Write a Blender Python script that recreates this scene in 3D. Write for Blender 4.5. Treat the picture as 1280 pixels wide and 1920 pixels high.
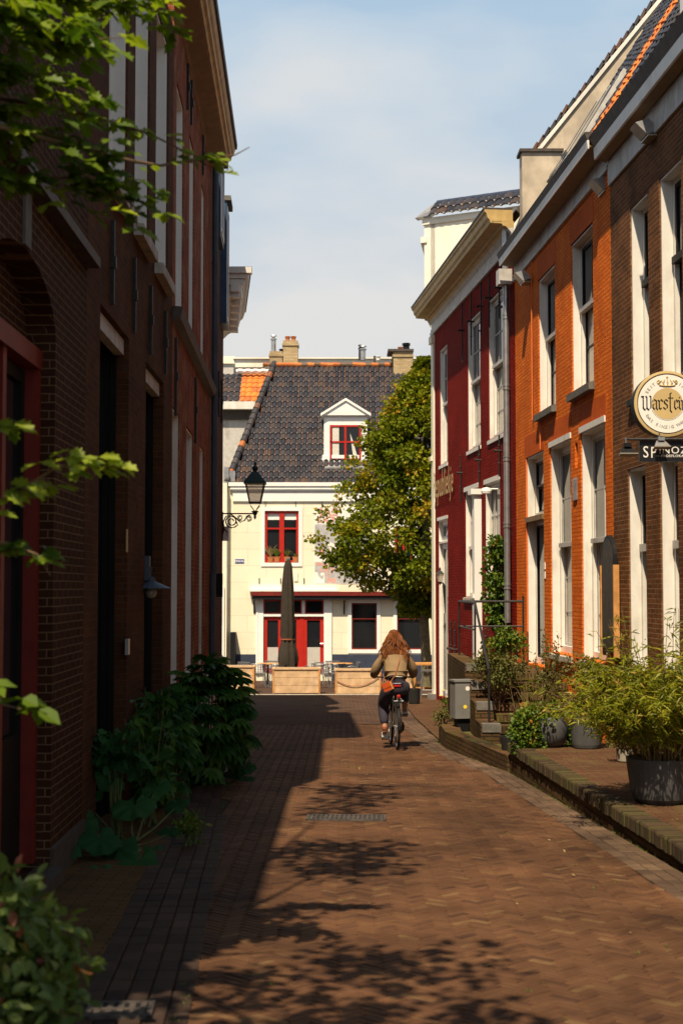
import bpy, bmesh, math, random
from mathutils import Vector, Matrix
R = math.radians
sc = bpy.context.scene
for o in list(bpy.data.objects): bpy.data.objects.remove(o)
rng = random.Random(7)

# ---------------------------------------------------------------- camera, sky, sun
CAMZ = 1.7
FPX = 2660.0
PITCH = math.atan(140 / FPX)
cd = bpy.data.cameras.new('camera'); cam = bpy.data.objects.new('camera', cd); sc.collection.objects.link(cam)
cam.location = (0, 0, CAMZ); cam.rotation_euler = (math.pi / 2 + PITCH, 0, 0)
cd.sensor_fit = 'HORIZONTAL'; cd.sensor_width = 24; cd.lens = FPX / 1280 * 24
cd.clip_start = 0.1; cd.clip_end = 3000
cd.dof.use_dof = True; cd.dof.focus_distance = 22; cd.dof.aperture_fstop = 3.2
sc.camera = cam

SUN = Vector((1.0, 3.2, -5.2)).normalized()      # direction the light travels
ELEV = math.asin(-SUN.z)
sl = bpy.data.lights.new('sun', 'SUN'); sun = bpy.data.objects.new('sun', sl); sc.collection.objects.link(sun)
sl.energy = 5.0; sl.angle = R(0.55); sl.color = (1.0, 0.84, 0.61)
sun.rotation_euler = (-SUN).to_track_quat('Z', 'Y').to_euler(); sun.location = (-5, -20, 30)

w = bpy.data.worlds.new('World'); sc.world = w; w.use_nodes = True
nt = w.node_tree; nt.nodes.clear()
wo = nt.nodes.new('ShaderNodeOutputWorld'); bg = nt.nodes.new('ShaderNodeBackground')
sky = nt.nodes.new('ShaderNodeTexSky'); sky.sky_type = 'NISHITA'; sky.sun_disc = False
sky.sun_elevation = ELEV; sky.sun_rotation = math.atan2(-SUN.x, -SUN.y)
sky.air_density = 1.0; sky.dust_density = 1.5; sky.ozone_density = 1.0
tc = nt.nodes.new('ShaderNodeTexCoord')
mp = nt.nodes.new('ShaderNodeMapping'); mp.inputs['Scale'].default_value = (2.2, 2.2, 5.5); mp.inputs['Location'].default_value = (3.3, 0.4, 0.2)
nz = nt.nodes.new('ShaderNodeTexNoise'); nz.inputs['Scale'].default_value = 1.6; nz.inputs['Detail'].default_value = 6; nz.inputs['Roughness'].default_value = 0.45
sx = nt.nodes.new('ShaderNodeSeparateXYZ')
rp = nt.nodes.new('ShaderNodeMapRange'); rp.inputs[1].default_value = 0.44; rp.inputs[2].default_value = 0.62
hz = nt.nodes.new('ShaderNodeMapRange'); hz.inputs[1].default_value = 0.85; hz.inputs[2].default_value = 0.38; hz.inputs[3].default_value = 0.0; hz.inputs[4].default_value = 0.93
mx1 = nt.nodes.new('ShaderNodeMath'); mx1.operation = 'MULTIPLY_ADD'; mx1.inputs[1].default_value = 0.12; mx1.use_clamp = True
mix = nt.nodes.new('ShaderNodeMixRGB'); mix.inputs[2].default_value = (5.6, 5.75, 6.0, 1)
L = nt.links.new
L(tc.outputs['Generated'], mp.inputs[0]); L(mp.outputs[0], nz.inputs[0]); L(nz.outputs[0], rp.inputs[0])
L(tc.outputs['Generated'], sx.inputs[0]); L(sx.outputs[2], hz.inputs[0])
L(rp.outputs[0], mx1.inputs[0]); L(hz.outputs[0], mx1.inputs[2]); L(mx1.outputs[0], mix.inputs[0])
hc = nt.nodes.new('ShaderNodeMixRGB'); hm = nt.nodes.new('ShaderNodeMapRange'); hm.inputs[1].default_value = 0.40; hm.inputs[2].default_value = 0.10
hc.inputs[1].default_value = (5.6, 7.7, 9.8, 1); hc.inputs[2].default_value = (9.6, 9.6, 9.5, 1)
ca = nt.nodes.new('ShaderNodeMath'); ca.operation = 'MULTIPLY_ADD'; ca.inputs[1].default_value = 0.62; ca.use_clamp = True
L(sx.outputs[2], hm.inputs[0]); L(rp.outputs[0], ca.inputs[0]); L(hm.outputs[0], ca.inputs[2]); L(ca.outputs[0], hc.inputs[0]); L(hc.outputs[0], mix.inputs[2])
L(sky.outputs[0], mix.inputs[1]); L(mix.outputs[0], bg.inputs[0]); L(bg.outputs[0], wo.inputs[0])
bg.inputs[1].default_value = 0.055
sc.view_settings.view_transform = 'Standard'; sc.view_settings.look = 'None'
sc.view_settings.exposure = 0.52; sc.view_settings.gamma = 1
sc.cycles.max_bounces = 6; sc.cycles.transparent_max_bounces = 6
sc.cycles.use_denoising = True

# ---------------------------------------------------------------- projection helpers
def ray(px, py):
    vx = (px - 640) / FPX; vy = (960 - py) / FPX
    c, s = math.cos(PITCH), math.sin(PITCH)
    return Vector((vx, c - s * vy, s + c * vy))
def at(px, py, Y):
    d = ray(px, py); return Vector((0, 0, CAMZ)) + d * (Y / d.y)
SL = 0.034
def gz(Y): return -SL * Y
def ground(px, py):
    d = ray(px, py); t = CAMZ / (-(d.z + SL * d.y)); return Vector((d.x * t, d.y * t, -SL * d.y * t))

# ---------------------------------------------------------------- mesh builder
class MB:
    def __init__(s): s.v = []; s.f = []; s.a = []; s.cur = 0.0; s.m = []; s.mi = 0; s.uv = None
    def add(s, vs, fs):
        b = len(s.v); s.v += [tuple(p) for p in vs]
        for f in fs: s.f.append(tuple(b + i for i in f)); s.a.append(s.cur); s.m.append(s.mi)
        return s
    def box(s, x0, x1, y0, y1, z0, z1, mat=None):
        vs = [(x, y, z) for z in (z0, z1) for y in (y0, y1) for x in (x0, x1)]
        if mat is not None: vs = [mat @ Vector(p) for p in vs]
        return s.add(vs, [(0, 2, 3, 1), (4, 5, 7, 6), (0, 1, 5, 4), (2, 6, 7, 3), (0, 4, 6, 2), (1, 3, 7, 5)])
    def prism(s, prof, u0, u1):            # profile of (y,z) pushed along local x
        n = len(prof)
        vs = [(u0, y, z) for y, z in prof] + [(u1, y, z) for y, z in prof]
        fs = [(i, (i + 1) % n, n + (i + 1) % n, n + i) for i in range(n)] + [tuple(range(n)), tuple(range(2 * n - 1, n - 1, -1))]
        return s.add(vs, fs)
    def extr(s, pts, off):                 # polygon (list of 3d) pushed by vector
        n = len(pts); off = Vector(off)
        vs = [Vector(p) for p in pts] + [Vector(p) + off for p in pts]
        fs = [(i, (i + 1) % n, n + (i + 1) % n, n + i) for i in range(n)] + [tuple(range(n)), tuple(range(2 * n - 1, n - 1, -1))]
        return s.add(vs, fs)
    def tube(s, pts, r, n=6, cap=True):
        pts = [Vector(p) for p in pts]; k = len(pts)
        rs = r if isinstance(r, (list, tuple)) else [r] * k
        vs = []; ref = None
        for i, p in enumerate(pts):
            d = (pts[min(i + 1, k - 1)] - pts[max(i - 1, 0)]).normalized()
            if ref is None: ref = Vector((0, 0, 1)) if abs(d.z) < 0.9 else Vector((1, 0, 0))
            a = d.cross(ref).normalized(); b = d.cross(a).normalized(); ref = -b if False else ref
            for j in range(n):
                t = 2 * math.pi * j / n; vs.append(p + (a * math.cos(t) + b * math.sin(t)) * rs[i])
        fs = [(i * n + j, i * n + (j + 1) % n, (i + 1) * n + (j + 1) % n, (i + 1) * n + j) for i in range(k - 1) for j in range(n)]
        if cap: fs += [tuple(range(n - 1, -1, -1)), tuple((k - 1) * n + j for j in range(n))]
        return s.add(vs, fs)
    def lathe(s, prof, c=(0, 0, 0), n=20, axis='z'):
        vs = []
        for r, z in prof:
            for j in range(n):
                t = 2 * math.pi * j / n; a, b = r * math.cos(t), r * math.sin(t)
                vs.append((c[0] + a, c[1] + b, c[2] + z) if axis == 'z' else (c[0] + a, c[1] + z, c[2] + b))
        k = len(prof)
        fs = [(i * n + j, i * n + (j + 1) % n, (i + 1) * n + (j + 1) % n, (i + 1) * n + j) for i in range(k - 1) for j in range(n)]
        fs += [tuple(range(n - 1, -1, -1)), tuple((k - 1) * n + j for j in range(n))]
        return s.add(vs, fs)
    def xf(s, m):
        s.v = [tuple(m @ Vector(p)) for p in s.v]; return s
    def build(s, name, mat, parent=None, smooth=False, recalc=True):
        me = bpy.data.meshes.new(name); me.from_pydata(s.v, [], s.f)
        mats = mat if isinstance(mat, (list, tuple)) else [mat]
        for m in mats: me.materials.append(m)
        if len(mats) > 1: me.polygons.foreach_set('material_index', s.m)
        if any(s.a):
            at_ = me.attributes.new('rnd', 'FLOAT', 'FACE'); at_.data.foreach_set('value', s.a)
        if s.uv:
            uvl = me.uv_layers.new(name='UVMap')
            li = [c for p in me.polygons for i in p.vertices for c in s.uv[i]]
            uvl.data.foreach_set('uv', li)
        if recalc and len(s.f) < 30000:
            bm = bmesh.new(); bm.from_mesh(me); bmesh.ops.recalc_face_normals(bm, faces=bm.faces); bm.to_mesh(me); bm.free()
        if smooth: me.polygons.foreach_set('use_smooth', [True] * len(me.polygons))
        me.update()
        o = bpy.data.objects.new(name, me); sc.collection.objects.link(o)
        if parent is not None: o.parent = parent
        return o
def tag(o, label=None, cat=None, group=None, kind=None):
    if label: o['label'] = label
    if cat: o['category'] = cat
    if group: o['group'] = group
    if kind: o['kind'] = kind
    return o
def thing(name, label, cat, loc=(0, 0, 0), rz=0.0, group=None):
    o = bpy.data.objects.new(name, None); sc.collection.objects.link(o)
    o.empty_display_size = 0.2
    o.location = loc; o.rotation_euler = (0, 0, rz); return tag(o, label, cat, group)
def copy_tree(o, parent=None):
    kids = [c for c in o.children]
    c = o.copy(); sc.collection.objects.link(c)
    if parent is not None: c.parent = parent
    for k in kids: copy_tree(k, c)
    return c

# ---------------------------------------------------------------- materials
def newmat(name):
    m = bpy.data.materials.new(name); m.use_nodes = True
    nt = m.node_tree; b = nt.nodes['Principled BSDF']; return m, nt, b
def node(nt, t, **k):
    n = nt.nodes.new(t)
    for a, v in k.items(): setattr(n, a, v)
    return n
def plain(name, col, rough=0.6, metal=0.0, var=0.12, scale=3.0, bump=0.0, bscale=40, spec=0.3, dirt=None, dscale=2.0):
    m, nt, b = newmat(name); L = nt.links.new
    tc = node(nt, 'ShaderNodeTexCoord'); nz = node(nt, 'ShaderNodeTexNoise'); nz.inputs['Scale'].default_value = scale; nz.inputs['Detail'].default_value = 5
    L(tc.outputs['Object'], nz.inputs[0])
    cr = node(nt, 'ShaderNodeMapRange'); cr.inputs[1].default_value = 0.3; cr.inputs[2].default_value = 0.7; cr.inputs[3].default_value = 1 - var; cr.inputs[4].default_value = 1 + var * 0.6
    L(nz.outputs[0], cr.inputs[0])
    mu = node(nt, 'ShaderNodeMixRGB', blend_type='MULTIPLY'); mu.inputs[0].default_value = 1; mu.inputs[1].default_value = (*col, 1)
    L(cr.outputs[0], mu.inputs[2]); out = mu.outputs[0]
    if dirt:
        n2 = node(nt, 'ShaderNodeTexNoise'); n2.inputs['Scale'].default_value = dscale; n2.inputs['Detail'].default_value = 8; n2.inputs['Roughness'].default_value = 0.7
        mpp = node(nt, 'ShaderNodeMapping'); mpp.inputs['Scale'].default_value = (1, 1, 0.35); L(tc.outputs['Object'], mpp.inputs[0]); L(mpp.outputs[0], n2.inputs[0])
        r2 = node(nt, 'ShaderNodeMapRange'); r2.inputs[1].default_value = 0.5; r2.inputs[2].default_value = 0.72; r2.inputs[4].default_value = 0.8; L(n2.outputs[0], r2.inputs[0])
        m2 = node(nt, 'ShaderNodeMixRGB'); m2.inputs[2].default_value = (*dirt, 1); L(r2.outputs[0], m2.inputs[0]); L(out, m2.inputs[1]); out = m2.outputs[0]
    L(out, b.inputs['Base Color'])
    b.inputs['Roughness'].default_value = rough; b.inputs['Metallic'].default_value = metal; b.inputs['Specular IOR Level'].default_value = spec
    if bump:
        n3 = node(nt, 'ShaderNodeTexNoise'); n3.inputs['Scale'].default_value = bscale; n3.inputs['Detail'].default_value = 4; L(tc.outputs['Object'], n3.inputs[0])
        bp = node(nt, 'ShaderNodeBump'); bp.inputs['Strength'].default_value = bump; bp.inputs['Distance'].default_value = 0.01
        L(n3.outputs[0], bp.inputs['Height']); L(bp.outputs[0], b.inputs['Normal'])
    return m
def brick(name, c1, c2, mortar, bump=0.6, rough=0.85, msize=0.006, bw=0.22, bh=0.062, smear=0.0, dark=None, dist=0.02, flat=False, wob=0.004, patch=0.3, vert=False, spec=0.06, lump=0.25):
    m, nt, b = newmat(name); L = nt.links.new
    tc = node(nt, 'ShaderNodeTexCoord'); sp = node(nt, 'ShaderNodeSeparateXYZ'); L(tc.outputs['Object'], sp.inputs[0])
    ad = node(nt, 'ShaderNodeMath', operation='ADD'); L(sp.outputs[0], ad.inputs[0]); L(sp.outputs[1], ad.inputs[1])
    cb = node(nt, 'ShaderNodeCombineXYZ')
    if flat: L(sp.outputs[0], cb.inputs[0]); L(sp.outputs[1], cb.inputs[1])
    elif vert: L(sp.outputs[2], cb.inputs[0]); L(ad.outputs[0], cb.inputs[1])
    else: L(ad.outputs[0], cb.inputs[0]); L(sp.outputs[2], cb.inputs[1])
    # wobble
    wn = node(nt, 'ShaderNodeTexNoise'); wn.inputs['Scale'].default_value = 14; wn.inputs['Detail'].default_value = 2; L(cb.outputs[0], wn.inputs[0])
    ws = node(nt, 'ShaderNodeVectorMath', operation='SUBTRACT'); ws.inputs[1].default_value = (0.5, 0.5, 0.5); L(wn.outputs['Color'], ws.inputs[0])
    wm = node(nt, 'ShaderNodeVectorMath', operation='MULTIPLY_ADD'); wm.inputs[1].default_value = (wob * 2,) * 3; L(ws.outputs[0], wm.inputs[0]); L(cb.outputs[0], wm.inputs[2])
    br = node(nt, 'ShaderNodeTexBrick'); L(wm.outputs[0], br.inputs[0])
    br.inputs['Scale'].default_value = 1; br.inputs['Mortar Size'].default_value = msize; br.inputs['Mortar Smooth'].default_value = 0.25
    br.inputs['Brick Width'].default_value = bw; br.inputs['Row Height'].default_value = bh; br.inputs['Bias'].default_value = 0.0
    br.inputs['Color1'].default_value = (*c1, 1); br.inputs['Color2'].default_value = (*c2, 1); br.inputs['Mortar'].default_value = (*mortar, 1)
    nz = node(nt, 'ShaderNodeTexNoise'); nz.inputs['Scale'].default_value = 1.3; nz.inputs['Detail'].default_value = 6; L(cb.outputs[0], nz.inputs[0])
    mr = node(nt, 'ShaderNodeMapRange'); mr.inputs[1].default_value = 0.3; mr.inputs[2].default_value = 0.7; mr.inputs[3].default_value = 1 - patch; mr.inputs[4].default_value = 1 + patch * 0.5; L(nz.outputs[0], mr.inputs[0])
    mu = node(nt, 'ShaderNodeMixRGB', blend_type='MULTIPLY'); mu.inputs[0].default_value = 1; L(br.outputs[0], mu.inputs[1]); L(mr.outputs[0], mu.inputs[2])
    out = mu.outputs[0]
    if dark:
        n4 = node(nt, 'ShaderNodeTexNoise'); n4.inputs['Scale'].default_value = 2.3; n4.inputs['Detail'].default_value = 9; n4.inputs['Roughness'].default_value = 0.72; L(tc.outputs['Object'], n4.inputs[0])
        r4 = node(nt, 'ShaderNodeMapRange'); r4.inputs[1].default_value = 0.48; r4.inputs[2].default_value = 0.66; r4.inputs[4].default_value = 0.85; L(n4.outputs[0], r4.inputs[0])
        m4 = node(nt, 'ShaderNodeMixRGB'); m4.inputs[2].default_value = (*dark, 1); L(r4.outputs[0], m4.inputs[0]); L(out, m4.inputs[1]); out = m4.outputs[0]
    L(out, b.inputs['Base Color']); b.inputs['Roughness'].default_value = rough; b.inputs['Specular IOR Level'].default_value = spec
    n5 = node(nt, 'ShaderNodeTexNoise'); n5.inputs['Scale'].default_value = 55; n5.inputs['Detail'].default_value = 4; L(tc.outputs['Object'], n5.inputs[0])
    n6 = node(nt, 'ShaderNodeTexNoise'); n6.inputs['Scale'].default_value = 9; n6.inputs['Detail'].default_value = 2; L(tc.outputs['Object'], n6.inputs[0])
    a6 = node(nt, 'ShaderNodeMath', operation='ADD'); L(n5.outputs[0], a6.inputs[0]); L(n6.outputs[0], a6.inputs[1])
    ma = node(nt, 'ShaderNodeMath', operation='MULTIPLY_ADD'); ma.inputs[1].default_value = lump; L(a6.outputs[0], ma.inputs[0])
    iv = node(nt, 'ShaderNodeMath', operation='SUBTRACT'); iv.inputs[0].default_value = 1; L(br.outputs['Fac'], iv.inputs[1]); L(iv.outputs[0], ma.inputs[2])
    bp = node(nt, 'ShaderNodeBump'); bp.inputs['Strength'].default_value = bump; bp.inputs['Distance'].default_value = dist
    L(ma.outputs[0], bp.inputs['Height']); L(bp.outputs[0], b.inputs['Normal'])
    return m
def ramp(name, cols, rough=0.7, trans=0.0, attr=True, bump=0.0, bscale=30, spec=0.3, metal=0, uvtile=False, nmix=0.25, sheen=0, big=0.0):
    m, nt, b = newmat(name); L = nt.links.new
    tc = node(nt, 'ShaderNodeTexCoord')
    if uvtile:
        fl = node(nt, 'ShaderNodeVectorMath', operation='FLOOR'); L(tc.outputs['UV'], fl.inputs[0])
        wn = node(nt, 'ShaderNodeTexWhiteNoise', noise_dimensions='2D'); L(fl.outputs[0], wn.inputs['Vector']); src = wn.outputs['Value']
    else:
        an = node(nt, 'ShaderNodeAttribute', attribute_name='rnd'); src = an.outputs['Fac']
    nz = node(nt, 'ShaderNodeTexNoise'); nz.inputs['Scale'].default_value = 12; nz.inputs['Detail'].default_value = 5; L(tc.outputs['Object'], nz.inputs[0])
    ad = node(nt, 'ShaderNodeMath', operation='MULTIPLY_ADD'); ad.inputs[1].default_value = nmix
    sb = node(nt, 'ShaderNodeMath', operation='SUBTRACT'); sb.inputs[1].default_value = 0.5; L(nz.outputs[0], sb.inputs[0])
    L(sb.outputs[0], ad.inputs[0]); L(src, ad.inputs[2]); ad.use_clamp = True
    cr = node(nt, 'ShaderNodeValToRGB'); L(ad.outputs[0], cr.inputs[0])
    els = cr.color_ramp.elements
    for i, (p, c) in enumerate(cols):
        e = els[i] if i < 2 else els.new(p)
        e.position = p; e.color = (*c, 1)
    bo_ = cr.outputs[0]
    if uvtile and 'glazed' in name:      # rusty joints between columns and pale mortar nibs at the corners
        fr_ = node(nt, 'ShaderNodeVectorMath', operation='FRACTION'); L(tc.outputs['UV'], fr_.inputs[0]); s_ = node(nt, 'ShaderNodeSeparateXYZ'); L(fr_.outputs[0], s_.inputs[0])
        lo_ = node(nt, 'ShaderNodeMapRange'); lo_.inputs[1].default_value = 0.24; lo_.inputs[2].default_value = 0.10; L(s_.outputs[0], lo_.inputs[0])
        nj_ = node(nt, 'ShaderNodeTexNoise'); nj_.inputs['Scale'].default_value = 2.6; nj_.inputs['Detail'].default_value = 6; L(tc.outputs['Object'], nj_.inputs[0])
        rj_ = node(nt, 'ShaderNodeMapRange'); rj_.inputs[1].default_value = 0.44; rj_.inputs[2].default_value = 0.60; L(nj_.outputs[0], rj_.inputs[0])
        mj_ = node(nt, 'ShaderNodeMath', operation='MULTIPLY'); L(lo_.outputs[0], mj_.inputs[0]); L(rj_.outputs[0], mj_.inputs[1])
        xj_ = node(nt, 'ShaderNodeMixRGB'); xj_.inputs[2].default_value = (0.17, 0.065, 0.025, 1); L(mj_.outputs[0], xj_.inputs[0]); L(bo_, xj_.inputs[1])
        hv_ = node(nt, 'ShaderNodeMath', operation='LESS_THAN'); hv_.inputs[1].default_value = 0.26; L(s_.outputs[1], hv_.inputs[0]); hu_ = node(nt, 'ShaderNodeMath', operation='GREATER_THAN'); hu_.inputs[1].default_value = 0.80; L(s_.outputs[0], hu_.inputs[0])
        hm_ = node(nt, 'ShaderNodeMath', operation='MULTIPLY'); L(hv_.outputs[0], hm_.inputs[0]); L(hu_.outputs[0], hm_.inputs[1]); h2_ = node(nt, 'ShaderNodeMath', operation='MULTIPLY'); h2_.inputs[1].default_value = 0.75; L(hm_.outputs[0], h2_.inputs[0])
        xk_ = node(nt, 'ShaderNodeMixRGB'); xk_.inputs[2].default_value = (0.36, 0.33, 0.30, 1); L(h2_.outputs[0], xk_.inputs[0]); L(xj_.outputs[0], xk_.inputs[1]); bo_ = xk_.outputs[0]
    if big:
        nb_ = node(nt, 'ShaderNodeTexNoise'); nb_.inputs['Scale'].default_value = 1.1; nb_.inputs['Detail'].default_value = 7; nb_.inputs['Roughness'].default_value = 0.65; L(tc.outputs['Object'], nb_.inputs[0])
        rb_ = node(nt, 'ShaderNodeMapRange'); rb_.inputs[1].default_value = 0.35; rb_.inputs[2].default_value = 0.65; rb_.inputs[3].default_value = 1 - big; rb_.inputs[4].default_value = 1 + big * 0.5; L(nb_.outputs[0], rb_.inputs[0])
        xb_ = node(nt, 'ShaderNodeMixRGB', blend_type='MULTIPLY'); xb_.inputs[0].default_value = 1; L(bo_, xb_.inputs[1]); L(rb_.outputs[0], xb_.inputs[2]); bo_ = xb_.outputs[0]
    L(bo_, b.inputs['Base Color']); b.inputs['Roughness'].default_value = rough; b.inputs['Specular IOR Level'].default_value = spec
    b.inputs['Metallic'].default_value = metal
    if bump:
        n3 = node(nt, 'ShaderNodeTexNoise'); n3.inputs['Scale'].default_value = bscale; n3.inputs['Detail'].default_value = 5; L(tc.outputs['Object'], n3.inputs[0])
        bp = node(nt, 'ShaderNodeBump'); bp.inputs['Strength'].default_value = bump; bp.inputs['Distance'].default_value = 0.006
        L(n3.outputs[0], bp.inputs['Height']); L(bp.outputs[0], b.inputs['Normal'])
    if trans:
        tr = node(nt, 'ShaderNodeBsdfTranslucent'); ms = node(nt, 'ShaderNodeMixShader'); ms.inputs[0].default_value = trans
        br_ = node(nt, 'ShaderNodeMixRGB', blend_type='MULTIPLY'); br_.inputs[0].default_value = 1; br_.inputs[2].default_value = (1.5, 1.5, 0.6, 1)
        L(cr.outputs[0], br_.inputs[1]); L(br_.outputs[0], tr.inputs[0])
        L(b.outputs[0], ms.inputs[1]); L(tr.outputs[0], ms.inputs[2]); L(ms.outputs[0], nt.nodes['Material Output'].inputs[0])
    return m
def glass(name, col=(0.012, 0.014, 0.017), rough=0.04, wave=0.05):
    m, nt, b = newmat(name); L = nt.links.new
    b.inputs['Base Color'].default_value = (*col, 1); b.inputs['Roughness'].default_value = rough; b.inputs['IOR'].default_value = 1.45
    b.inputs['Specular IOR Level'].default_value = 0.45
    tc = node(nt, 'ShaderNodeTexCoord'); n3 = node(nt, 'ShaderNodeTexNoise'); n3.inputs['Scale'].default_value = 2.5; L(tc.outputs['Object'], n3.inputs[0])
    bp = node(nt, 'ShaderNodeBump'); bp.inputs['Strength'].default_value = wave; bp.inputs['Distance'].default_value = 0.02
    L(n3.outputs[0], bp.inputs['Height']); L(bp.outputs[0], b.inputs['Normal']); return m

M = {}
M['white'] = plain('white_paint', (0.74, 0.71, 0.65), 0.45, var=0.06, scale=5, bump=0.08, bscale=25, dirt=(0.42, 0.38, 0.31), dscale=1.1)
M['cwhite'] = plain('clean_white_paint', (0.80, 0.79, 0.75), 0.5, var=0.04)
M['greywhite'] = plain('greyed_white_paint', (0.50, 0.48, 0.45), 0.55, var=0.15, scale=8, bump=0.1, dirt=(0.22, 0.19, 0.15))
M['cream'] = plain('cream_plaster', (0.80, 0.755, 0.60), 0.8, var=0.05, scale=1.2, bump=0.15, bscale=12, dirt=(0.66, 0.58, 0.40), dscale=0.7)
M['render'] = plain('weathered_render', (0.52, 0.44, 0.34), 0.9, var=0.25, scale=2.5, bump=0.3, bscale=14, dirt=(0.26, 0.21, 0.16), dscale=1.2)
M['whitewall'] = plain('white_plaster', (0.80, 0.75, 0.64), 0.8, var=0.06, scale=1.0, dirt=(0.62, 0.56, 0.45), dscale=0.6)
M['stone'] = plain('grey_stone', (0.14, 0.13, 0.115), 0.8, var=0.3, scale=9, bump=0.3, bscale=50, dirt=(0.12, 0.11, 0.09))
M['pale_stone'] = plain('pale_stone', (0.46, 0.42, 0.36), 0.85, var=0.3, scale=7, bump=0.3, bscale=30, dirt=(0.2, 0.19, 0.12))
M['red'] = plain('red_paint', (0.42, 0.02, 0.012), 0.4, var=0.1, scale=6)
M['dred'] = plain('dull_red_paint', (0.16, 0.018, 0.012), 0.5, var=0.2, scale=6)
M['black'] = plain('black_paint', (0.014, 0.014, 0.015), 0.5, var=0.2, spec=0.12)
M['iron'] = plain('black_iron', (0.03, 0.028, 0.027), 0.5, metal=0.3, var=0.3, scale=20, bump=0.2)
M['dark'] = plain('dark_wood', (0.010, 0.009, 0.008), 0.6, var=0.3, spec=0.1)
M['brownwood'] = plain('brown_soffit', (0.22, 0.14, 0.06), 0.6, var=0.2, scale=5)
M['ochre'] = plain('ochre_soffit', (0.50, 0.34, 0.13), 0.55, var=0.2, scale=5, dirt=(0.25, 0.17, 0.08))
M['gutter'] = plain('dark_gutter', (0.07, 0.055, 0.045), 0.6, var=0.4, scale=9, bump=0.2)
M['zinc'] = plain('zinc', (0.42, 0.42, 0.42), 0.38, metal=0.75, var=0.2, scale=6, bump=0.05)
M['bluepipe'] = plain('blue_grey_pipe', (0.055, 0.075, 0.10), 0.5, var=0.2)
M['green'] = plain('lantern_green', (0.012, 0.035, 0.035), 0.35, var=0.2)
M['frost'] = plain('frosted_pane', (0.50, 0.47, 0.42), 0.4, var=0.08, scale=4)
m, nt_, b_ = newmat('milky_glass'); b_.inputs['Base Color'].default_value = (0.85, 0.78, 0.68, 1); b_.inputs['Roughness'].default_value = 0.3
tr_ = nt_.nodes.new('ShaderNodeBsdfTranslucent'); tr_.inputs[0].default_value = (0.98, 0.90, 0.80, 1); tp_ = nt_.nodes.new('ShaderNodeBsdfTransparent'); tp_.inputs[0].default_value = (0.98, 0.93, 0.86, 1)
m1_ = nt_.nodes.new('ShaderNodeMixShader'); m1_.inputs[0].default_value = 0.6; m2_ = nt_.nodes.new('ShaderNodeMixShader'); m2_.inputs[0].default_value = 0.5
nt_.links.new(b_.outputs[0], m1_.inputs[1]); nt_.links.new(tr_.outputs[0], m1_.inputs[2]); nt_.links.new(m1_.outputs[0], m2_.inputs[1]); nt_.links.new(tp_.outputs[0], m2_.inputs[2]); nt_.links.new(m2_.outputs[0], nt_.nodes['Material Output'].inputs[0]); M['milk'] = m
M['glass'] = glass('window_glass')
M['reflglass'] = plain('glass_with_painted_reflection', (0.36, 0.32, 0.26), 0.12, var=0.25, scale=3, spec=0.5)  # pale base colour paints in the window reveal's reflection on the panes
M['blueglass'] = glass('blue_window_glass', (0.03, 0.06, 0.10))
M['bluepaint'] = plain('blue_paint', (0.02, 0.055, 0.12), 0.5, var=0.2)
M['curtain'] = plain('net_curtain', (0.62, 0.58, 0.50), 0.9, var=0.15, scale=20)
M['navy'] = plain('navy_plinth_paint', (0.035, 0.045, 0.075), 0.7, var=0.2)
M['orange_paint'] = plain('orange_paint', (0.70, 0.17, 0.035), 0.6, var=0.1, scale=6, bump=0.2)
M['b_orange'] = brick('orange_painted_brick', (0.86, 0.215, 0.028), (0.77, 0.17, 0.020), (0.54, 0.10, 0.012), dark=(0.56, 0.11, 0.015), bump=1.0, dist=0.05, msize=0.008, wob=0.012, patch=0.16, rough=0.8, lump=0.34, spec=0.06)
M['b_orange_v'] = brick('orange_painted_lintel_brick', (0.62, 0.125, 0.022), (0.53, 0.095, 0.016), (0.46, 0.078, 0.012), bump=0.6, dist=0.012, msize=0.006, wob=0.006, patch=0.16, rough=0.8, vert=True, spec=0.06)
M['b_red'] = brick('dark_red_painted_brick', (0.25, 0.018, 0.010), (0.20, 0.013, 0.008), (0.14, 0.009, 0.006), dark=(0.15, 0.012, 0.008), bump=1.0, dist=0.05, msize=0.009, wob=0.012, patch=0.22, rough=0.8, lump=0.34, spec=0.04)
M['b_brown'] = brick('brown_brick_light_joints', (0.21, 0.080, 0.028), (0.13, 0.050, 0.020), (0.30, 0.21, 0.12), bump=0.9, dist=0.02, msize=0.005, patch=0.3, dark=(0.085, 0.040, 0.016), spec=0.08)
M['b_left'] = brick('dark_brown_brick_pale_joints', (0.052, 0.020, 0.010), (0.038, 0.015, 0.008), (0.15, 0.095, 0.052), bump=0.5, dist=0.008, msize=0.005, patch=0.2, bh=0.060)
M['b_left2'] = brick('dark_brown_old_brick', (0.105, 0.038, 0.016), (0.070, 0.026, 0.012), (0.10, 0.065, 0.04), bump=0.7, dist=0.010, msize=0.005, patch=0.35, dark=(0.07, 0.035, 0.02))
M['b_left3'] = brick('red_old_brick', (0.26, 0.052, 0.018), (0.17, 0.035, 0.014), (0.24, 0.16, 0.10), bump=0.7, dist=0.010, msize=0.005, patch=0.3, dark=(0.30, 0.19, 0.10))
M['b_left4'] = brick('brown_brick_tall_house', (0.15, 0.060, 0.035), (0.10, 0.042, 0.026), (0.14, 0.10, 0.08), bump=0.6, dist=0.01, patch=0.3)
M['b_yellow'] = brick('yellow_brick', (0.52, 0.40, 0.22), (0.40, 0.28, 0.14), (0.30, 0.24, 0.17), bump=0.4, dist=0.01, msize=0.008, patch=0.2)
M['b_moss'] = brick('mossy_garden_brick', (0.12, 0.065, 0.032), (0.08, 0.045, 0.024), (0.035, 0.028, 0.016), bump=1.0, dist=0.02, msize=0.009, wob=0.01, patch=0.4, dark=(0.070, 0.065, 0.015))
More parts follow.
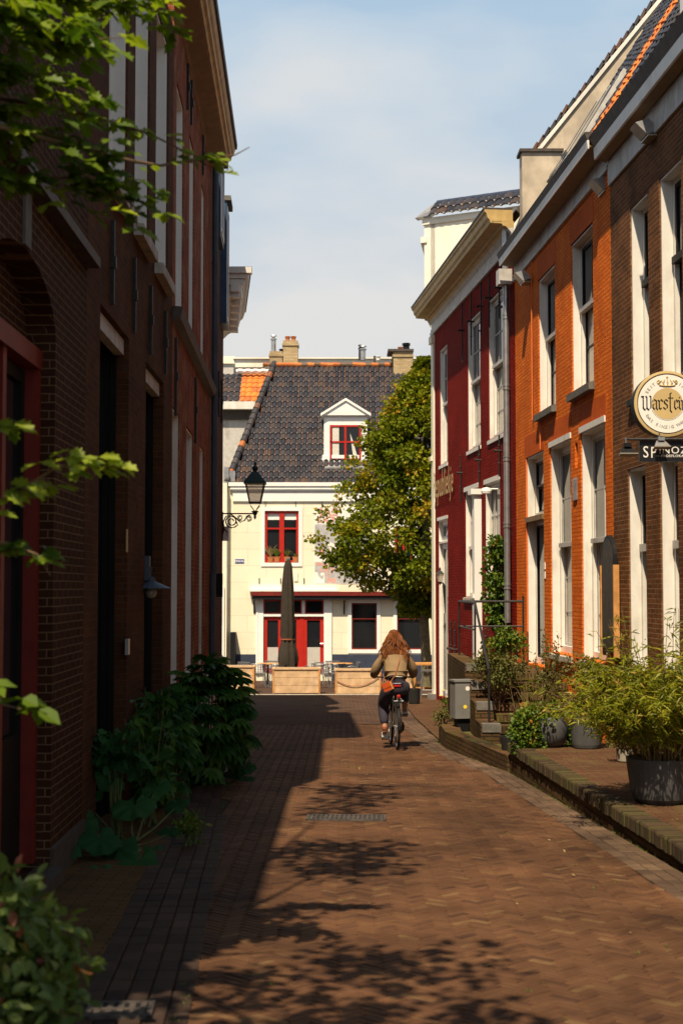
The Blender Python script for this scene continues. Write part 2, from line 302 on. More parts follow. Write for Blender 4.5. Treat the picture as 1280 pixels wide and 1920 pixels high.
M['b_mossv'] = brick('mossy_soldier_brick', (0.12, 0.065, 0.034), (0.08, 0.045, 0.025), (0.03, 0.022, 0.015), bump=1.0, dist=0.02, msize=0.007, bw=0.16, bh=0.055, wob=0.008, patch=0.4, dark=(0.10, 0.10, 0.02), vert=True)
M['b_pave'] = brick('terrace_paving_brick', (0.125, 0.060, 0.032), (0.090, 0.043, 0.024), (0.045, 0.03, 0.02), bump=0.5, dist=0.008, msize=0.006, bw=0.20, bh=0.07, patch=0.25, flat=True, dark=(0.11, 0.08, 0.035))
M['b_square'] = brick('square_paving_brick', (0.105, 0.062, 0.042), (0.080, 0.046, 0.034), (0.035, 0.025, 0.02), bump=0.5, dist=0.008, msize=0.008, bw=0.20, bh=0.10, patch=0.35, flat=True)
M['b_yard'] = brick('ochre_stoop_brick', (0.15, 0.085, 0.035), (0.11, 0.062, 0.028), (0.035, 0.035, 0.015), bump=0.6, dist=0.01, msize=0.006, bw=0.20, bh=0.06, patch=0.3, flat=True)
M['tile'] = ramp('dark_glazed_pantile', [(0.0, (0.018, 0.019, 0.026)), (0.45, (0.030, 0.030, 0.038)), (0.75, (0.045, 0.040, 0.043)), (0.97, (0.055, 0.044, 0.041)), (1.0, (0.085, 0.050, 0.034))], rough=0.42, uvtile=True, nmix=0.12, bump=0.3, spec=0.5)
M['otile'] = ramp('orange_pantile', [(0.0, (0.50, 0.15, 0.03)), (0.6, (0.68, 0.21, 0.04)), (1.0, (0.40, 0.12, 0.04))], rough=0.7, uvtile=True, nmix=0.4, bump=0.3)
M['cobble'] = ramp('street_clinker', [(0.0, (0.058, 0.028, 0.016)), (0.3, (0.088, 0.041, 0.020)), (0.65, (0.102, 0.048, 0.023)), (0.92, (0.112, 0.056, 0.026)), (1.0, (0.14, 0.080, 0.036))], rough=0.7, bump=0.35, bscale=70, spec=0.15, nmix=0.5, big=0.45)
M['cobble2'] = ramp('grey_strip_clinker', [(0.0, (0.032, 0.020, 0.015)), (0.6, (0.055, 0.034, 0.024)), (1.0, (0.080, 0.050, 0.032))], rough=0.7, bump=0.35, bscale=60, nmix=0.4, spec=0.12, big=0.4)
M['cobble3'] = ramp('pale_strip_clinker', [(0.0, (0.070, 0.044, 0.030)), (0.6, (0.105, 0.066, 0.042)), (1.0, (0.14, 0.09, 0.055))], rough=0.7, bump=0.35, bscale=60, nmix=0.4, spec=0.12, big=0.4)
M['sand'] = plain('joint_sand', (0.040, 0.028, 0.020), 0.95, var=0.4, scale=8, dirt=(0.035, 0.045, 0.012))
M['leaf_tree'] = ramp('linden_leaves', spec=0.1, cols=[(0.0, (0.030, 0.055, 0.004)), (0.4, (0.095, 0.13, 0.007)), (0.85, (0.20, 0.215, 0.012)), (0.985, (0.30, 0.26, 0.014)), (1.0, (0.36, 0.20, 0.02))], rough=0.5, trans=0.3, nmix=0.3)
M['leaf_bamboo'] = ramp('bamboo_leaves', [(0.0, (0.08, 0.10, 0.008)), (0.5, (0.20, 0.22, 0.014)), (0.85, (0.34, 0.31, 0.022)), (1.0, (0.38, 0.22, 0.05))], rough=0.5, trans=0.3, nmix=0.3)
M['leaf_ivy'] = ramp('creeper_leaves', [(0.0, (0.03, 0.065, 0.006)), (0.6, (0.085, 0.15, 0.012)), (0.95, (0.17, 0.20, 0.02)), (1.0, (0.34, 0.16, 0.03))], rough=0.5, trans=0.25)
M['leaf_dry'] = ramp('dry_leaves', [(0.0, (0.14, 0.09, 0.035)), (0.5, (0.22, 0.15, 0.06)), (1.0, (0.34, 0.25, 0.11))], rough=0.8, trans=0.2)
M['leaf_olive'] = ramp('olive_leaves', [(0.0, (0.05, 0.05, 0.010)), (0.6, (0.11, 0.12, 0.022)), (1.0, (0.20, 0.14, 0.05))], rough=0.6, trans=0.25)
M['leaf_fatsia'] = ramp('fatsia_leaves', [(0.0, (0.016, 0.055, 0.010)), (0.6, (0.028, 0.095, 0.014)), (1.0, (0.07, 0.15, 0.022))], rough=0.45, trans=0.15, spec=0.2)
M['leaf_big'] = ramp('butterbur_leaves', [(0.0, (0.018, 0.065, 0.020)), (1.0, (0.032, 0.105, 0.030))], spec=0.1, rough=0.7, trans=0.2, bump=0.5, bscale=18)
M['leaf_near'] = ramp('near_branch_leaves', [(0.0, (0.040, 0.085, 0.008)), (0.5, (0.13, 0.20, 0.012)), (1.0, (0.30, 0.36, 0.03))], rough=0.45, trans=0.45)
M['leaf_bush'] = ramp('near_bush_leaves', [(0.0, (0.035, 0.062, 0.015)), (0.6, (0.085, 0.13, 0.024)), (0.93, (0.14, 0.18, 0.04)), (1.0, (0.20, 0.05, 0.02))], rough=0.45, trans=0.25)
M['bark'] = plain('bark', (0.16, 0.13, 0.08), 0.9, var=0.4, scale=9, bump=0.6, bscale=30, dirt=(0.12, 0.13, 0.05))
M['stem'] = plain('brown_stem', (0.15, 0.09, 0.045), 0.8, var=0.3)
M['gstem'] = plain('green_stem', (0.10, 0.13, 0.04), 0.7, var=0.3)
M['pot'] = plain('dark_grey_pot', (0.075, 0.075, 0.075), 0.6, var=0.25, scale=6, bump=0.15, bscale=60)
M['blackpot'] = plain('black_plastic_pot', (0.022, 0.022, 0.022), 0.5, var=0.2)
M['palepot'] = plain('pale_stone_pot', (0.30, 0.27, 0.21), 0.8, var=0.3)
M['terra'] = plain('terracotta', (0.50, 0.17, 0.06), 0.8, var=0.2)
M['soil'] = plain('soil', (0.05, 0.035, 0.022), 0.95, var=0.4, scale=20, bump=0.6)
M['planks'] = plain('pale_wood_planks', (0.60, 0.40, 0.23), 0.75, var=0.28, scale=5, bump=0.25, bscale=30, dirt=(0.62, 0.50, 0.38), dscale=2)
M['owood'] = plain('orange_wood', (0.55, 0.26, 0.08), 0.7, var=0.25, scale=8)
M['metalgrey'] = plain('grey_chair_metal', (0.20, 0.20, 0.20), 0.4, metal=0.5, var=0.15)
M['parasol'] = plain('parasol_cloth', (0.040, 0.031, 0.022), 0.9, var=0.2, scale=8, bump=0.3, bscale=50)
M['gold'] = plain('gold_paint', (0.62, 0.42, 0.14), 0.45, metal=0.2, var=0.15)
M['signwhite'] = plain('sign_white', (0.80, 0.76, 0.70), 0.35, var=0.03)
M['signblack'] = plain('sign_black', (0.012, 0.012, 0.014), 0.4, var=0.1)
M['signgold'] = plain('sign_gold', (0.60, 0.44, 0.20), 0.35, metal=0.15, var=0.12, scale=2)
M['signblue'] = plain('sign_blue', (0.02, 0.06, 0.30), 0.4, var=0.1)
M['pink'] = plain('faded_red_lettering', (0.70, 0.34, 0.27), 0.8, var=0.25, scale=20)
M['fadegrey'] = plain('faded_grey_paint', (0.44, 0.43, 0.43), 0.8, var=0.25, scale=6)
M['chalk'] = plain('chalkboard', (0.045, 0.034, 0.02), 0.5, var=0.6, scale=10)
M['skin'] = plain('skin', (0.40, 0.19, 0.11), 0.5, var=0.05)
M['hair'] = ramp('auburn_hair', [(0.0, (0.045, 0.012, 0.003)), (0.6, (0.13, 0.037, 0.007)), (1.0, (0.27, 0.095, 0.02))], rough=0.6, spec=0.2, nmix=0.3)
M['jacket'] = plain('khaki_jacket', (0.25, 0.165, 0.085), 0.85, var=0.12, scale=6, bump=0.6, bscale=9)
M['shirt'] = plain('cream_shirt', (0.68, 0.60, 0.48), 0.8, var=0.05)
M['trousers'] = plain('navy_trousers', (0.040, 0.034, 0.050), 0.85, var=0.15, scale=5, bump=0.5, bscale=10)
M['shoe'] = plain('white_trainer', (0.62, 0.60, 0.56), 0.6, var=0.1)
M['sole'] = plain('dark_sole', (0.05, 0.05, 0.05), 0.8)
M['bag'] = plain('orange_leather', (0.48, 0.08, 0.02), 0.4, var=0.15, scale=8)
M['strap'] = plain('tan_leather', (0.28, 0.09, 0.04), 0.5, var=0.1)
M['chrome'] = plain('chrome', (0.75, 0.74, 0.72), 0.18, metal=0.95, var=0.03)
M['rubber'] = plain('tyre_rubber', (0.022, 0.022, 0.022), 0.8, var=0.2)
M['redlens'] = plain('red_lens', (0.40, 0.012, 0.01), 0.3, var=0.05)
M['amber'] = plain('amber_reflector', (0.8, 0.32, 0.02), 0.25, var=0.05)
M['cabinet'] = plain('grey_cabinet_metal', (0.17, 0.165, 0.155), 0.55, var=0.15, scale=5, dirt=(0.16, 0.14, 0.12))
M['yellow'] = plain('yellow_petals', (0.85, 0.62, 0.04), 0.6, var=0.1)
M['grate'] = plain('cast_iron_grate', (0.085, 0.07, 0.06), 0.7, metal=0.2, var=0.4, scale=15, bump=0.3)
M['lens'] = glass('lamp_lens', (0.30, 0.27, 0.22), 0.15)
# ---------------------------------------------------------------- ground
def sheet(name, pts, mat, dz, kind='structure', sub=None):
    mb = MB(); mb.add([(x, y, gz(y) + dz) for x, y in pts], [tuple(range(len(pts)))])
    o = mb.build(name, mat, recalc=False); return tag(o, kind=kind)
def LX(Y): return -0.34 - 0.0565 * Y            # left edge of the herringbone
def RX(Y):                                       # right edge of the street
    P = [(2, 2.95), (5, 2.75), (10.6, 2.43), (17.8, 2.07), (21.6, 1.56), (29.3, 1.49), (34, 1.6)]
    for (a, xa), (b, xb) in zip(P, P[1:]):
        if Y <= b: return xa + (xb - xa) * (Y - a) / (b - a)
    return 1.6
sheet('ground', [(-400, -60), (400, -60), (400, 900), (-400, 900)], M['sand'], -0.012)
def brickpatch(name, region, mat, W, n, ang, bounds, gap=0.007, dz=0.0, H=0.02, straight=False):
    r2 = random.Random(3); mb = MB(); ca, sa = math.cos(ang), math.sin(ang)
    x0, x1, y0, y1 = bounds
    cs = [(x * ca + y * sa, -x * sa + y * ca) for x in (x0, x1) for y in (y0, y1)]
    i0, i1 = int(min(c[0] for c in cs) / W) - n, int(max(c[0] for c in cs) / W) + n
    j0, j1 = int(min(c[1] for c in cs) / W) - n, int(max(c[1] for c in cs) / W) + n
    for i in range(i0, i1):
        for j in range(j0, j1):
            if straight:
                if (j + (i % 2) * (n // 2 + 1)) % n: continue
                a0, a1, b0, b1 = i, i + 1, j, j + n
            else:
                k = (i - j) % (2 * n)
                if k == 0: a0, a1, b0, b1 = i, i + n, j, j + 1
                elif k == 2 * n - 1: a0, a1, b0, b1 = i, i + 1, j, j + n
                else: continue
            cx, cy = (a0 + a1) / 2 * W, (b0 + b1) / 2 * W
            X, Y = cx * ca - cy * sa, cx * sa + cy * ca
            if not region(X, Y): continue
            g = gap / 2; zt = dz + r2.uniform(-.0018, .0018); tx, ty = r2.uniform(-.012, .012), r2.uniform(-.012, .012)
            jx, jy = r2.uniform(-.001, .001), r2.uniform(-.001, .001)
            vs = []
            for ins, zz in ((0, -H), (0, -.005), (.005, 0)):
                for (a, b) in ((a0 * W + g + ins, b0 * W + g + ins), (a1 * W - g - ins, b0 * W + g + ins), (a1 * W - g - ins, b1 * W - g - ins), (a0 * W + g + ins, b1 * W - g - ins)):
                    p, q = a * ca - b * sa + jx, a * sa + b * ca + jy
                    vs.append((p, q, gz(q) + zt + .004 * math.sin(X * 2.1 + 1.3 * math.sin(Y * .7)) * math.sin(Y * 1.3 + X) + zz + (p - X) * tx + (q - Y) * ty))
            mb.cur = min(1, max(0.001, r2.gauss(.5, .24)))
            mb.add(vs, [(4 + m, 4 + (m + 1) % 4, 8 + (m + 1) % 4, 8 + m) for m in range(4)] + [(8, 9, 10, 11)] + [(m, (m + 1) % 4, 4 + (m + 1) % 4, 4 + m) for m in range(4)])
    o = mb.build(name, mat, recalc=False); return tag(o, kind='structure')
brickpatch('street', lambda X, Y: 4.2 < Y < 27.2 and LX(Y) - .02 < X < RX(Y) - 0.30, M['cobble'], 0.053, 3, R(45), (-2, 3, 4, 27.5), gap=0.007)
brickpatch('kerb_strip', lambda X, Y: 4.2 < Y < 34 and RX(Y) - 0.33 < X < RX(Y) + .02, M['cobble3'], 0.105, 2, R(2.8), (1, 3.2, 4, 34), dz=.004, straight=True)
def wallL(Y): return -2.02 - .012 * Y if Y < 17.4 else -1.63 - .03 * Y
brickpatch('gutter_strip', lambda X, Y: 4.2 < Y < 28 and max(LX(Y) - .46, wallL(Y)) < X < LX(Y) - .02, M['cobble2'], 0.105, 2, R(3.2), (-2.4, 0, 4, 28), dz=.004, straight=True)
sheet('stoop_paving', [(-3, 3), (-.95, 3), (LX(9.6) - .43, 9.6), (LX(17.4) - .42, 17.4), (-3, 17.4)], M['b_yard'], .001)
sheet('square', [(-14, 27.2), (14, 27.2), (14, 80), (-14, 80)], M['b_square'], 0.002)
mb = MB(); mb.box(-6, 3.0, 40.55, 40.75, -.05, .012); o = mb.xf(Matrix.Translation((0, 0, gz(40.65)))).build('square_kerb', M['pale_stone']); tag(o, kind='structure')
# pavement beyond the terrace
mb = MB(); pp = [(1.57, 22.4), (4.2, 22.4), (4.2, 39.5), (1.60, 39.5), (1.49, 29.3)]
mb.extr([(x, y, gz(y) - .05) for x, y in pp], (0, 0, .085)); tag(mb.build('pavement', M['b_pave']), kind='structure')
# raised terrace
def tz(Y): return -.25 + (17.8 - Y) * .011
mb = MB(); tp = [(2.09, 17.78), (2.44, 10.6), (2.76, 4), (6, 4), (6, 17.78)]
mb.extr([(x, y, gz(y) - .1) for x, y in tp], (0, 0, .0)) if False else None
n = len(tp); vs = [(x, y, gz(y) - .1) for x, y in tp] + [(x, y, tz(y) - .055) for x, y in tp]
mb.add(vs, [(i, (i + 1) % n, n + (i + 1) % n, n + i) for i in range(n)])
terr = mb.build('terrace', M['b_moss']); tag(terr, kind='structure')
mb = MB()
ed = [(2.06, 17.80), (2.415, 10.6), (2.735, 4)]
r3 = random.Random(5)
for (xa, ya), (xb, yb) in zip(ed, ed[1:]):
    Ln = math.hypot(xb - xa, yb - ya); k = int(Ln / .062)
    for i in range(k):
        t0, t1 = (i + .06) / k, (i + .94) / k; dx, dy = (yb - ya) / Ln, -(xb - xa) / Ln     # outward/inward
        jz = r3.uniform(-.005, .005); jo = r3.uniform(-.008, .008)
        q = []
        for t in (t0, t1):
            x, y = xa + (xb - xa) * t, ya + (yb - ya) * t; q.append((x, y))
        mb.cur = r3.uniform(.01, 1)
        vs = []
        for zz in (-.105, -.012, .004):
            ins = .008 if zz > 0 else 0
            for (x, y), s in ((q[0], 0), (q[1], 0), (q[1], .19), (q[0], .19)):
                s2 = (s + jo) + (ins if s == 0 else 0); vs.append((x - dx * s2, y - dy * s2, tz(y) + zz + jz))
        mb.add(vs, [(a + m, a + (m + 1) % 4, a + 4 + (m + 1) % 4, a + 4 + m) for a in (0, 4) for m in range(4)] + [(8, 9, 10, 11)])
M['soldier'] = ramp('mossy_edge_brick', [(0.0, (0.032, 0.022, 0.011)), (0.4, (0.062, 0.038, 0.018)), (0.75, (0.062, 0.048, 0.014)), (1.0, (0.072, 0.066, 0.016))], rough=0.9, bump=0.6, bscale=45, nmix=0.8)
tag(mb.build('terrace_edge', M['soldier'], recalc=False), kind='structure')
mb = MB(); tq = [(2.24, 17.78), (2.59, 10.6), (2.9, 4), (6, 4), (6, 17.78)]
mb.extr([(x, y, tz(y) - .05) for x, y in tq], (0, 0, .05)); tag(mb.build('terrace_paving', M['b_pave']), kind='structure')
# pale stone block at the near end of the terrace edge
mb = MB(); mb.box(-.02, .30, -.5, .0, -.45, .02); o = mb.build('edge_stone', M['pale_stone']); o.location = (2.50, 9.75, tz(9.75) + .02); o.rotation_euler = (0, 0, R(2.8))
tag(o, 'rough pale stone block ending the brick terrace edge at the right', 'stone block')

# ---------------------------------------------------------------- wall frames
class WF:
    def __init__(s, k, c, side, Ya, Yb):
        s.k, s.c, s.side = k, c, side                      # X = c + k Y
        A = Vector((c + k * Ya, Ya)); B = Vector((c + k * Yb, Yb))
        if side == 'R': s.P, Q = A, B
        else: s.P, Q = B, A
        s.d = (Q - s.P).normalized(); s.len = (Q - s.P).length
        s.rz = math.atan2(s.d.y, s.d.x)
    def u(s, px):
        Y = FPX * s.c / (px - 640 - s.k * FPX); return s.uy(Y)
    def uy(s, Y):
        return (Vector((s.c + s.k * Y, Y)) - s.P).dot(s.d)
    def loc(s): return (s.P.x, s.P.y, 0)
    def world(s, u, y, z):
        n = Vector((-s.d.y, s.d.x)); p = s.P + s.d * u + n * y; return Vector((p.x, p.y, z))
def wall(root, u0, u1, z0, z1, holes, mat, depth=.2, body=5.0, name='wall', front=0.0):
    mb = MB(); us = sorted({u0, u1} | {h[0] for h in holes} | {h[1] for h in holes}); zs = sorted({z0, z1} | {h[2] for h in holes} | {h[3] for h in holes})
    us = [a for a in us if u0 <= a <= u1]; zs = [a for a in zs if z0 <= a <= z1]
    for a, b in zip(us, us[1:]):
        for c, d in zip(zs, zs[1:]):
            m_, k_ = (a + b) / 2, (c + d) / 2
            if any(h[0] < m_ < h[1] and h[2] < k_ < h[3] for h in holes): continue
            mb.add([(a, front, c), (b, front, c), (b, front, d), (a, front, d)], [(0, 3, 2, 1)])
    for h in holes:
        a, b, c, d = h[:4]
        for p, q in (((a, c), (a, d)), ((b, d), (b, c)), ((a, d), (b, d)), ((b, c), (a, c))):
            mb.add([(p[0], front, p[1]), (q[0], front, q[1]), (q[0], -depth, q[1]), (p[0], -depth, p[1])], [(0, 1, 2, 3)])
    yb = -(depth + .15)
    mb.add([(u0, front, z0), (u0, front, z1), (u0, yb, z1), (u0, yb, z0)], [(0, 1, 2, 3)])
    mb.add([(u1, front, z0), (u1, front, z1), (u1, yb, z1), (u1, yb, z0)], [(0, 1, 2, 3)])
    mb.add([(u0, front, z1), (u1, front, z1), (u1, yb, z1), (u0, yb, z1)], [(0, 1, 2, 3)])
    if body: mb.box(u0, u1, -body, yb, z0, z1)
    return mb.build(name, mat, root, recalc=False)
def ringbox(mb, u0, u1, z0, z1, w, ya, yb, wb=None):
    wb = w if wb is None else wb
    mb.box(u0, u0 + w, ya, yb, z0, z1); mb.box(u1 - w, u1, ya, yb, z0, z1)
    mb.box(u0 + w, u1 - w, ya, yb, z1 - w, z1); mb.box(u0 + w, u1 - w, ya, yb, z0, z0 + wb)
def window(root, u0, u1, z0, z1, d=.17, fw=.055, rail=.5, cols=2, ru=1, rl=1, frame='white', sash='black', railmat=None, sill=None, lin=.03, sillout=.06, glassm='glass', face=-.02, curtain=False, name='window', sillh=.09, railh=.07, head=0, label=None, sashw=.045, low=None):
    mb = MB()
    for a, b in ((u0 + .002, u0 + lin), (u1 - lin, u1 - .002)): mb.box(a, b, -d + .04, face, z0 + .002, z1 - .002)
    mb.box(u0 + lin, u1 - lin, -d + .04, face, z1 - lin, z1 - .002)
    ringbox(mb, u0 + .004, u1 - .004, z0 + .003, z1 - .004, fw + lin, -d - .02, -d + .038)
    if head: mb.box(u0 - .04, u1 + .04, -.05, .022, z1 - .002, z1 + head)
    W = mb.build(name, M[frame], root)
    if label: W['label'] = label
    a, b, c, e = u0 + fw + lin, u1 - fw - lin, z0 + fw + lin, z1 - fw - lin
    zr = c + (e - c) * rail
    ki_ = -1
    for (q0, q1, yy, rows, nm) in ((zr, e, -d + .005, ru, 'sash'), (c, zr + .02, -d - .045, rl, 'sash')):
        if q1 - q0 < .1: continue
        s = MB(); ringbox(s, a, b, q0, q1, sashw, yy - .02, yy + .02)
        for i in range(1, cols):
            x = a + (b - a) * i / cols; s.box(x - .014, x + .014, yy - .015, yy + .015, q0 + sashw, q1 - sashw)
        for j in range(1, rows):
            z = q0 + (q1 - q0) * j / rows; s.box(a + sashw, b - sashw, yy - .013, yy + .013, z - .014, z + .014)
        so = s.build(nm, M[sash], W)
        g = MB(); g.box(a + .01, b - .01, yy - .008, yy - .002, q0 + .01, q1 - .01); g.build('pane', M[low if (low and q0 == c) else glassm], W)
    if railmat:
        s = MB(); s.box(a - .01, b + .01, -d - .01, -d + .075, zr - railh / 2, zr + railh / 2); s.build('rail', M[railmat], W)
    if curtain:
        s = MB(); s.box(a, a + (b - a) * .35, -d - .09, -d - .085, c, e); s.build('curtain', M['curtain'], W)
    if sill:
        s = MB(); s.prism([(-d + .04, z0 - .0), (-d + .04, z0 - sillh), (sillout, z0 - sillh - .015), (sillout, z0 - .025)], u0 - .045, u1 + .045); s.build('sill', M[sill], W)
    return W
def cornice(root, u0, u1, parts, name='cornice'):
    first = None
    for nm, prof, m in parts:
        o = MB().prism(prof, u0, u1).build(nm, M[m], first or root)
        if first is None: first = o
    return first
def tiles(root, name, O, eu, ev, nu, nv, tw, th, mat, amp=.035, keep=None, lift=.03, seed=1):
    O, eu, ev = Vector(O), Vector(eu).normalized(), Vector(ev).normalized(); en = eu.cross(ev).normalized()
    if en.z < 0: en = -en
    r = random.Random(seed); mb = MB(); mb.uv = []
    prof = [0.0, .35, .85, 1.0, .6, 0.0]
    K = len(prof)
    for i in range(nu):
        for j in range(nv):
            if keep and not keep((i + .5) * tw, (j + .5) * th): continue
            jz = r.uniform(-.006, .006); jv = r.uniform(-.008, .008)
            vs = []; b = len(mb.v)
            for row, (v, l) in enumerate(((j * th + jv, lift - .03), (j * th + jv, lift), ((j + 1) * th + .02, .0))):
                for k in range(K):
                    u = (i + k / (K - 1)) * tw; h = prof[k] * amp + l + jz
                    vs.append(O + eu * u + ev * v + en * h); mb.uv.append((i + .08 + .84 * k / (K - 1), j + (.1 if row < 2 else .9)))
            mb.add(vs, [(q * K + k, q * K + k + 1, (q + 1) * K + k + 1, (q + 1) * K + k) for q in range(2) for k in range(K - 1)])
    return mb.build(name, mat, root, recalc=False)
def anchor(root, u, z0, z1, ball=.5, out=.06, name='wall_anchor', flat=False):
    mb = MB()
    if flat: mb.box(u - .022, u + .022, .0, .035, z0, z1); mb.box(u - .035, u + .035, .0, .05, (z0 + z1) / 2 - .05, (z0 + z1) / 2 + .05); return mb.build(name, M['iron'], root)
    mb.tube([(u, out, z0), (u, out, z1)], .016, 6); zb = z0 + (z1 - z0) * ball
    mb.tube([(u, -.02, zb), (u, out + .06, zb)], .02, 6); mb.lathe([(0.001, -.03), (.03, -.015), (.03, .015), (.001, .03)], (u, out + .08, zb), 8, 'y')
    for q in (z0, z1): mb.lathe([(0.001, -.03), (.024, 0), (.001, .03)], (u, out, q), 6)
    for q in (.3, .75): mb.lathe([(0.017, -.02), (.03, 0), (.017, .02)], (u, out, z0 + (z1 - z0) * q), 6)
    return mb.build(name, M['iron'], root)

# ================================================================ RIGHT: brown brick house
BR = WF((480 - 640) / FPX, 4.99, 'R', 8.0, 19.8); r = thing('brick_house', 'brown brick pub front with pale joints and tall sash windows behind the round sign', 'house', BR.loc(), BR.rz)
U = BR.u; brown = r
wins = [(U(1187), U(1221), 4.2, 6.76), (U(1243), U(1285), 4.2, 6.76), (U(1330), U(1390), 4.2, 6.76), (U(1178), U(1211), .55, 3.27), (U(1238), U(1272), .55, 3.27), (U(1330), U(1388), .55, 3.27)]
wins = [(min(a, b), max(a, b), c, d) for a, b, c, d in wins]
wall(r, 0, BR.len, -.9, 7.42, wins, M['b_brown'], depth=.22)
for i, (a, b, c, d) in enumerate(wins):
    if i < 3: window(r, a, b, c, d, d=.2, rail=.60, cols=1, sash='black', sill='black', frame='white', sashw=.06, railmat='black', railh=.09)
    else: window(r, a, b, c, d, d=.2, rail=.62, cols=1, ru=1, rl=2, sash='black', sill='stone', frame='white', railmat='greywhite', railh=.10, sashw=.055)
L_ = BR.len
cornice(r, 0, L_, [('cornice', [(-.02, 7.36), (.035, 7.36), (.035, 7.74), (-.02, 7.74)], 'greywhite'), ('soffit', [(-.02, 7.742), (.035, 7.742), (.06, 7.70), (.19, 7.745), (.19, 7.79), (-.02, 7.79)], 'brownwood'), ('fascia', [(.192, 7.735), (.225, 7.735), (.235, 7.9), (.192, 7.9)], 'white'), ('gutter', [(.0, 7.902), (.24, 7.902), (.30, 8.06), (.285, 8.08), (.0, 8.08)], 'gutter')])
sr, cr_ = math.sin(R(58.5)), math.cos(R(58.5))
rf = MB().extr([(0, .1, 8.07), (L_, .1, 8.07), (L_, .1 - 3.2 * cr_, 8.07 + 3.2 * sr), (0, .1 - 3.2 * cr_, 8.07 + 3.2 * sr)], (0, -.1, -.06)).build('roof', M['dark'], r)
tiles(rf, 'roof_tiles', (L_ - 3.4, .14, 8.09), (1, 0, 0), (0, -cr_, sr), 14, 9, .24, .32, M['tile'], amp=.05, seed=3)
tiles(rf, 'verge_tiles', (L_ - .04, .14, 8.06), (1, 0, 0), (0, -cr_, sr), 1, 11, .08, .30, M['otile'], amp=.05, seed=4)
dm = MB(); dm.box(L_ - 5.5, L_ - 3.3, -.75, -.02, 8.1, 10.2); dmo = dm.build('dormer', M['white'], rf)
g = MB(); g.box(L_ - 5.3, L_ - 3.5, -.02, .0, 8.4, 9.9); g.build('dormer_pane', M['blueglass'], dmo)
g = MB(); g.box(L_ - 3.3, L_ - 3.28, -.6, -.15, 8.3, 9.9); g.build('cheek_pane', M['blueglass'], dmo)
mb = MB(); mb.box(BR.u(1330) + .1, BR.u(1330) + .2, 0, .01, 0, 0.1)

# ================================================================ RIGHT: orange house
OR = WF((485 - 640) / FPX, 4.95, 'R', 19.8, 27.26); r = thing('orange_house', 'bright orange painted brick house with tall white framed windows and steep tiled roof', 'house', OR.loc(), OR.rz)
U = OR.u
def srt(l): return [(min(a, b), max(a, b), c, d) for a, b, c, d in l]
up = srt([(U(1012), U(1044), 4.75, 7.13), (U(1075), U(1116), 4.75, 7.13)])
lo = srt([(U(1032), U(1071), .60, 4.06), (U(1090), U(1136), .60, 4.06)])
dr = srt([(U(986.5), U(1019.5), .30, 4.08)])
ht = srt([(U(1079), U(1084), 3.55, 3.95)])
wall(r, 0, OR.len, -.9, 7.66, up + lo + dr + ht, M['b_orange'], depth=.2)
for a, b, c, d in up: window(r, a, b, c, d, d=.18, rail=.55, cols=2, sash='black', sill='stone', railmat='greywhite', low='reflglass', rl=2, sillout=.09, sillh=.12, head=0)
for a, b, c, d in lo: window(r, a, b, c, d, d=.19, fw=.08, rail=.52, cols=2, ru=2, rl=3, sash='greywhite', sill='pale_stone', railmat='greywhite', head=.09, sashw=.05, low='reflglass')
a, b, c, d = dr[0]
mb = MB(); mb.box(b - .035, b - .004, -.12, .006, c, d - .01); mb.build('door_surround', M['orange_paint'], r)
window(r, a, b - .04, 2.95, d, d=.19, fw=.07, rail=.5, cols=2, sash='black', frame='white', name='fanlight')
W_ = window(r, a, b - .04, c, 2.93, d=.19, fw=.08, rail=.0, cols=1, sash='dark', frame='white', name='door')
mb = MB(); mb.box(a, b - .04, -.18, .03, 2.88, 2.97); mb.build('transom', M['brownwood'], r)
for a, b, c, d in up + lo + dr:      # soldier lintels, proud by 3 mm
    mb = MB(); mb.box(a - .08, b + .08, -.02, .004, d + (.092 if (a, b, c, d) in lo else .0), d + .40); mb.build('lintel', M['b_orange_v'], r)
L_ = OR.len
cornice(r, 0, L_ - .05, [('cornice', [(-.02, 7.60), (.05, 7.60), (.05, 7.66), (.03, 7.67), (.03, 7.92), (-.02, 7.92)], 'greywhite'), ('soffit', [(-.02, 7.922), (.03, 7.88), (.29, 7.925), (.29, 7.95), (-.02, 7.95)], 'brownwood'), ('fascia', [(.292, 7.90), (.31, 7.90), (.325, 8.02), (.292, 8.02)], 'white'), ('gutter', [(.0, 8.022), (.32, 8.022), (.36, 8.13), (.34, 8.14), (.0, 8.14)], 'gutter')])
rf = MB().extr([(0, .1, 8.12), (L_, .1, 8.12), (L_, .1 - 5.4 * cr_, 8.12 + 5.4 * sr), (0, .1 - 5.4 * cr_, 8.12 + 5.4 * sr)], (0, -.1, -.06)).build('roof', M['dark'], r)
tiles(rf, 'roof_tiles', (0.0, .14, 8.13), (1, 0, 0), (0, -cr_, sr), 5, 17, .24, .32, M['otile'], amp=.045, seed=6)
tiles(rf, 'dark_tiles', (1.2, .14, 8.13), (1, 0, 0), (0, -cr_, sr), 25, 17, .24, .32, M['tile'], amp=.045, seed=7)
for uu, vv in ((2.2, .5), (3.9, .9), (5.4, 1.3)):    # roof windows
    O = Vector((uu, .14 - vv * cr_, 8.13 + vv * sr)); ev = Vector((0, -cr_, sr)); en = Vector((0, sr, cr_))
    q = [O + Vector((x, 0, 0)) + ev * v for x, v in ((0, 0), (1.1, 0), (1.1, 1.5), (0, 1.5))]
    rw = MB().extr(q, en * .13).build('roof_window', M['greywhite'], rf)
    q = [O + Vector((x, 0, 0)) + ev * v + en * .132 for x, v in ((.08, .08), (1.02, .08), (1.02, 1.42), (.08, 1.42))]
    MB().extr(q, en * .01).build('pane', M['blueglass'], rw)
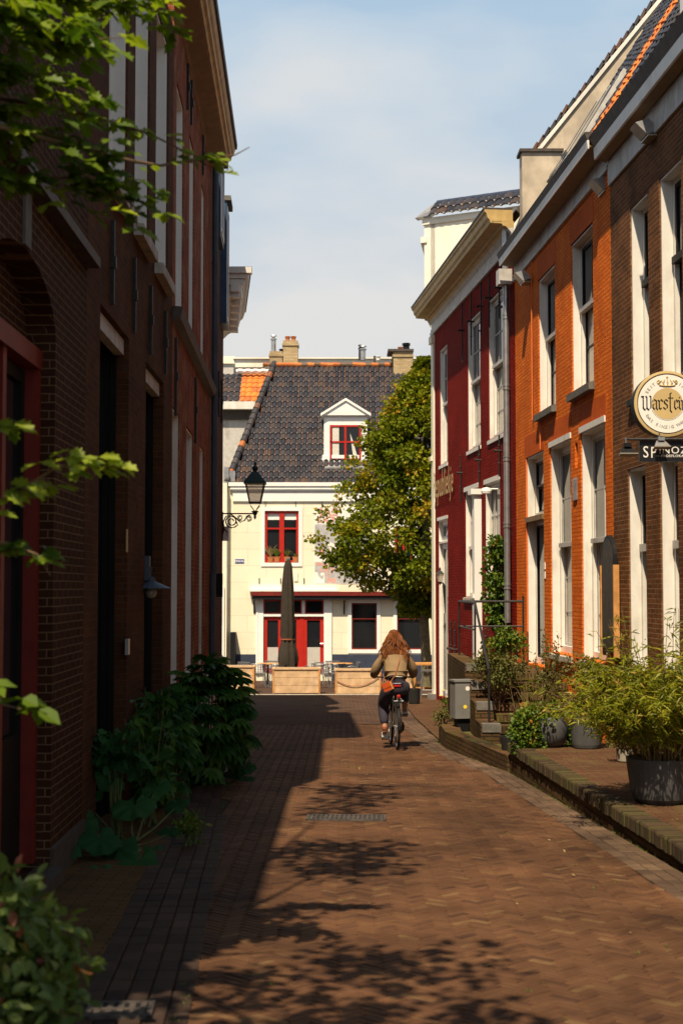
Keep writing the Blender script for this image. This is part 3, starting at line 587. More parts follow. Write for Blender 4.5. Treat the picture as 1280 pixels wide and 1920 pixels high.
# thin orange pipes, vent grille, house numbers
mb = MB(); mb.tube([(U(1002.5), .03, 7.6), (U(1002.5), .03, 4.7)], .012); mb.tube([(U(1017), .03, 4.6), (U(1017), .03, 4.1)], .012); mb.build('cable_pipe', M['orange_paint'], r)
u_ = U(1080); g = MB(); g.box(u_ - .12, u_ + .12, .0, .015, 3.05, 3.4)
for i in range(9): g.box(u_ - .11, u_ + .11, .015, .03, 3.07 + i * .036, 3.085 + i * .036)
g.build('vent_grille', M['zinc'], r)
mb = MB(); u_ = U(1021); mb.box(u_ - .05, u_ + .05, 0, .012, 2.0, 2.12); mb.box(u_ - .05, u_ + .05, 0, .012, 1.84, 1.96); mb.build('house_plate', M['signwhite'], r)
for px in (1040, 1052): anchor(r, U(px), -.3, .35, out=.03)
# rendered chimney block at the junction
mb = MB(); P0 = 27.0
A_ = at(976, 420, 27.2); B_ = at(1050, 292, 27.2)
chs = MB(); chs.box(A_.x, B_.x, 26.95, 27.35, 7.9, B_.z); chs.build('chimney_block', M['render'], None)
co = bpy.data.objects['chimney_block']; tag(co, 'low rendered chimney block with dark slab cap at the orange house eaves', 'chimney')
cp = MB(); cp.box(A_.x - .05, B_.x + .02, 26.9, 27.4, B_.z + .002, B_.z + .06); cp.build('cap', M['gutter'], co)

# ================================================================ RIGHT: dark red house
RD = WF((390 - 640) / FPX, 5.92, 'R', 27.27, 37.3); r = thing('red_house', 'dark red painted brick house with three bays of white sash windows and gold lettering', 'house', RD.loc(), RD.rz)
U = RD.u
up = srt([(U(917), U(949), 4.8, 7.75), (U(877.5), U(902), 4.8, 7.75), (U(825), U(839.5), 4.8, 7.75)])
lo = srt([(U(909), U(937.5), 1.47, 3.88), (U(871.5), U(897), 1.47, 3.88)])
dr = srt([(U(821), U(839), -1.1, 3.39)])
wall(r, 0, RD.len, -1.6, 8.45, up + lo + dr, M['b_red'], depth=.16)
for i, (a, b, c, d) in enumerate(up): window(r, a, b, c, d, d=.14, fw=.06, rail=.52, cols=3, ru=2, rl=3, sash='greywhite', frame='white', sill='white', railmat='greywhite', sillout=.03, sashw=.05, low='reflglass')
for i, (a, b, c, d) in enumerate(lo): window(r, a, b, c, d, d=.14, fw=.06, rail=.46, cols=3, ru=2, rl=2, sash='greywhite', frame='white', sill='pale_stone', railmat='white', sillout=.05, head=.10, low='reflglass', glassm='reflglass')
a, b, c, d = dr[0]
window(r, a, b, 2.85, d, d=.14, fw=.07, rail=0, cols=1, frame='white', sash='greywhite', glassm='blueglass', name='fanlight', head=.08)
window(r, a, b, c, 2.83, d=.14, fw=.1, rail=.0, cols=2, ru=1, rl=1, frame='white', sash='white', name='door')
L_ = RD.len
co = cornice(r, .12, L_ + .02, [('cornice', [(-.02, 8.33), (.06, 8.33), (.075, 8.40), (.05, 8.44), (.05, 8.50), (.03, 8.52), (.03, 8.62), (.10, 8.70), (-.02, 8.72)], 'greywhite'),
    ('soffit', [(-.02, 8.722), (.10, 8.702), (.14, 8.74), (.20, 8.75), (.22, 8.79), (.42, 8.80), (.42, 8.84), (-.02, 8.84)], 'ochre'),
    ('fascia', [(.0, 8.842), (.44, 8.80), (.46, 8.86), (.50, 8.90), (.52, 8.99), (.56, 9.02), (.56, 9.06), (.0, 9.06)], 'ochre'), ('gutter', [(0, 9.062), (.57, 9.062), (.58, 9.10), (0, 9.10)], 'gutter')])
for px in (872, 889, 908, 924, 943): anchor(r, U(px), 7.15 if px > 900 else 6.9, 8.25, .55, .05)
for px in (867.5, 903, 941): anchor(r, U(px), 3.95 if px > 880 else 3.7, 4.75, .62, .05)
mb = MB()
for px in (848, 856): anchor(r, U(px), .05, .85, .2, .05)
anchor(r, U(914), .2, .8, .4, .05)
# cream corner strip with hopper, and pipes
uc = L_ - .17; mb = MB(); mb.box(L_ - .33, L_ + .02, -.02, .045, -1.1, 8.33); mb.box(L_ - .36, L_ + .06, -.03, .10, 8.1, 8.3); mb.box(L_ - .2, L_ + .12, .0, .09, 5.0, 5.12); mb.build('corner_strip', M['cream'], r)
mb = MB(); mb.box(L_ - .42, L_ + .06, -.03, .16, -1.6, -1.08); mb.build('plinth_block', M['zinc'], r)
mb = MB(); up_ = U(960); mb.tube([(up_, .10, 8.75), (up_, .10, 1.0)], .062, 12)
for z in (7.0, 5.6, 4.2, 2.9, 1.7): mb.lathe([(.063, -.05), (.074, -.05), (.074, -.02), (.066, -.02), (.066, .02), (.074, .02), (.074, .05), (.063, .05)], (up_, .10, z), 12)
dp = mb.build('drainpipe', M['zinc'], r, smooth=False)
mb = MB(); mb.box(up_ - .14, up_ + .14, .0, .26, 7.62, 7.92); mb.build('hopper', M['greywhite'], dp)
uw = U(900); mb = MB(); mb.box(uw - .16, uw + .10, .0, .16, -.75, 3.70); mb.box(uw - .22, uw + .14, -.01, .24, 3.7, 3.82); mb.box(uw - .14, uw + .12, .0, .20, 1.45, 1.52); mb.build('white_duct', M['cwhite'], r)
mb = MB(); uq = U(932); mb.lathe([(.001, .08), (.09, .06), (.11, 0), (.10, -.05), (.001, -.06)], (uq, .22, 3.66), 14); mb.tube([(uq, -.02, 3.7), (uq, .16, 3.7)], .02); mb.build('ceiling_spot', M['cwhite'], r)
# roof behind the cornice and the rendered gable facing the camera
rf = MB().extr([(.05, -.05, 9.05), (L_, -.05, 9.05), (L_, -4, 13.95), (.05, -4, 13.95)], (0, -.1, -.1)).build('roof', M['gutter'], r)
gl = [at(970, 600, 27.33), at(1010, 285, 27.33), at(1248, -10, 27.33), at(1330, -115, 27.33), at(1330, 600, 27.33)]
iv = Matrix.Translation(Vector(RD.loc())) @ Matrix.Rotation(RD.rz, 4, 'Z'); iv = iv.inverted()
gb = MB().extr([iv @ p for p in gl], iv.to_3x3() @ Vector((0, .3, 0))).build('gable', M['render'], r)
e = MB(); p, q = at(1004, 292, 27.28), at(1330, -112, 27.28); dd = (q - p).normalized(); nn = Vector((-dd.z, 0, dd.x))
e.extr([iv @ a_ for a_ in (p, q, q + nn * .07, p + nn * .07)], iv.to_3x3() @ Vector((0, .12, 0))); e.build('verge_board', M['white'], gb)
vt = MB(); r4 = random.Random(2); Ln = (q - p).length; k = int(Ln / .19)
for i in range(k):
    c0 = p + dd * (i * .19) + nn * (.06 + r4.uniform(0, .02)); vt.cur = r4.uniform(.01, 1); t_ = dd * .24 + nn * r4.uniform(.03, .05)
    vt.extr([iv @ a_ for a_ in (c0, c0 + t_, c0 + t_ + nn * .055, c0 + nn * .055)], iv.to_3x3() @ Vector((0, .34, 0)))
vt.build('verge_tiles', ramp('verge_tile', [(0, (.025, .025, .035)), (.7, (.06, .055, .06)), (1, (.14, .06, .03))], rough=.5), gb)
# gold lettering
def text2d(s, size=1.0, shear=0.0, spacing=1.0):
    c = bpy.data.curves.new('t', 'FONT'); c.body = s; c.size = size; c.shear = shear; c.space_character = spacing; c.fill_mode = 'FRONT'; c.resolution_u = 3
    o = bpy.data.objects.new('t', c); sc.collection.objects.link(o)
    me = bpy.data.meshes.new_from_object(o.evaluated_get(bpy.context.evaluated_depsgraph_get()))
    vs = [v.co.copy() for v in me.vertices]; fs = [tuple(p.vertices) for p in me.polygons]
    bpy.data.objects.remove(o); bpy.data.curves.remove(c); bpy.data.meshes.remove(me)
    return vs, fs
def put_text(mb, s, size, mat4, shear=0.0, spacing=1.0, align='l', sx=1.0, depth=0.0, bold=0.0):
    vs, fs = text2d(s, size, shear, spacing)
    if not vs: return 0
    x0, x1 = min(v.x for v in vs), max(v.x for v in vs); off = {'l': -x0, 'c': -(x0 + x1) / 2, 'r': -x1}[align]
    cop = [(0, 0)] if not bold else [(-bold, 0), (bold, 0), (0, bold * .7)]
    for i, (bx, by) in enumerate(cop):
        mb.add([mat4 @ Vector(((v.x + off) * sx + bx, v.y + by, i * .0004)) for v in vs], fs)
    return (x1 - x0) * sx
def onwall(u, y, z): return Matrix(((-1, 0, 0, u), (0, 0, 1, y), (0, 1, 0, z), (0, 0, 0, 1)))
lt = thing('house_lettering', 'gold script letters fixed on the dark red wall above the corner door', 'lettering', RD.loc(), RD.rz)
mb = MB(); m4 = onwall(U(817.5), .07, 3.98)
put_text(mb, 'Republiekje', .62, m4, shear=.25, sx=.0 + 1.0, bold=.006, spacing=1.12)
wd = max(v[0] for v in mb.v) - min(v[0] for v in mb.v); tgt = abs(U(817.5) - U(855)); f_ = tgt / wd; x_ = U(817.5)
mb.v = [(x_ + (v[0] - x_) * f_, v[1], v[2] + (v[2] - 3.98) * .55) for v in mb.v]
mb.build('letters', M['gold'], lt, recalc=False)
s = MB()
for t in (.15, .4, .65, .9): s.tube([(x_ - tgt * t, -.01, 4.12), (x_ - tgt * t, .075, 4.12)], .01, 5)
s.build('standoff', M['iron'], lt)

# ================================================================ RIGHT: tall white house beyond
r = thing('white_house', 'tall white plastered house with dark tiled eaves rising above the red house cornice', 'house', (0, 0, 0))
q0, q1 = Vector((2.30, 39.0)), Vector((5.2, 37.45))
def fr(t, dz, off=0): p = q0.lerp(q1, t); return (p.x, p.y + off, dz)
MB().extr([fr(0.06, -2), fr(1, -2), fr(1, 11.75), fr(0.06, 11.75)], (1.2, 5, 0)).build('wall', M['whitewall'], r)
MB().extr([fr(-.0, 9.2), fr(.10, 9.2), fr(.10, 11.9), fr(0, 11.9)], (.8, 5, 0)).build('upper_wall', M['whitewall'], r)
MB().extr([fr(-.035, 11.25, -.05), fr(.02, 11.25, -.05), fr(.02, 11.42, -.05), fr(-.035, 11.42, -.05)], (.5, 4, 0)).build('string_course', M['whitewall'], r)
MB().extr([fr(-.02, 11.75, -.06), fr(1, 11.75, -.06), fr(1, 11.93, -.06), fr(-.02, 11.93, -.06)], (.5, 1, 0)).build('cornice', M['whitewall'], r)
eu = Vector((q1.x - q0.x, q1.y - q0.y, 0)).normalized()
MB().extr([fr(-.09, 11.94, -.18), fr(.03, 11.96, -.18), fr(.2, 12.35, .3), fr(.09, 12.4, .3)], (.1, .4, .03)).build('lead_flashing', M['zinc'], r)
tiles(r, 'roof_tiles', (q0.x + .1, q0.y - .25, 11.94), eu, (.25, .75, .72), 13, 2, .24, .34, M['tile'], amp=.06, seed=9)
MB().extr([fr(.12, 12.30, .4), fr(1, 12.30, .4), fr(1, 12.42, .4), fr(.12, 12.42, .4)], (.2, .6, 0)).build('ridge_board', M['whitewall'], r)
rt = MB()
for i in range(8):
    p = q0.lerp(q1, .12 + i * .115); p2 = q0.lerp(q1, .12 + (i + 1.05) * .115); rt.cur = .3
    rt.tube([(p.x + .05, p.y + .5, 12.45), (p2.x + .05, p2.y + .5, 12.47)], [.09, .075], 8)
rt.build('ridge_tiles', ramp('ridge_tile', [(0, (.02, .03, .06)), (1, (.04, .06, .12))], rough=.35), r)
# ================================================================ LEFT: near dark brick house (A)
LA = WF((616 - 640) / FPX, -1.93, 'L', 3.8, 11.2); r = thing('brick_house', 'very dark brick house with arched doorway and dull red door frame at far left', 'house', LA.loc(), LA.rz)
uh0, uh1 = LA.uy(9.95), LA.uy(7.9)
hl = [(uh0, uh1, -.25, 3.85)]
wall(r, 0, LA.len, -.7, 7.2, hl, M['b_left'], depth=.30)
# arch spandrels
mb = MB(); cx = (uh0 + uh1) / 2; hw = (uh1 - uh0) / 2; N = 14
arc = [(cx - hw * math.cos(math.pi * i / N), 3.42 + .43 * math.sin(math.pi * i / N)) for i in range(N + 1)]
for (a0, b0), (a1, b1) in zip(arc, arc[1:]): mb.extr([(a0, 0.002, b0), (a1, 0.002, b1), (a1, 0.002, 3.86), (a0, 0.002, 3.86)], (0, -.3, 0))
mb.build('arch', M['b_left'], r)
mb = MB(); mb.box(uh0 + .02, uh1 - .02, -.32, -.2, 3.36, 3.86); mb.build('tympanum', M['b_left'], r)
mb = MB(); mb.box(uh0 + .001, uh1 - .001, -.22, -.09, 3.22, 3.359); mb.box(uh0 + .001, uh0 + .10, -.22, -.10, -.2, 3.22); mb.box(uh1 - .1, uh1 - .001, -.22, -.10, -.2, 3.22); mb.box((uh0 + uh1) / 2 - .05, (uh0 + uh1) / 2 + .05, -.22, -.12, -.2, 3.22); dfr = mb.build('door_frame', M['dred'], r)
for a, b in ((uh0 + .11, cx - .06), (cx + .06, uh1 - .11)):
    mb = MB(); ringbox(mb, a, b, -.2, 3.2, .09, -.24, -.19, .9); mb.box(a + .09, b - .09, -.24, -.19, 1.9, 1.98); dd_ = mb.build('door', M['dark'], r)
    g = MB(); g.box(a + .08, b - .08, -.235, -.22, .7, 3.12); g.build('pane', M['glass'], dd_)
mb = MB(); mb.box(uh0 + .01, uh1 - .01, -.1, .10, -.42, -.24); mb.build('door_step', M['gutter'], r)
mb = MB(); mb.prism([(-.01, 4.25), (.10, 4.25), (.10, 4.33), (-.01, 4.40)], -.06, LA.len); mb.build('string_course', M['gutter'], r)
mb = MB(); mb.box(cx - .09, cx + .09, -.01, .02, 3.86, 4.24); mb.build('keystone', M['stone'], r)
mb = MB(); mb.box(0.0, uh0 - .003, -.01, .03, -.7, -.12); mb.build('plinth', M['gutter'], r)

# LEFT: house B
LB = WF((612 - 640) / FPX, -1.915, 'L', 11.22, 17.44); r = thing('brick_house', 'dark old brick house with white lined upper windows and black doors behind leafy plants', 'house', LB.loc(), LB.rz)
U = LB.u
up = srt([(U(197), U(232), 5.33, 8.25), (U(247), U(274), 5.33, 8.25), (U(287), U(310), 5.33, 8.25)])
lo = srt([(U(184), U(239), -.5, 4.10), (U(271), U(305), -.6, 4.09)])
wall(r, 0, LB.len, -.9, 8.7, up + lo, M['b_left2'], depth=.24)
for a, b, c, d in up: window(r, a, b, c, d, d=.20, rail=.5, cols=2, ru=2, rl=2, sash='white', sill='pale_stone', frame='cwhite', sillout=.10, sillh=.13)
for a, b, c, d in lo:
    W_ = window(r, a, b, c, d - .02, d=.22, fw=.06, lin=.012, rail=.72, cols=2, ru=1, rl=1, sash='dark', frame='dark', face=-.12, name='door')
    mb = MB(); mb.box(a + .01, b - .01, -.14, -.05, d - .16, d - .012); mb.build('door_head', M['greywhite'], r)
for px, zt in ((203, 4.95), (245, 4.95), (276.5, 4.95), (305, 4.95)): anchor(r, U(px), zt - .75, zt, flat=True)
mb = MB(); u_ = U(236.5); mb.box(u_ - .012, u_ + .012, 0, .015, 2.03, 2.25); mb.build('yellow_plate', M['signgold'], r)
mb = MB(); u_ = U(237.5); mb.box(u_ - .06, u_ + .06, 0, .03, 1.05, 1.2); mb.build('doorbell', M['zinc'], r)

# LEFT: house C
LC = WF((560 - 640) / FPX, -1.573, 'L', 17.45, 24.9); r = thing('brick_house', 'red old brick house with deep moulded cornice and three bays of tall white windows', 'house', LC.loc(), LC.rz)
U = LC.u
up = srt([(U(326), U(340), 5.22, 8.2), (U(351), U(360.3), 5.22, 8.2), (U(374), U(380.3), 5.22, 8.2)])
lo = srt([(U(321.5), U(335), .35, 3.95), (U(348), U(361), .35, 3.95), (U(373.5), U(381), .35, 3.95)])
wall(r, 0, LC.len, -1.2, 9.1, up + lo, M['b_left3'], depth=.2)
for a, b, c, d in up: window(r, a, b, c, d, d=.16, rail=.5, cols=2, ru=2, rl=2, sash='greywhite', frame='cwhite', sill='pale_stone', sillout=.03, sillh=.05)
for a, b, c, d in lo: window(r, a, b, c, d, d=.16, rail=.5, cols=2, ru=2, rl=2, sash='greywhite', frame='white', sill='pale_stone', sillout=.04, head=.0)
mb = MB(); mb.prism([(-.01, 5.0), (.10, 5.04), (.13, 5.16), (.10, 5.18), (-.01, 5.185)], 0, LC.len); mb.build('string_course', M['gutter'], r)
cornice(r, 0, LC.len, [('soffit', [(-.02, 9.08), (.04, 9.12), (.28, 9.2), (.28, 9.26), (-.02, 9.26)], 'brownwood'), ('cornice', [(-.02, 9.262), (.30, 9.22), (.32, 9.27), (.36, 9.29), (.37, 9.35), (.40, 9.38), (.43, 9.47), (-.02, 9.5)], 'ochre'), ('gutter', [(-.02, 9.502), (.46, 9.482), (.47, 9.56), (-.02, 9.58)], 'gutter')])
for px, zt in ((325, 4.85), (363, 4.85)): anchor(r, U(px), zt - 1.0, zt, flat=True)
for px in (352, 345, 375): anchor(r, U(px), 8.35, 9.0, flat=True)
mb = MB(); u_ = .10; mb.tube([(u_, .09, 9.1), (u_, .09, 2.0), (u_, .07, 1.9), (u_, .07, .3)], .055, 10)
for z in (7.4, 5.9, 4.3, 2.05): mb.lathe([(.056, -.03), (.064, -.03), (.064, .03), (.056, .03)], (u_, .09, z), 10)
mb.build('drainpipe', M['bluepipe'], r)
mb = MB(); mb.prism([(-.01, -1.2), (.14, -1.2), (.14, .24), (-.01, .33)], 0.0, 1.9); mb.build('plinth', M['pale_stone'], r)
# LEFT: house D (tall, narrow) with blue dormers
LD = WF(-.033, -1.50, 'L', 24.92, 29.5); r = thing('brick_house', 'tall narrow brown brick house with blue painted window boxes below the sky', 'house', LD.loc(), LD.rz)
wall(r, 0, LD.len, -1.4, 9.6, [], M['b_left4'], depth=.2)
mb = MB(); mb.prism([(-.01, -1.4), (.10, -1.4), (.10, .16), (-.01, .30)], 0.0, LD.len); mb.build('plinth', M['pale_stone'], r)
for u0_, u1_, z0_, z1_ in ((.35, 1.2, 7.0, 9.5), (2.4, 3.6, 8.2, 9.8)):
    mb = MB(); mb.box(u0_, u1_, -.01, .12, z0_, z1_); bo = mb.build('window_box', M['bluepaint'], r)
    mb = MB(); ringbox(mb, u0_ + .05, u1_ - .05, z0_ + .1, z1_ - .1, .08, .12, .135); mb.build('window_frame', M['cwhite'], bo)
    mb = MB(); mb.box(u0_ - .03, u1_ + .03, -.01, .2, z1_ + .002, z1_ + .1); mb.build('cap', M['stone'], bo)
for i, u_ in enumerate((.9, 2.0, 3.1)): anchor(r, u_, 5.0, 5.9, flat=True)
mb = MB(); mb.box(2.2, 2.3, 0, .12, 1.5, 1.95); mb.build('wall_box', M['black'], r)
mb = MB(); mb.box(-.005, .10, .0, .13, 3.0 - .35, 3.0 - .05) ; mb.build('meter_box', M['cwhite'], r)
# LEFT: shop with bracketed cornice beyond
r = thing('corner_shop', 'cream shop beyond the lantern with heavy bracketed cornice and red shutter', 'house', (0, 0, 0))
mb = MB(); mb.extr([(-9, 29.9, -1.6), (-2.64, 29.9, -1.6), (-3.10, 34.4, -1.6), (-9, 34.4, -1.6)], (0, 0, 9.9)); mb.build('wall', M['cream'], r)
mb = MB(); cz = 8.38
pr = [(-2.62, 7.72), (-2.42, 7.74), (-2.36, 7.80), (-2.30, 7.86), (-2.22, 7.90), (-2.14, 7.92), (-2.08, 8.05), (-2.03, 8.1), (-2.0, 8.2), (-1.94, 8.25), (-1.90, 8.36), (-1.9, 8.38), (-2.62, 8.40)]
mb.extr([(x - .02, 29.6, z) for x, z in pr], (-.45, 4.8, 0)); co = mb.build('cornice', M['white'], r)
mb = MB(); mb.box(-2.62, -1.885, 29.40, 29.62, 8.27, 8.398); mb.box(-2.62, -1.96, 29.46, 29.62, 8.17, 8.268); mb.box(-2.62, -2.02, 29.50, 29.62, 8.05, 8.168); mb.box(-2.32, -2.14, 29.44, 29.64, 7.88, 8.048); mb.box(-2.62, -2.16, 29.54, 29.64, 7.80, 7.878); mb.build('end_moulding', M['white'], co)
for i in range(6): MB().box(-2.30 - .075 * i, -2.10 - .075 * i, 29.52 + i * .8, 29.76 + i * .8, 7.78, 8.06).build('bracket', M['white'], co)
mb = MB(); mb.extr([(-2.64, 29.57, 8.402), (-1.885, 29.57, 8.402), (-2.335, 34.4, 8.402), (-3.1, 34.4, 8.402)], (0, 0, .04)); mb.build('gutter', M['bluepaint'], co)

# ================================================================ FAR: cream house at Y=53
YC = 53.0
def C(px, py): return at(px, py, YC)
r = thing('cream_house', 'cream plastered cafe house with big dark pantile roof and red windows across the square', 'house', (0, YC, 0))
def fx(px): return at(px, 1100, YC).x
def fz(py): return at(640, py, YC).z
class F:            # front builder: local x = world x, local y = -(outward)
    pass
def cbox(mb, px0, px1, py0, py1, y0, y1):   # y0,y1 measured outward (towards the camera)
    mb.box(fx(px0), fx(px1), -y1, -y0, fz(py1), fz(py0)); return mb
holesC = [(fx(494), fx(561), fz(1057), fz(956)), (fx(738), fx(775), fz(1062), fz(985)), (fx(494), fx(607), fz(1262), fz(1124)), (fx(657), fx(708), fz(1220), fz(1129)), (fx(742), fx(794), fz(1220), fz(1129))]
mb = MB(); x0, x1, z0, z1 = fx(424), 10.5, -2.2, fz(905)
us = sorted({x0, x1} | {h[0] for h in holesC} | {h[1] for h in holesC}); zs = sorted({z0, z1} | {h[2] for h in holesC} | {h[3] for h in holesC})
for a, b in zip(us, us[1:]):
    for c, d in zip(zs, zs[1:]):
        if any(h[0] < (a + b) / 2 < h[1] and h[2] < (c + d) / 2 < h[3] for h in holesC): continue
        mb.add([(a, 0, c), (b, 0, c), (b, 0, d), (a, 0, d)], [(0, 1, 2, 3)])
for a, b, c, d in holesC:
    for p, q in (((a, c), (a, d)), ((b, d), (b, c)), ((a, d), (b, d)), ((b, c), (a, c))):
        mb.add([(p[0], 0, p[1]), (q[0], 0, q[1]), (q[0], .2, q[1]), (p[0], .2, p[1])], [(0, 1, 2, 3)])
mb.box(x0, x1, .25, 9, z0, z1); mb.add([(x0, 0, z0), (x0, 0, z1), (x0, .25, z1), (x0, .25, z0)], [(0, 1, 2, 3)])
M['cream_scored'] = brick('cream_scored_plaster', (0.80, 0.74, 0.57), (0.77, 0.71, 0.54), (0.58, 0.53, 0.40), bump=0.3, dist=0.01, msize=0.008, bw=1.4, bh=0.62, wob=0.002, patch=0.06, rough=0.8, lump=0.05)
mb.build('wall', M['cream_scored'], r, recalc=False)
mb = MB(); cbox(mb, 428, 838, 912, 905, -.1, .20); cbox(mb, 431, 838, 918, 912.3, -.1, .16); cbox(mb, 434, 838, 921, 918.3, -.1, .12); cbox(mb, 436, 838, 940, 924, -.1, .07); cbox(mb, 434, 838, 924, 921.2, -.1, .04); mb.build('cornice', M['cwhite'], r)
mb = MB(); cbox(mb, 419, 428.5, 905, 876, -.3, .12); cbox(mb, 428.5, 440, 908, 883, -.3, .05); mb.build('lead_box', M['zinc'], r)
mb = MB(); cbox(mb, 443, 480, 1285, 1227, 0, .03); cbox(mb, 622, 652, 1285, 1227, 0, .03); cbox(mb, 652, 900, 1285, 1228, 0, .03); mb.build('plinth', M['navy'], r)
def cwin(px0, px1, py0, py1, fwpx, cols=2, rail=.5, blind=False, frame='cwhite', sash='red', name='window', solid=0, midw=2, margin=7):
    mb = MB(); a, b, c, d = fx(px0), fx(px1), fz(py1), fz(py0); m_ = margin / 50.2
    ringbox(mb, a - m_, b + m_, c - m_, d + m_, m_ - .002, -.04, .12)
    W = mb.build(name, M[frame], r)
    mb = MB(); s = fwpx / 50.2; ringbox(mb, a, b, c, d, s, .03, .09, s + solid)
    for i in range(1, cols): x = a + (b - a) * i / cols; mb.box(x - s * .5, x + s * .5, .03, .085, c, d)
    if rail: z = c + (d - c) * rail; mb.box(a, b, .025, .08, z - s * .35, z + s * .35)
    mb.build('sash', M[sash], W)
    g = MB(); g.box(a, b, .10, .11, c, d); g.build('pane', M['glass'], W)
    if blind: g = MB(); g.box(a + s, b - s, .092, .098, d - (d - c) * blind, d); g.build('blind', M['cwhite'], W)
    return W
W1 = cwin(496, 559.5, 958, 1055, 4.5, rail=.66, blind=.17)
mb = MB(); x_ = (fx(496) + fx(559.5)) / 2; mb.box(x_ - .09, x_ + .09, .02, .1, fz(1055), fz(958)); mb.build('mullion', M['red'], W1)
cwin(740, 773, 987, 1060, 3.5, rail=.6)
cwin(659, 706, 1131, 1218, 2.5, cols=1, rail=.66, sash='dred')
cwin(744, 792, 1131, 1218, 2.5, cols=1, rail=.66, sash='dred')
# entrance
mb = MB(); cbox(mb, 480, 494, 1262, 1122, 0, .09); cbox(mb, 607, 622, 1262, 1122, 0, .09); cbox(mb, 482, 484, 1262, 1128, .09, .11); cbox(mb, 494, 607, 1156, 1151, -.1, .06); cbox(mb, 566, 571.5, 1151, 1126, -.1, .05); cbox(mb, 528, 532, 1151, 1126, -.1, .05); mb.build('entrance_frame', M['cwhite'], r)
for a, b in ((494.5, 527.5), (532.5, 565.5), (572, 606.5)):
    mb = MB(); ringbox(mb, fx(a), fx(b), fz(1151), fz(1125), .045, .03, .09); q = mb.build('transom_window', M['red'], r); g = MB(); g.box(fx(a), fx(b), .1, .11, fz(1151), fz(1125)); g.build('pane', M['glass'], q)
for a, b in ((494.5, 528), (531, 562), (569, 606.5)):
    mb = MB(); ringbox(mb, fx(a), fx(b), fz(1262), fz(1156.5), .13, .02, .09, .2); q = mb.build('door', M['red'], r)
    g = MB(); g.box(fx(a) + .1, fx(b) - .1, .07, .08, fz(1215), fz(1158)); g.build('pane', M['glass'], q)
    g = MB(); g.box(fx(a) + .1, fx(b) - .1, .055, .065, fz(1255), fz(1214)); g.build('frosted_pane', M['frost'], q)
mb = MB(); cbox(mb, 527, 532, 1262, 1157, 0, .0); mb.box(fx(562), fx(569), .0, .09, fz(1262), fz(1157)); mb.build('door_post', M['red'], r)
mb = MB(); mb.tube([(fx(600), -.05, fz(1207)), (fx(606), -.05, fz(1207))], .02, 6); mb.tube([(fx(600), -.05, fz(1207)), (fx(600), .03, fz(1207))], .02, 6); mb.build('door_handle', M['chrome'], r)
# awning cassette
mb = MB(); cbox(mb, 472, 800, 1117, 1109.5, .0, .45); aw = mb.build('awning', M['dred'], r)
mb = MB(); cbox(mb, 474, 800, 1124, 1117.2, .05, .40); mb.build('valance', M['signblack'], aw)
mb = MB(); cbox(mb, 468, 634, 1109, 1105, .0, .30); cbox(mb, 471, 630, 1105, 1101, .0, .24); mb.build('fascia_board', M['cwhite'], r)
mb = MB(); mb.tube([(fx(477), 0, fz(1150)), (fx(477), -.28, fz(1126))], .035, 6); mb.tube([(fx(645), 0, fz(1152)), (fx(645), -.12, fz(1126))], .03, 6); mb.build('awning_arm', M['iron'], aw)
mb = MB()
for px, py in ((497, 945), (554, 945), (603, 945)): mb.tube([(fx(px), -.03, fz(py + 6)), (fx(px), -.03, fz(py - 8))], .012, 5)
for px in (486, 526, 570): mb.tube([(fx(px), -.03, fz(1095)), (fx(px), -.03, fz(1084))], .02, 5)
mb.build('wall_anchor', M['iron'], r)
mb = MB(); cbox(mb, 551, 558, 1089, 1073, 0, .06); mb.build('alarm_box', M['cream'], r)
# menu fin at left
mb = MB(); mb.box(fx(434.5), fx(443.5), -.55, .0, -2.1, fz(1185)); mb.build('porch_fin', M['black'], r)
# painted wall advertisement
ad = MB(); cbox(ad, 589, 690, 1095, 950, 0, .012); A = ad.build('painted_advertisement', M['signwhite'], None); A.location = (0, YC, 0)
tag(A, 'faded painted wall advertisement with red capitals half hidden by the tree', 'painted sign')
ad = MB(); cbox(ad, 590, 689, 1042, 983, .012, .016); cbox(ad, 590, 689, 1094, 1054, .012, .016); ad.build('grey_field', M['fadegrey'], A)
ad = MB(); cbox(ad, 618, 646, 1040, 1024, .016, .02); ad.add([(fx(p), -.0205, fz(q)) for p, q in ((610, 1019), (620, 1017), (634, 1024), (646, 1032), (646, 1040), (624, 1034))], [(0, 1, 2, 3, 4, 5)]); ad.build('white_shape', M['signwhite'], A)
ad = MB(); ad.lathe([(.10, 0), (.10, .12), (.03, .22), (.03, .30)], (fx(604), -.02, fz(1042)), 10); ad.v = [(x, -.017 + (y + .02) * .02, z) for x, y, z in ad.v]; ad.extr([(fx(p), -.018, fz(q)) for p, q in ((597, 1046.5), (609, 1046.5), (611, 1043.5), (601, 1044))], (0, -.002, 0)); ad.build('red_shape', M['pink'], A)
sw = MB(); pts = [(590, 1073), (595, 1073), (597, 1080), (601, 1085), (606, 1086), (606, 1078), (603, 1080), (600, 1077), (602, 1074), (606, 1073), (608, 1076), (608, 1094), (590, 1094)]
sw.extr([(fx(p), -.018, fz(q)) for p, q in pts], (0, -.002, 0)); sw.build('white_scroll', M['signwhite'], A)
def onfront(px, py, y=.02): return Matrix(((1, 0, 0, fx(px)), (0, 0, -1, -y), (0, 1, 0, fz(py)), (0, 0, 0, 1)))
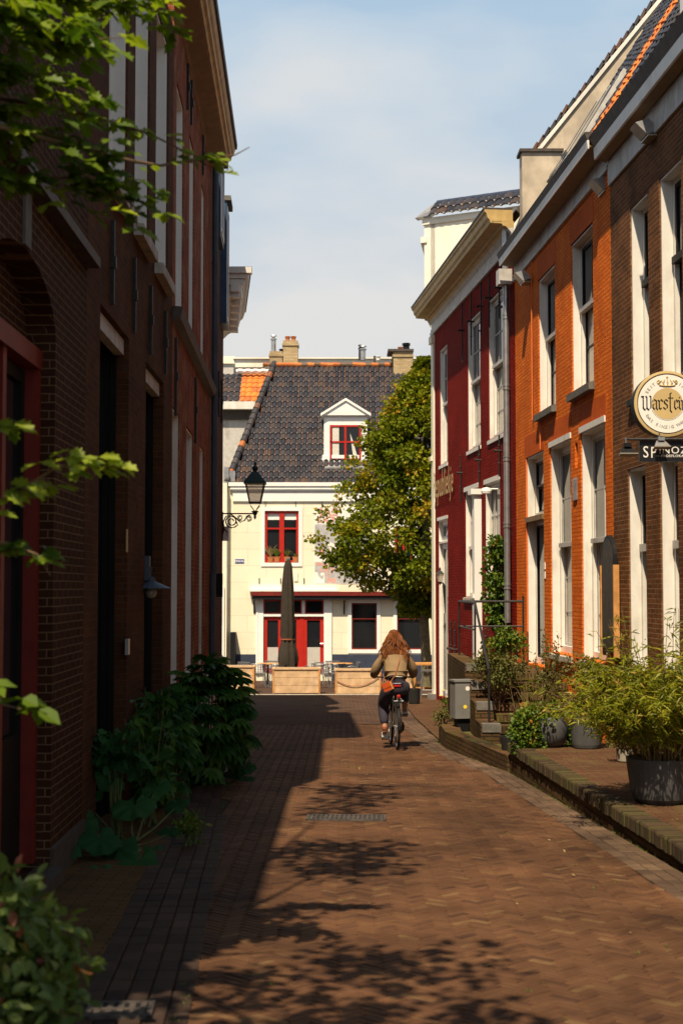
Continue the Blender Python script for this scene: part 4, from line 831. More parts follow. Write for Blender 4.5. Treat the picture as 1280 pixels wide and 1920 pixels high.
tx = MB(); put_text(tx, 'JAS', .44, onfront(597, 967), bold=.02, sx=1.05, spacing=1.1); put_text(tx, 'OCH', .34, onfront(596, 980), bold=.02); put_text(tx, 'VRAAGT', .20, onfront(591.5, 1061.5), bold=.014, sx=1.15); put_text(tx, 'OCH', .25, onfront(601, 1073), bold=.014, sx=1.1); put_text(tx, 'F', .2, onfront(614, 1083), bold=.014); put_text(tx, 'PR', .26, onfront(614, 1093.5), bold=.014, sx=1.2)
tx.build('lettering', M['pink'], A, recalc=False)
# street name plate
sg = MB(); cbox(sg, 440.5, 457.5, 1056, 1048.5, .0, .02); S = sg.build('street_name_sign', M['signblue'], None); S.location = (0, YC, 0); tag(S, 'small blue street name plate reading EEWAL on the cream wall', 'street sign')
tx = MB(); put_text(tx, 'EEWAL', .115, onfront(449, 1054.3, .022), align='c', bold=.004); tx.build('lettering', M['signwhite'], S, recalc=False)
# roof
p53 = 1.19; rl = math.hypot(1, p53); sv = Vector((0, 1 / rl, p53 / rl))
E0 = Vector((fx(425), -.05, fz(908))); hipx = 1.55; H = 4.35 * rl
zt_ = E0.z + 4.35 * p53
rf = MB().extr([(E0.x, 0.02, E0.z - .03), (11, 0.02, E0.z - .03), (11, 4.37, zt_ - .03), (E0.x + hipx, 4.37, zt_ - .03)], (0, .1, -.08)).build('roof', M['dark'], r)
tw, th = .205, .30
tiles(rf, 'roof_tiles', (E0.x + .1, -.05, E0.z), (1, 0, 0), sv, 67, int(H / th), tw, th, M['tile'], amp=.055, keep=lambda u, v: u > hipx * v / H + .05, lift=.035, seed=12)
hp = MB(); r5 = random.Random(8)
for i in range(22):
    t0, t1 = i / 22, (i + 1.15) / 22; hp.cur = r5.random() * .9 + .05
    a = Vector((E0.x + hipx * t0, 4.35 * t0 - .1, E0.z + (zt_ - E0.z) * t0 + .08)); b = Vector((E0.x + hipx * t1, 4.35 * t1 - .1, E0.z + (zt_ - E0.z) * t1 + .06))
    hp.tube([a, b], [.13, .11], 8)
M['hip'] = ramp('hip_tile', [(0, (.03, .03, .035)), (.7, (.07, .06, .06)), (.85, (.2, .08, .04)), (1, (.45, .15, .04))], rough=.5)
hp.build('hip_tiles', M['hip'], rf)
rg = MB(); i = 0; x = fx(495) - .3
ztop = at(640, 690, YC + 4.3).z
while x < 10.5:
    rg.cur = .05 + r5.random() * .9; rg.tube([(x, 4.25, zt_ + r5.uniform(-.02, .02)), (x + .30, 4.25, zt_ + .0)], [.11, .075], 8); x += .26
rg.build('ridge_tiles', M['otile'] if False else ramp('orange_ridge_tile', [(0, (.12, .09, .07)), (.25, (.16, .09, .05)), (.32, (.42, .12, .03)), (1, (.60, .19, .05))], rough=.7), rf)
def onY(px, py, Y): p = at(px, py, Y); return Vector((p.x, Y - YC, p.z))
mb = MB(); a = onY(441, 688, 59.9); b = onY(812, 673, 59.9); mb.box(a.x, 11, 6.9, 10, a.z, b.z - .0); mb.box(a.x - .1, 11.1, 6.8, 10, b.z + .002, b.z + .06); mb.build('flat_roof_parapet', M['whitewall'], rf)
for q in (480, 580, 702, 735):
    pass
mb = MB(); a = onY(700, 690, 57.8); mb.box(a.x, a.x + .09, 4.75, 4.99, a.z, a.z + .5); mb.build('downpipe', M['gutter'], rf)
# dormer
Yd = 53.75
def D(px, py, y=0): p = at(px, py, Yd); return (p.x, p.y - YC - y, p.z)
dm = MB(); a, b = D(607, 868), D(688, 782); dm.box(a[0], b[0], a[1], a[1] + 1.8, a[2], b[2]);
c0, c1, c2, c3 = D(602, 868), D(690, 855), D(604, 868), D(612, 850)
dm.box(c0[0], c1[0], c0[1] - .05, c0[1] + .3, c0[2], c0[2] + .16); dm.box(D(604.5, 0)[0], D(688.5, 0)[0], c0[1] - .04, c0[1] + .3, c0[2] + .16, c0[2] + .30)
dm.box(D(605, 0)[0], D(690, 0)[0], c0[1] - .06, a[1] + 1.8, D(0, 781)[2], D(0, 779)[2]); dm.box(D(602, 0)[0], D(693, 0)[0], c0[1] - .14, a[1] + 1.8, D(0, 779)[2] + .002, D(0, 775)[2])
dd_ = dm.build('dormer', M['cwhite'], rf)
ap = MB(); ap.extr([D(609, 870, .03), D(687, 870, .03), D(687, 880, .35), D(609, 880, .35)], (0, 0, .05)); ap.build('lead_apron', M['zinc'], dd_)
pd = MB(); pd.extr([D(602, 774.8, .14), D(694, 774.8, .14), D(648, 748, .14)], (0, 2.6, 0)); pd.build('pediment', M['cwhite'], dd_)
pd = MB()
for s_, e_ in (((601, 776), (648, 747)), ((695, 776), (648, 747))):
    p, q = Vector(D(*s_, .2)), Vector(D(*e_, .2)); pd.extr([p, q, q - Vector((0, 0, .10)), p - Vector((0, 0, .10))], (0, .25, 0))
pd.build('rake_moulding', M['cwhite'], dd_)
wa, wb = D(618, 863, .01), D(676.5, 797, .01)
mb = MB(); mb.box(wa[0], wb[0], wa[1] - .005, wa[1], wa[2], wb[2]); mb.build('pane', M['glass'], dd_)
mb = MB(); mb.box(wa[0] + .1, wa[0] + .35, wa[1] - .009, wa[1] - .006, wa[2] + .05, wb[2]); mb.extr([(wb[0] - .1, wa[1] - .009, wa[2]), (wb[0] - .28, wa[1] - .009, wa[2]), (wb[0] - .42, wa[1] - .009, wb[2] - .3), (wb[0] - .3, wa[1] - .009, wb[2] - .62)], (0, .002, 0)); mb.build('curtain', M['curtain'], dd_)
mb = MB(); ringbox(mb, wa[0], wb[0], wa[2], wb[2], .07, wa[1] - .04, wa[1] - .01); xm = (wa[0] + wb[0]) / 2; mb.box(xm - .04, xm + .04, wa[1] - .045, wa[1] - .01, wa[2], wb[2]); zm = wa[2] + (wb[2] - wa[2]) * .52; mb.box(wa[0], wb[0], wa[1] - .04, wa[1] - .012, zm - .03, zm + .03); mb.build('sash', M['red'], dd_)
tiles(dd_, 'roof_tiles', (D(604, 0)[0], -.05 + .0, E0.z), (1, 0, 0), sv, 1, 1, .2, .2, M['tile'])
# chimneys
def chim(px0, px1, py0, py1, Y, mat, dep=.7, name='chimney'):
    a, b = at(px0, py1, Y), at(px1, py0, Y); mb = MB(); mb.box(a.x, b.x, Y - YC, Y - YC + dep, a.z - 1.0, b.z); mb.box(a.x - .04, b.x + .04, Y - YC - .04, Y - YC + dep + .04, b.z - .22, b.z - .12); return mb.build(name, mat, rf)
c = chim(530.5, 558, 638, 674, 58.5, M['b_yellow']); c2 = chim(505.5, 529, 658, 674, 58.5, M['b_yellow'])
def pot(px, py0, py1, Y, rr, mat, par, name='chimney_pot'):
    a, b = at(px, py1, Y), at(px, py0, Y); h = b.z - a.z; mb = MB(); mb.lathe([(rr, 0), (rr, h * .7), (rr * 1.35, h * .72), (rr * 1.35, h * .8), (rr * .6, h * .82), (rr * .6, h * .9), (rr * 1.4, h * .93), (rr * 1.2, h)], (a.x, Y - YC + .3, a.z), 10); mb.build(name, mat, par)
pot(538.5, 628, 638, 58.5, .09, M['terra'], c); pot(549.5, 628, 638, 58.5, .09, M['terra'], c); pot(512, 626, 658, 58.5, .10, M['zinc'], c2); pot(527, 652, 658, 58.5, .08, M['black'], c2)
pot(680, 646, 673, 58, .12, M['zinc'], rf, 'vent_pipe'); pot(675, 644, 673, 58, .06, M['black'], rf, 'vent_pipe'); pot(709, 665, 673, 58, .08, M['cwhite'], rf, 'vent_pipe')
c = chim(737.5, 773, 659, 692, 56.9, M['b_yellow'], 1.2); a, b = at(727, 659, 56.9), at(775, 654.5, 56.9); mb = MB(); mb.box(a.x, b.x, 3.8, 5.2, a.z, b.z); mb.build('slab_cap', M['gutter'], c); pot(762, 641, 655, 56.9, .13, M['black'], c); pot(751, 648, 655, 56.9, .09, M['terra'], c)
# rear wing with orange patch of tiles at left
r = thing('rear_wing', 'grey rear house with bright orange patch of pantiles left of the cream house', 'house', (0, 58, 0))
def G(px, py, Y=58.0): p = at(px, py, Y); return Vector((p.x, p.y - 58, p.z))
mb = MB(); a, b = G(380, 905), G(520, 769); mb.box(a.x, b.x, 0, 4, a.z, b.z); mb.build('wall', M['greywhite'], r)
mb = MB(); a, b = G(380, 769), G(500, 755); mb.box(a.x, b.x, -.45, .1, a.z, b.z); mb.build('fascia', M['white'], r)
mb = MB(); a, b = G(380, 787), G(500, 769.5); mb.box(a.x, b.x, -.12, -.005, a.z, b.z); mb.build('soffit', M['gutter'], r)
a = G(395, 755); sv2 = Vector((0, .75, .66)).normalized()
ro = MB(); ro.extr([(a.x - .5, -.2, a.z - .02), (a.x + 2.7, -.2, a.z - .02), (a.x + 2.7, 1.3, a.z + 1.3), (a.x - .5, 1.3, a.z + 1.3)], (0, .1, -.1)); ro = ro.build('roof', M['dark'], r)
n1 = int((G(453, 755).x - a.x) / .24); tiles(ro, 'roof_tiles', (a.x, -.3, a.z), (1, 0, 0), sv2, n1, 6, .24, .34, M['tile'], amp=.05, seed=20)
tiles(ro, 'orange_tiles', (a.x + n1 * .24, -.3, a.z), (1, 0, 0), sv2, 10, 6, .24, .34, M['otile'], amp=.05, seed=21)
mb = MB(); q = G(440, 690)
for i in range(12): mb.tube([(q.x + i * .16, 1.0, q.z + .05 * (i % 2)), (q.x + i * .16 + .17, 1.0, q.z + .05 * ((i + 1) % 2))], .10, 6)
mb.build('lead_flashing', M['signwhite'], ro)
r = thing('grey_house', 'pale grey house wall with cream capping behind the rear wing', 'house', (0, 62, 0))
mb = MB(); a, b = at(395, 900, 62), at(438, 682, 62); mb.box(a.x, b.x, 0, 4, a.z - 3, b.z); mb.build('wall', M['greywhite'], r)
mb = MB(); mb.box(a.x, b.x + .05, -.1, 4.1, b.z + .002, b.z + .32); mb.build('capping', M['cream'], r)
# narrow white house front with red shutter, left of the cream house
r = thing('narrow_house', 'narrow white fronted house with red door panel at the left end of the square', 'house', (0, 52.6, 0))
def N(px, py): p = at(px, py, 52.6); return Vector((p.x, 0, p.z))
mb = MB(); a, b = N(380, 1285), N(425.5, 905); mb.box(a.x, b.x, 0, 1.9, a.z - .3, b.z); mb.build('wall', M['cream'], r)
mb = MB(); mb.box(N(422, 0).x, N(425.5, 0).x, -.08, -.001, a.z - .2, N(0, 1100).z); mb.build('pilaster', M['cwhite'], r)
mb = MB(); mb.box(N(400, 0).x, N(421, 0).x, -.10, -.002, N(0, 1165).z, N(0, 1107).z); mb.box(N(416.5, 0).x, N(418.5, 0).x, -.06, -.002, a.z, N(0, 1165).z); mb.build('shutter', M['red'], r)
# ================================================================ street furniture and signs
def box_part(name, mat, par, *bs):
    mb = MB()
    for b_ in bs: mb.box(*b_)
    return mb.build(name, M[mat], par)
# drain grates
def drain(loc, rz, w_, h_, nb, label, curb=True):
    t = thing('drain_grate', label, 'drain grate', loc, rz)
    box_part('frame', 'grate', t, (-w_ / 2, w_ / 2, -h_ / 2, -h_ / 2 + .025, -.03, .010), (-w_ / 2, w_ / 2, h_ / 2 - .025, h_ / 2, -.03, .010), (-w_ / 2, -w_ / 2 + .025, -h_ / 2, h_ / 2, -.03, .0101), (w_ / 2 - .025, w_ / 2, -h_ / 2, h_ / 2, -.03, .0101), (-w_ / 2, w_ / 2, -.012, .012, -.03, .0099))
    mb = MB(); st = (w_ - .05) / nb
    for i in range(nb): x = -w_ / 2 + .025 + st * i; mb.box(x + st * .25, x + st * .8, -h_ / 2 + .02, h_ / 2 - .02, -.02, .008)
    mb.build('bars', M['grate'], t); box_part('pit', 'black', t, (-w_ / 2 + .01, w_ / 2 - .01, -h_ / 2 + .01, h_ / 2 - .01, .0, .003)); return t
g = ground(649, 1535); t = drain((g.x, g.y, g.z + .006), R(-2), .74, .36, 16, 'long cast iron drain grate across the middle of the brick street'); t.rotation_euler = (math.atan(-SL), 0, R(-2))
g = ground(225, 1900); t = drain((g.x, g.y, g.z + .012), R(3), .30, .26, 5, 'small dark drain grate in the gutter at the bottom left'); t.rotation_euler = (math.atan(-SL), 0, R(3))
# street lantern
P = at(478, 963, 29.2); wx = LD.c + LD.k * 29.2
t = thing('street_lantern', 'old dark green street lantern with milky glass on a scrolled iron bracket', 'street lamp', (P.x, P.y, P.z))
s_ = P.y / FPX
def lz(py): return (963 - py) * s_
def frus(mb, a, za, b, zb): mb.add([(-a, -a, za), (a, -a, za), (a, a, za), (-a, a, za), (-b, -b, zb), (b, -b, zb), (b, b, zb), (-b, b, zb)], [(0, 1, 5, 4), (1, 2, 6, 5), (2, 3, 7, 6), (3, 0, 4, 7), (0, 3, 2, 1), (4, 5, 6, 7)])
mb = MB(); frus(mb, .105, lz(942), .185, lz(908)); mb.build('glass', M['milk'], t)
mb = MB(); frus(mb, .225, lz(907.5), .22, lz(903)); frus(mb, .215, lz(902.8), .09, lz(888)); frus(mb, .085, lz(887.8), .06, lz(884)); mb.lathe([(.04, lz(884)), (.065, lz(877)), (.05, lz(874)), (.02, lz(872)), (.035, lz(869)), (.02, lz(866)), (.005, lz(864))], n=12); hd = mb.build('roof', M['green'], t)
mb = MB()
for a, b in ((-1, -1), (1, -1), (1, 1), (-1, 1)): mb.tube([(a * .11, b * .11, lz(943)), (a * .192, b * .192, lz(906))], .012, 5)
frus(mb, .12, lz(944), .12, lz(941.5)); mb.build('frame', M['iron'], t)
mb = MB()
for k in range(4):
    an = math.pi / 4 + k * math.pi / 2; pts = []
    for q, (rr, py) in enumerate(((.03, 958), (.06, 954), (.12, 949), (.14, 946), (.12, 943))): pts.append((rr * math.cos(an), rr * math.sin(an), lz(py)))
    mb.tube(pts, .009, 5)
mb.lathe([(.005, lz(974)), (.03, lz(970)), (.02, lz(967)), (.05, lz(963)), (.05, lz(961)), (.08, lz(960)), (.07, lz(958.5)), (.01, lz(957))], n=12); mb.build('harp', M['iron'], t)
wl = wx - P.x
mb = MB(); mb.tube([(wl, 0, 0), (-.03, 0, 0)], .016, 6)
def spiral(cx, cz, r0, r1, a0, turns, n=26, sgn=1): return [(cx + (r0 + (r1 - r0) * i / n) * math.cos(a0 + sgn * turns * 2 * math.pi * i / n), 0, cz + (r0 + (r1 - r0) * i / n) * math.sin(a0 + sgn * turns * 2 * math.pi * i / n)) for i in range(n + 1)]
mb.tube(spiral(wl + .20, -.16, .04, .14, 0, 1.9), [.014] * 27, 5)
mb.tube(spiral(wl + .375, -.085, .02, .06, 1.0, 1.7), .010, 5); mb.tube(spiral(wl + .56, -.10, .02, .06, 2.2, 1.7, sgn=-1), .010, 5)
mb.tube([(wl + .02, 0, -.42), (wl + .05, 0, -.3), (wl + .03, 0, -.18), (wl + .08, 0, -.06), (wl + .2, 0, -.02), (wl + .30, 0, -.10), (wl + .38, 0, -.18), (wl + .47, 0, -.14), (wl + .52, 0, -.05), (wl + .58, 0, -.03)], .015, 6)
mb.tube([(wl + .29, 0, -.16), (wl + .34, 0, -.26)], [.02, .004], 5); mb.tube([(wl + .02, 0, -.3), (wl + .12, 0, -.38), (wl + .10, 0, -.46)], [.02, .012, .006], 5)
mb.tube([(wl + .01, 0, .04), (wl + .01, 0, -.55)], .02, 6); mb.build('bracket', M['iron'], t)
# barn style wall lamp on the left wall
P = at(262, 1088, 14.6); t = thing('wall_lamp', 'dark blue grey barn style wall lamp with wide flat shade on the shadowed brick wall', 'wall lamp', (0, 0, 0))
wp = LB.world(LB.u(252), 0, 1.78); S_ = Vector((wp.x + .62, wp.y - .0, 1.60))
S_ = at(283, 1103, 15.0); wp = Vector((LB.c + LB.k * 15.0, 15.0, S_.z + .22))
mb = MB(); mb.tube([wp, (S_.x, S_.y, wp.z), (S_.x, S_.y, S_.z + .05)], .014, 6); mb.box(wp.x - .02, wp.x + .05, wp.y - .06, wp.y + .06, wp.z - .14, wp.z + .12); mb.build('arm', M['bluepipe'], t)
mb = MB(); mb.lathe([(.03, .12), (.05, .07), (.10, .05), (.215, .0), (.21, -.008), (.09, .035), (.01, .05)], S_, 20); mb.build('shade', M['bluepipe'], t, smooth=False)
mb = MB(); mb.lathe([(.005, -.11), (.05, -.09), (.06, -.05), (.05, 0), (.02, .03)], S_, 12); mb.build('bulb', M['lens'], t, smooth=True)
# floodlights on the right
def flood(px, py, wf, Yw, label, sc_=1.0):
    P = at(px, py, Yw); t = thing('floodlight', label, 'floodlight', P, wf.rz, 'grey floodlights fixed under the cornices')
    mb = MB(); mb.extr([(-.16, -.02, -.05), (.16, -.02, -.05), (.14, .12, .10), (-.14, .12, .10)], (0, -.17, .05)); mb.build('housing', M['zinc'], t)
    mb = MB(); mb.extr([(-.17, -.03, -.075), (.17, -.03, -.075), (.17, -.03, -.052), (-.17, -.03, -.052)], (0, -.16, -.0)); mb.build('lens', M['lens'], t)
    wy = -(Vector((P.x, P.y)) - wf.P).dot(Vector((-wf.d.y, wf.d.x)))
    mb = MB(); mb.tube([(0, -.10, -.03), (0, wy, -.03)], .022, 6); mb.build('arm', M['iron'], t); return t
flood(1203, 250, BR, 17.6, 'grey floodlight under the brown brick house cornice, highest of the three')
flood(1122, 354, OR, 20.2, 'grey floodlight under the orange house cornice beside the brown brick house')
flood(975, 524, OR, 25.6, 'pale floodlight beside the drainpipe where the orange and red houses meet')
# small bracket lantern on the red house door
P = at(824.5, 1082, 35.5); t = thing('wall_lantern', 'small old style wall lantern on a tall bracket beside the red house corner door', 'wall lamp', (P.x, P.y, P.z))
mb = MB(); frus(mb, .05, -.12, .09, .07); mb.build('glass', M['milk'], t)
mb = MB(); frus(mb, .11, .07, .02, .17); mb.lathe([(.02, .17), (.03, .2), (.004, .25)], n=8); mb.lathe([(.05, -.13), (.06, -.12), (.02, -.17), (.01, -.2)], n=8); mb.build('roof', M['iron'], t)
wx = RD.c + RD.k * 35.5 - P.x
mb = MB(); mb.tube([(0, 0, -.16), (wx * .6, 0, -.15), (wx - .02, 0, -.22), (wx, 0, -.9)], [.012, .02, .045, .012], 6); mb.tube([(wx - .02, 0, -.9), (wx - .02, 0, -3.2)], .012, 5); mb.build('bracket', M['iron'], t)
# round beer sign
Ys = 14.5; P = at(1250, 757, Ys); RS = 62.5 / FPX * Ys
t = thing('round_beer_sign', 'round white and gold beer sign with black lettering hanging from the brown brick pub', 'sign', (P.x, P.y, P.z))
mb = MB(); mb.lathe([(RS, 0), (RS, .16)], (0, 0, 0), 64, 'y'); mb.build('box', M['black'], t)
def ring(mb, r0, r1, y, n=64, a0=0, a1=2 * math.pi):
    vs = []
    for i in range(n + 1):
        a = a0 + (a1 - a0) * i / n
        vs += [(r0 * math.cos(a), y, r0 * math.sin(a)), (r1 * math.cos(a), y, r1 * math.sin(a))]
    mb.add(vs, [(2 * i, 2 * i + 1, 2 * i + 3, 2 * i + 2) for i in range(n)])
def disc(mb, r_, y, n=64): mb.add([(r_ * math.cos(2 * math.pi * i / n), y, r_ * math.sin(2 * math.pi * i / n)) for i in range(n)], [tuple(range(n))])
mb = MB(); mb.lathe([(RS, .0), (RS * .995, -.012), (RS * .92, -.016), (RS * .90, -.006)], n=64, axis='y'); mb.build('rim', M['signgold'], t, smooth=False)
mb = MB(); disc(mb, RS * .895, -.0175); mb.build('face', M['signwhite'], t)
mb = MB(); ring(mb, RS * .885, RS * .90, -.0185); ring(mb, RS * .50, RS * .51, -.0185, a0=math.pi * 1.12, a1=math.pi * 1.9); mb.build('thin_ring', M['black'], t)
mb = MB(); disc(mb, RS * .475, -.019); mb.build('gold_disc', M['signgold'], t)
u = RS                                   # blackletter word, drawn with a broad nib
def nib(mb, pts, nx=.019, nzv=.012):
    for (x0, z0), (x1, z1) in zip(pts, pts[1:]):
        mb.add([((x0 - nx) * u, -.021, (z0 - nzv) * u), ((x0 + nx) * u, -.021, (z0 + nzv) * u), ((x1 + nx) * u, -.021, (z1 + nzv) * u), ((x1 - nx) * u, -.021, (z1 - nzv) * u)], [(0, 1, 2, 3)])
        for dx, dz in ((x0, z0), (x1, z1)):
            mb.add([((dx - .022) * u, -.0212, dz * u), (dx * u, -.0212, (dz - .022) * u), ((dx + .022) * u, -.0212, dz * u), (dx * u, -.0212, (dz + .022) * u)], [(0, 1, 2, 3)])
G_ = {'W': ([[(0, .22), (.03, .19), (.03, -.13), (.08, -.19), (.14, -.13), (.14, .19), (.11, .22)], [(.14, -.13), (.19, -.19), (.26, -.12), (.26, .21), (.23, .23)], [(-.02, .21), (.04, .22)]], .34),
      'a': ([[(.02, .08), (.07, .12), (.13, .08), (.13, -.14), (.16, -.18)], [(.13, .01), (.03, -.03), (.02, -.12), (.06, -.17), (.13, -.11)]], .21),
      'r': ([[(0, .10), (.03, .07), (.03, -.13), (.06, -.17), (.09, -.14)], [(.03, .06), (.09, .12), (.13, .07)]], .17),
      's': ([[(.13, .08), (.08, .12), (.03, .07), (.04, .02), (.12, -.05), (.12, -.12), (.06, -.17), (.01, -.12)]], .18),
      't': ([[(.05, .30), (.05, -.20), (.09, -.26)], [(.0, .17), (.13, .17)], [(.05, .30), (.08, .32)]], .17),
      'e': ([[(.04, -.01), (.12, .05), (.09, .11), (.04, .08), (.03, -.10), (.07, -.17), (.13, -.11)]], .17),
      'i': ([[(0, .10), (.03, .07), (.03, -.13), (.06, -.17)], [(.03, .18), (.04, .19)]], .10),
      'n': ([[(0, .10), (.03, .07), (.03, -.17)], [(.03, .06), (.09, .12), (.13, .07), (.13, -.13), (.16, -.17)]], .21)}
mb = MB(); x = -.76
for ch in 'Warsteiner':
    st, wd = G_[ch]
    for s in st: nib(mb, [(x + a, b) for a, b in s])
    x += wd * .88
mb.build('lettering', M['signblack'], t, recalc=False)
mb = MB()
def arctext(mb, s, rad, a_start, a_end, size, out=True):
    n = len(s)
    for i, ch in enumerate(s):
        if ch == ' ': continue
        a = a_start + (a_end - a_start) * i / (n - 1)
        px_, pz_ = rad * math.cos(a), rad * math.sin(a); rot = (a - math.pi / 2) if out else (a + math.pi / 2)
        m4 = Matrix.Translation((px_, -.0205, pz_)) @ Matrix.Rotation(-rot, 4, 'Y') @ Matrix.Rotation(math.pi / 2, 4, 'X')
        put_text(mb, ch, size, m4, align='c', bold=.0012)
arctext(mb, 'SEIT', RS * .66, R(150), R(125), RS * .14); mb.build('small_lettering', M['fadegrey'], t, recalc=False); mb = MB(); arctext(mb, '1753', RS * .66, R(57), R(30), RS * .14); mb.build('small_lettering', M['fadegrey'], t, recalc=False); mb = MB()
arctext(mb, 'DAS EINZIG WAHRE', RS * .75, R(212), R(328), RS * .13, out=False); mb.build('small_lettering', M['fadegrey'], t, recalc=False)
mb = MB()
for x_ in (-.20, -.10, .0, .10, .20):
    h_ = .15 - abs(x_) * .18; xx = x_ + .01
    mb.tube([(xx * u, -.021, (.55) * u), ((xx + (x_ * .35)) * u, -.021, (.55 + h_ * .7) * u), ((xx * .8) * u, -.021, (.55 + h_ + .05) * u)], [.006, .010, .003], 5)
mb.tube([(-.24 * u, -.021, .56 * u), (-.1 * u, -.021, .535 * u), (.1 * u, -.021, .535 * u), (.24 * u, -.021, .56 * u)], .007, 5)
mb.tube([(-.27 * u, -.021, .60 * u), (-.33 * u, -.021, .66 * u), (-.27 * u, -.021, .71 * u), (-.2 * u, -.021, .68 * u)], .006, 5); mb.tube([(.27 * u, -.021, .60 * u), (.33 * u, -.021, .66 * u), (.27 * u, -.021, .71 * u), (.2 * u, -.021, .68 * u)], .006, 5)
mb.tube([(0, -.021, .74 * u), (0, -.021, .84 * u)], .005, 5); mb.tube([(-.03 * u, -.021, .80 * u), (.03 * u, -.021, .80 * u)], .004, 5); mb.build('crown_emblem', M['signgold'], t)
wxs = BR.c + BR.k * (Ys + .08)
mb = MB(); mb.tube([(RS * .9, .08, RS * .3), (wxs - P.x, .08, RS * .3)], .02, 8); mb.tube([(RS * .9, .08, -RS * .3), (wxs - P.x, .08, -RS * .3)], .02, 8); mb.build('bracket', M['iron'], t)
# black name board
Yn = 14.30; P = at(1205, 845, Yn); a, b = at(1199, 865.5, Yn), at(1330, 826, Yn)
t = thing('name_board', 'black pub name board with white lettering under the round beer sign', 'sign', (a.x, Yn, a.z)); W_ = b.x - a.x; H_ = b.z - a.z
box_part('board', 'signblack', t, (0, W_, 0, .05, 0, H_))
def flat_(x_, z_, y=-.003): return Matrix(((1, 0, 0, x_), (0, 0, -1, y), (0, 1, 0, z_), (0, 0, 0, 1)))
tx = MB(); cap = 20.5 / FPX * Yn
put_text(tx, 'S', .166, flat_(.036, .043), sx=.8); put_text(tx, 'P', .160, flat_(.116, .040), sx=.8); w2 = put_text(tx, 'INOZA', .100, flat_(.200, .083), sx=1.05, spacing=1.15)
put_text(tx, 'PROEFLOKAAL', .036, flat_(.218, .046), spacing=1.2, bold=.0009); tx.add([(.162, -.003, .056), (.206, -.003, .056), (.206, -.003, .059), (.162, -.003, .059)], [(0, 1, 2, 3)]); tx.build('lettering', M['signwhite'], t, recalc=False)
wxn = BR.c + BR.k * Yn - a.x
mb = MB(); mb.tube([(W_ - .01, .03, H_ * .5), (wxn, .03, H_ * .5)], .02, 6) if wxn > W_ else None
mb.tube([(-.14, -.02, H_ + .012), (W_, -.02, H_ + .012)], .013, 8); mb.build('rail', M['iron'], t)
mb = MB(); mb.tube([(.05, .02, H_), (.05, .02, H_ + .0)], .01); 
def spot(P, s, label, mt):
    t2 = thing('sign_spotlight', label, 'spotlight', P, 0, 'spotlights on the pub sign rail')
    mb = MB(); mb.box(-.045 * s, .045 * s, -.03 * s, .03 * s, -.0, .05 * s); mb.extr([(-.11 * s, -.10 * s, -.085 * s), (.11 * s, -.10 * s, -.085 * s), (.06 * s, .02 * s, .0), (-.06 * s, .02 * s, .0)], (0, .09 * s, -.03 * s)); mb.build('housing', M[mt], t2)
    mb = MB(); mb.extr([(-.115 * s, -.105 * s, -.095 * s), (.115 * s, -.105 * s, -.095 * s), (.115 * s, -.01 * s, -.125 * s), (-.115 * s, -.01 * s, -.125 * s)], (0, 0, .012 * s)); mb.build('lens', M['lens'], t2)
    mb = MB(); mb.tube([(-.01, 0, .03 * s), (-.02, 0, .12 * s)], .012 * s, 6); mb.build('arm', M['zinc'], t2)
P = at(1176, 838, Yn - .03); spot((P.x, P.y, P.z), .8, 'dark spotlight at the left end of the pub sign rail', 'black')
P = at(1239, 826, Yn - .12); spot((P.x, P.y, P.z), .72, 'glassy spotlight hanging in front of the black name board', 'zinc')
mb = MB()
# chalkboard with arched top at the orange/brown joint
t = thing('menu_chalkboard', 'tall arch topped chalkboard with orange side posts hung between the orange and brown houses', 'chalkboard', OR.loc(), OR.rz)
u0, u1 = BR.len * 0 + (OR.u(1161)), OR.u(1137.5); u0, u1 = min(u0, u1), max(u0, u1); zb, zt = .78, 2.42; hw = (u1 - u0) / 2; cx = (u0 + u1) / 2
pr = [(u0, zb), (u1, zb), (u1, zt - .35)] + [(cx + hw * math.cos(a), zt - .35 + .35 * math.sin(a)) for a in [math.pi * i / 14 for i in range(1, 14)]] + [(u0, zt - .35)]
MB().extr([(a, .03, z) for a, z in pr], (0, .05, 0)).build('frame', M['black'], t)
pr2 = [(cx + (a - cx) * .86, zb + .06 + (z - zb) * .93) for a, z in pr]; MB().extr([(a, .081, z) for a, z in pr2], (0, .004, 0)).build('board', M['chalk'], t)
box_part('post', 'owood', t, (u0 - .045, u0 - .003, .02, .10, zb - .05, zt - .42)); box_part('post', 'owood', t, (u1 + .003, u1 + .045, .02, .10, zb - .05, zt - .42))
# stairs to the orange house
t = thing('brick_stairs', 'worn mossy brick stairs with grey stone edge blocks up to the orange house door', 'stairs', (0, 0, 0))
def orx(Y): return OR.c + OR.k * Y
xs0 = 1.98; nst = 7; zl = .28; y0s, y1s = 20.6, 23.6
mb = MB()
for i in range(nst):
    ya = y0s + (y1s - y0s) * i / nst; z_ = -.62 + (zl + .62) * (i + 1) / nst
    mb.box(xs0 + .28, orx(ya + .2) - .01, ya, y1s + .02 * i, -1.3, z_ - .0)
mb.box(xs0 + .2, 3.38, y1s + .2, 26.6, -1.5, zl - .002); mb.build('steps', M['b_moss'], t)
mb = MB()
for i in range(nst):
    ya = y0s + (y1s - y0s) * i / nst; z_ = -.62 + (zl + .62) * (i + 1) / nst
    mb.box(xs0 + .29, orx(ya + .2) - .02, ya - .02, ya + .17, z_ - .10, z_ + .012)
mb.build('tread', M['b_mossv'], t)
mb = MB(); mb.box(xs0, xs0 + .277, 20.3, 26.6, -1.5, -.50); k = 4
for i in range(k): mb.box(xs0, xs0 + .277, 20.3 + (i + .0) * .85, 26.6, -.50 + .24 * i, -.50 + .24 * (i + 1) - .001)
mb.build('side_wall', M['b_moss'], t)
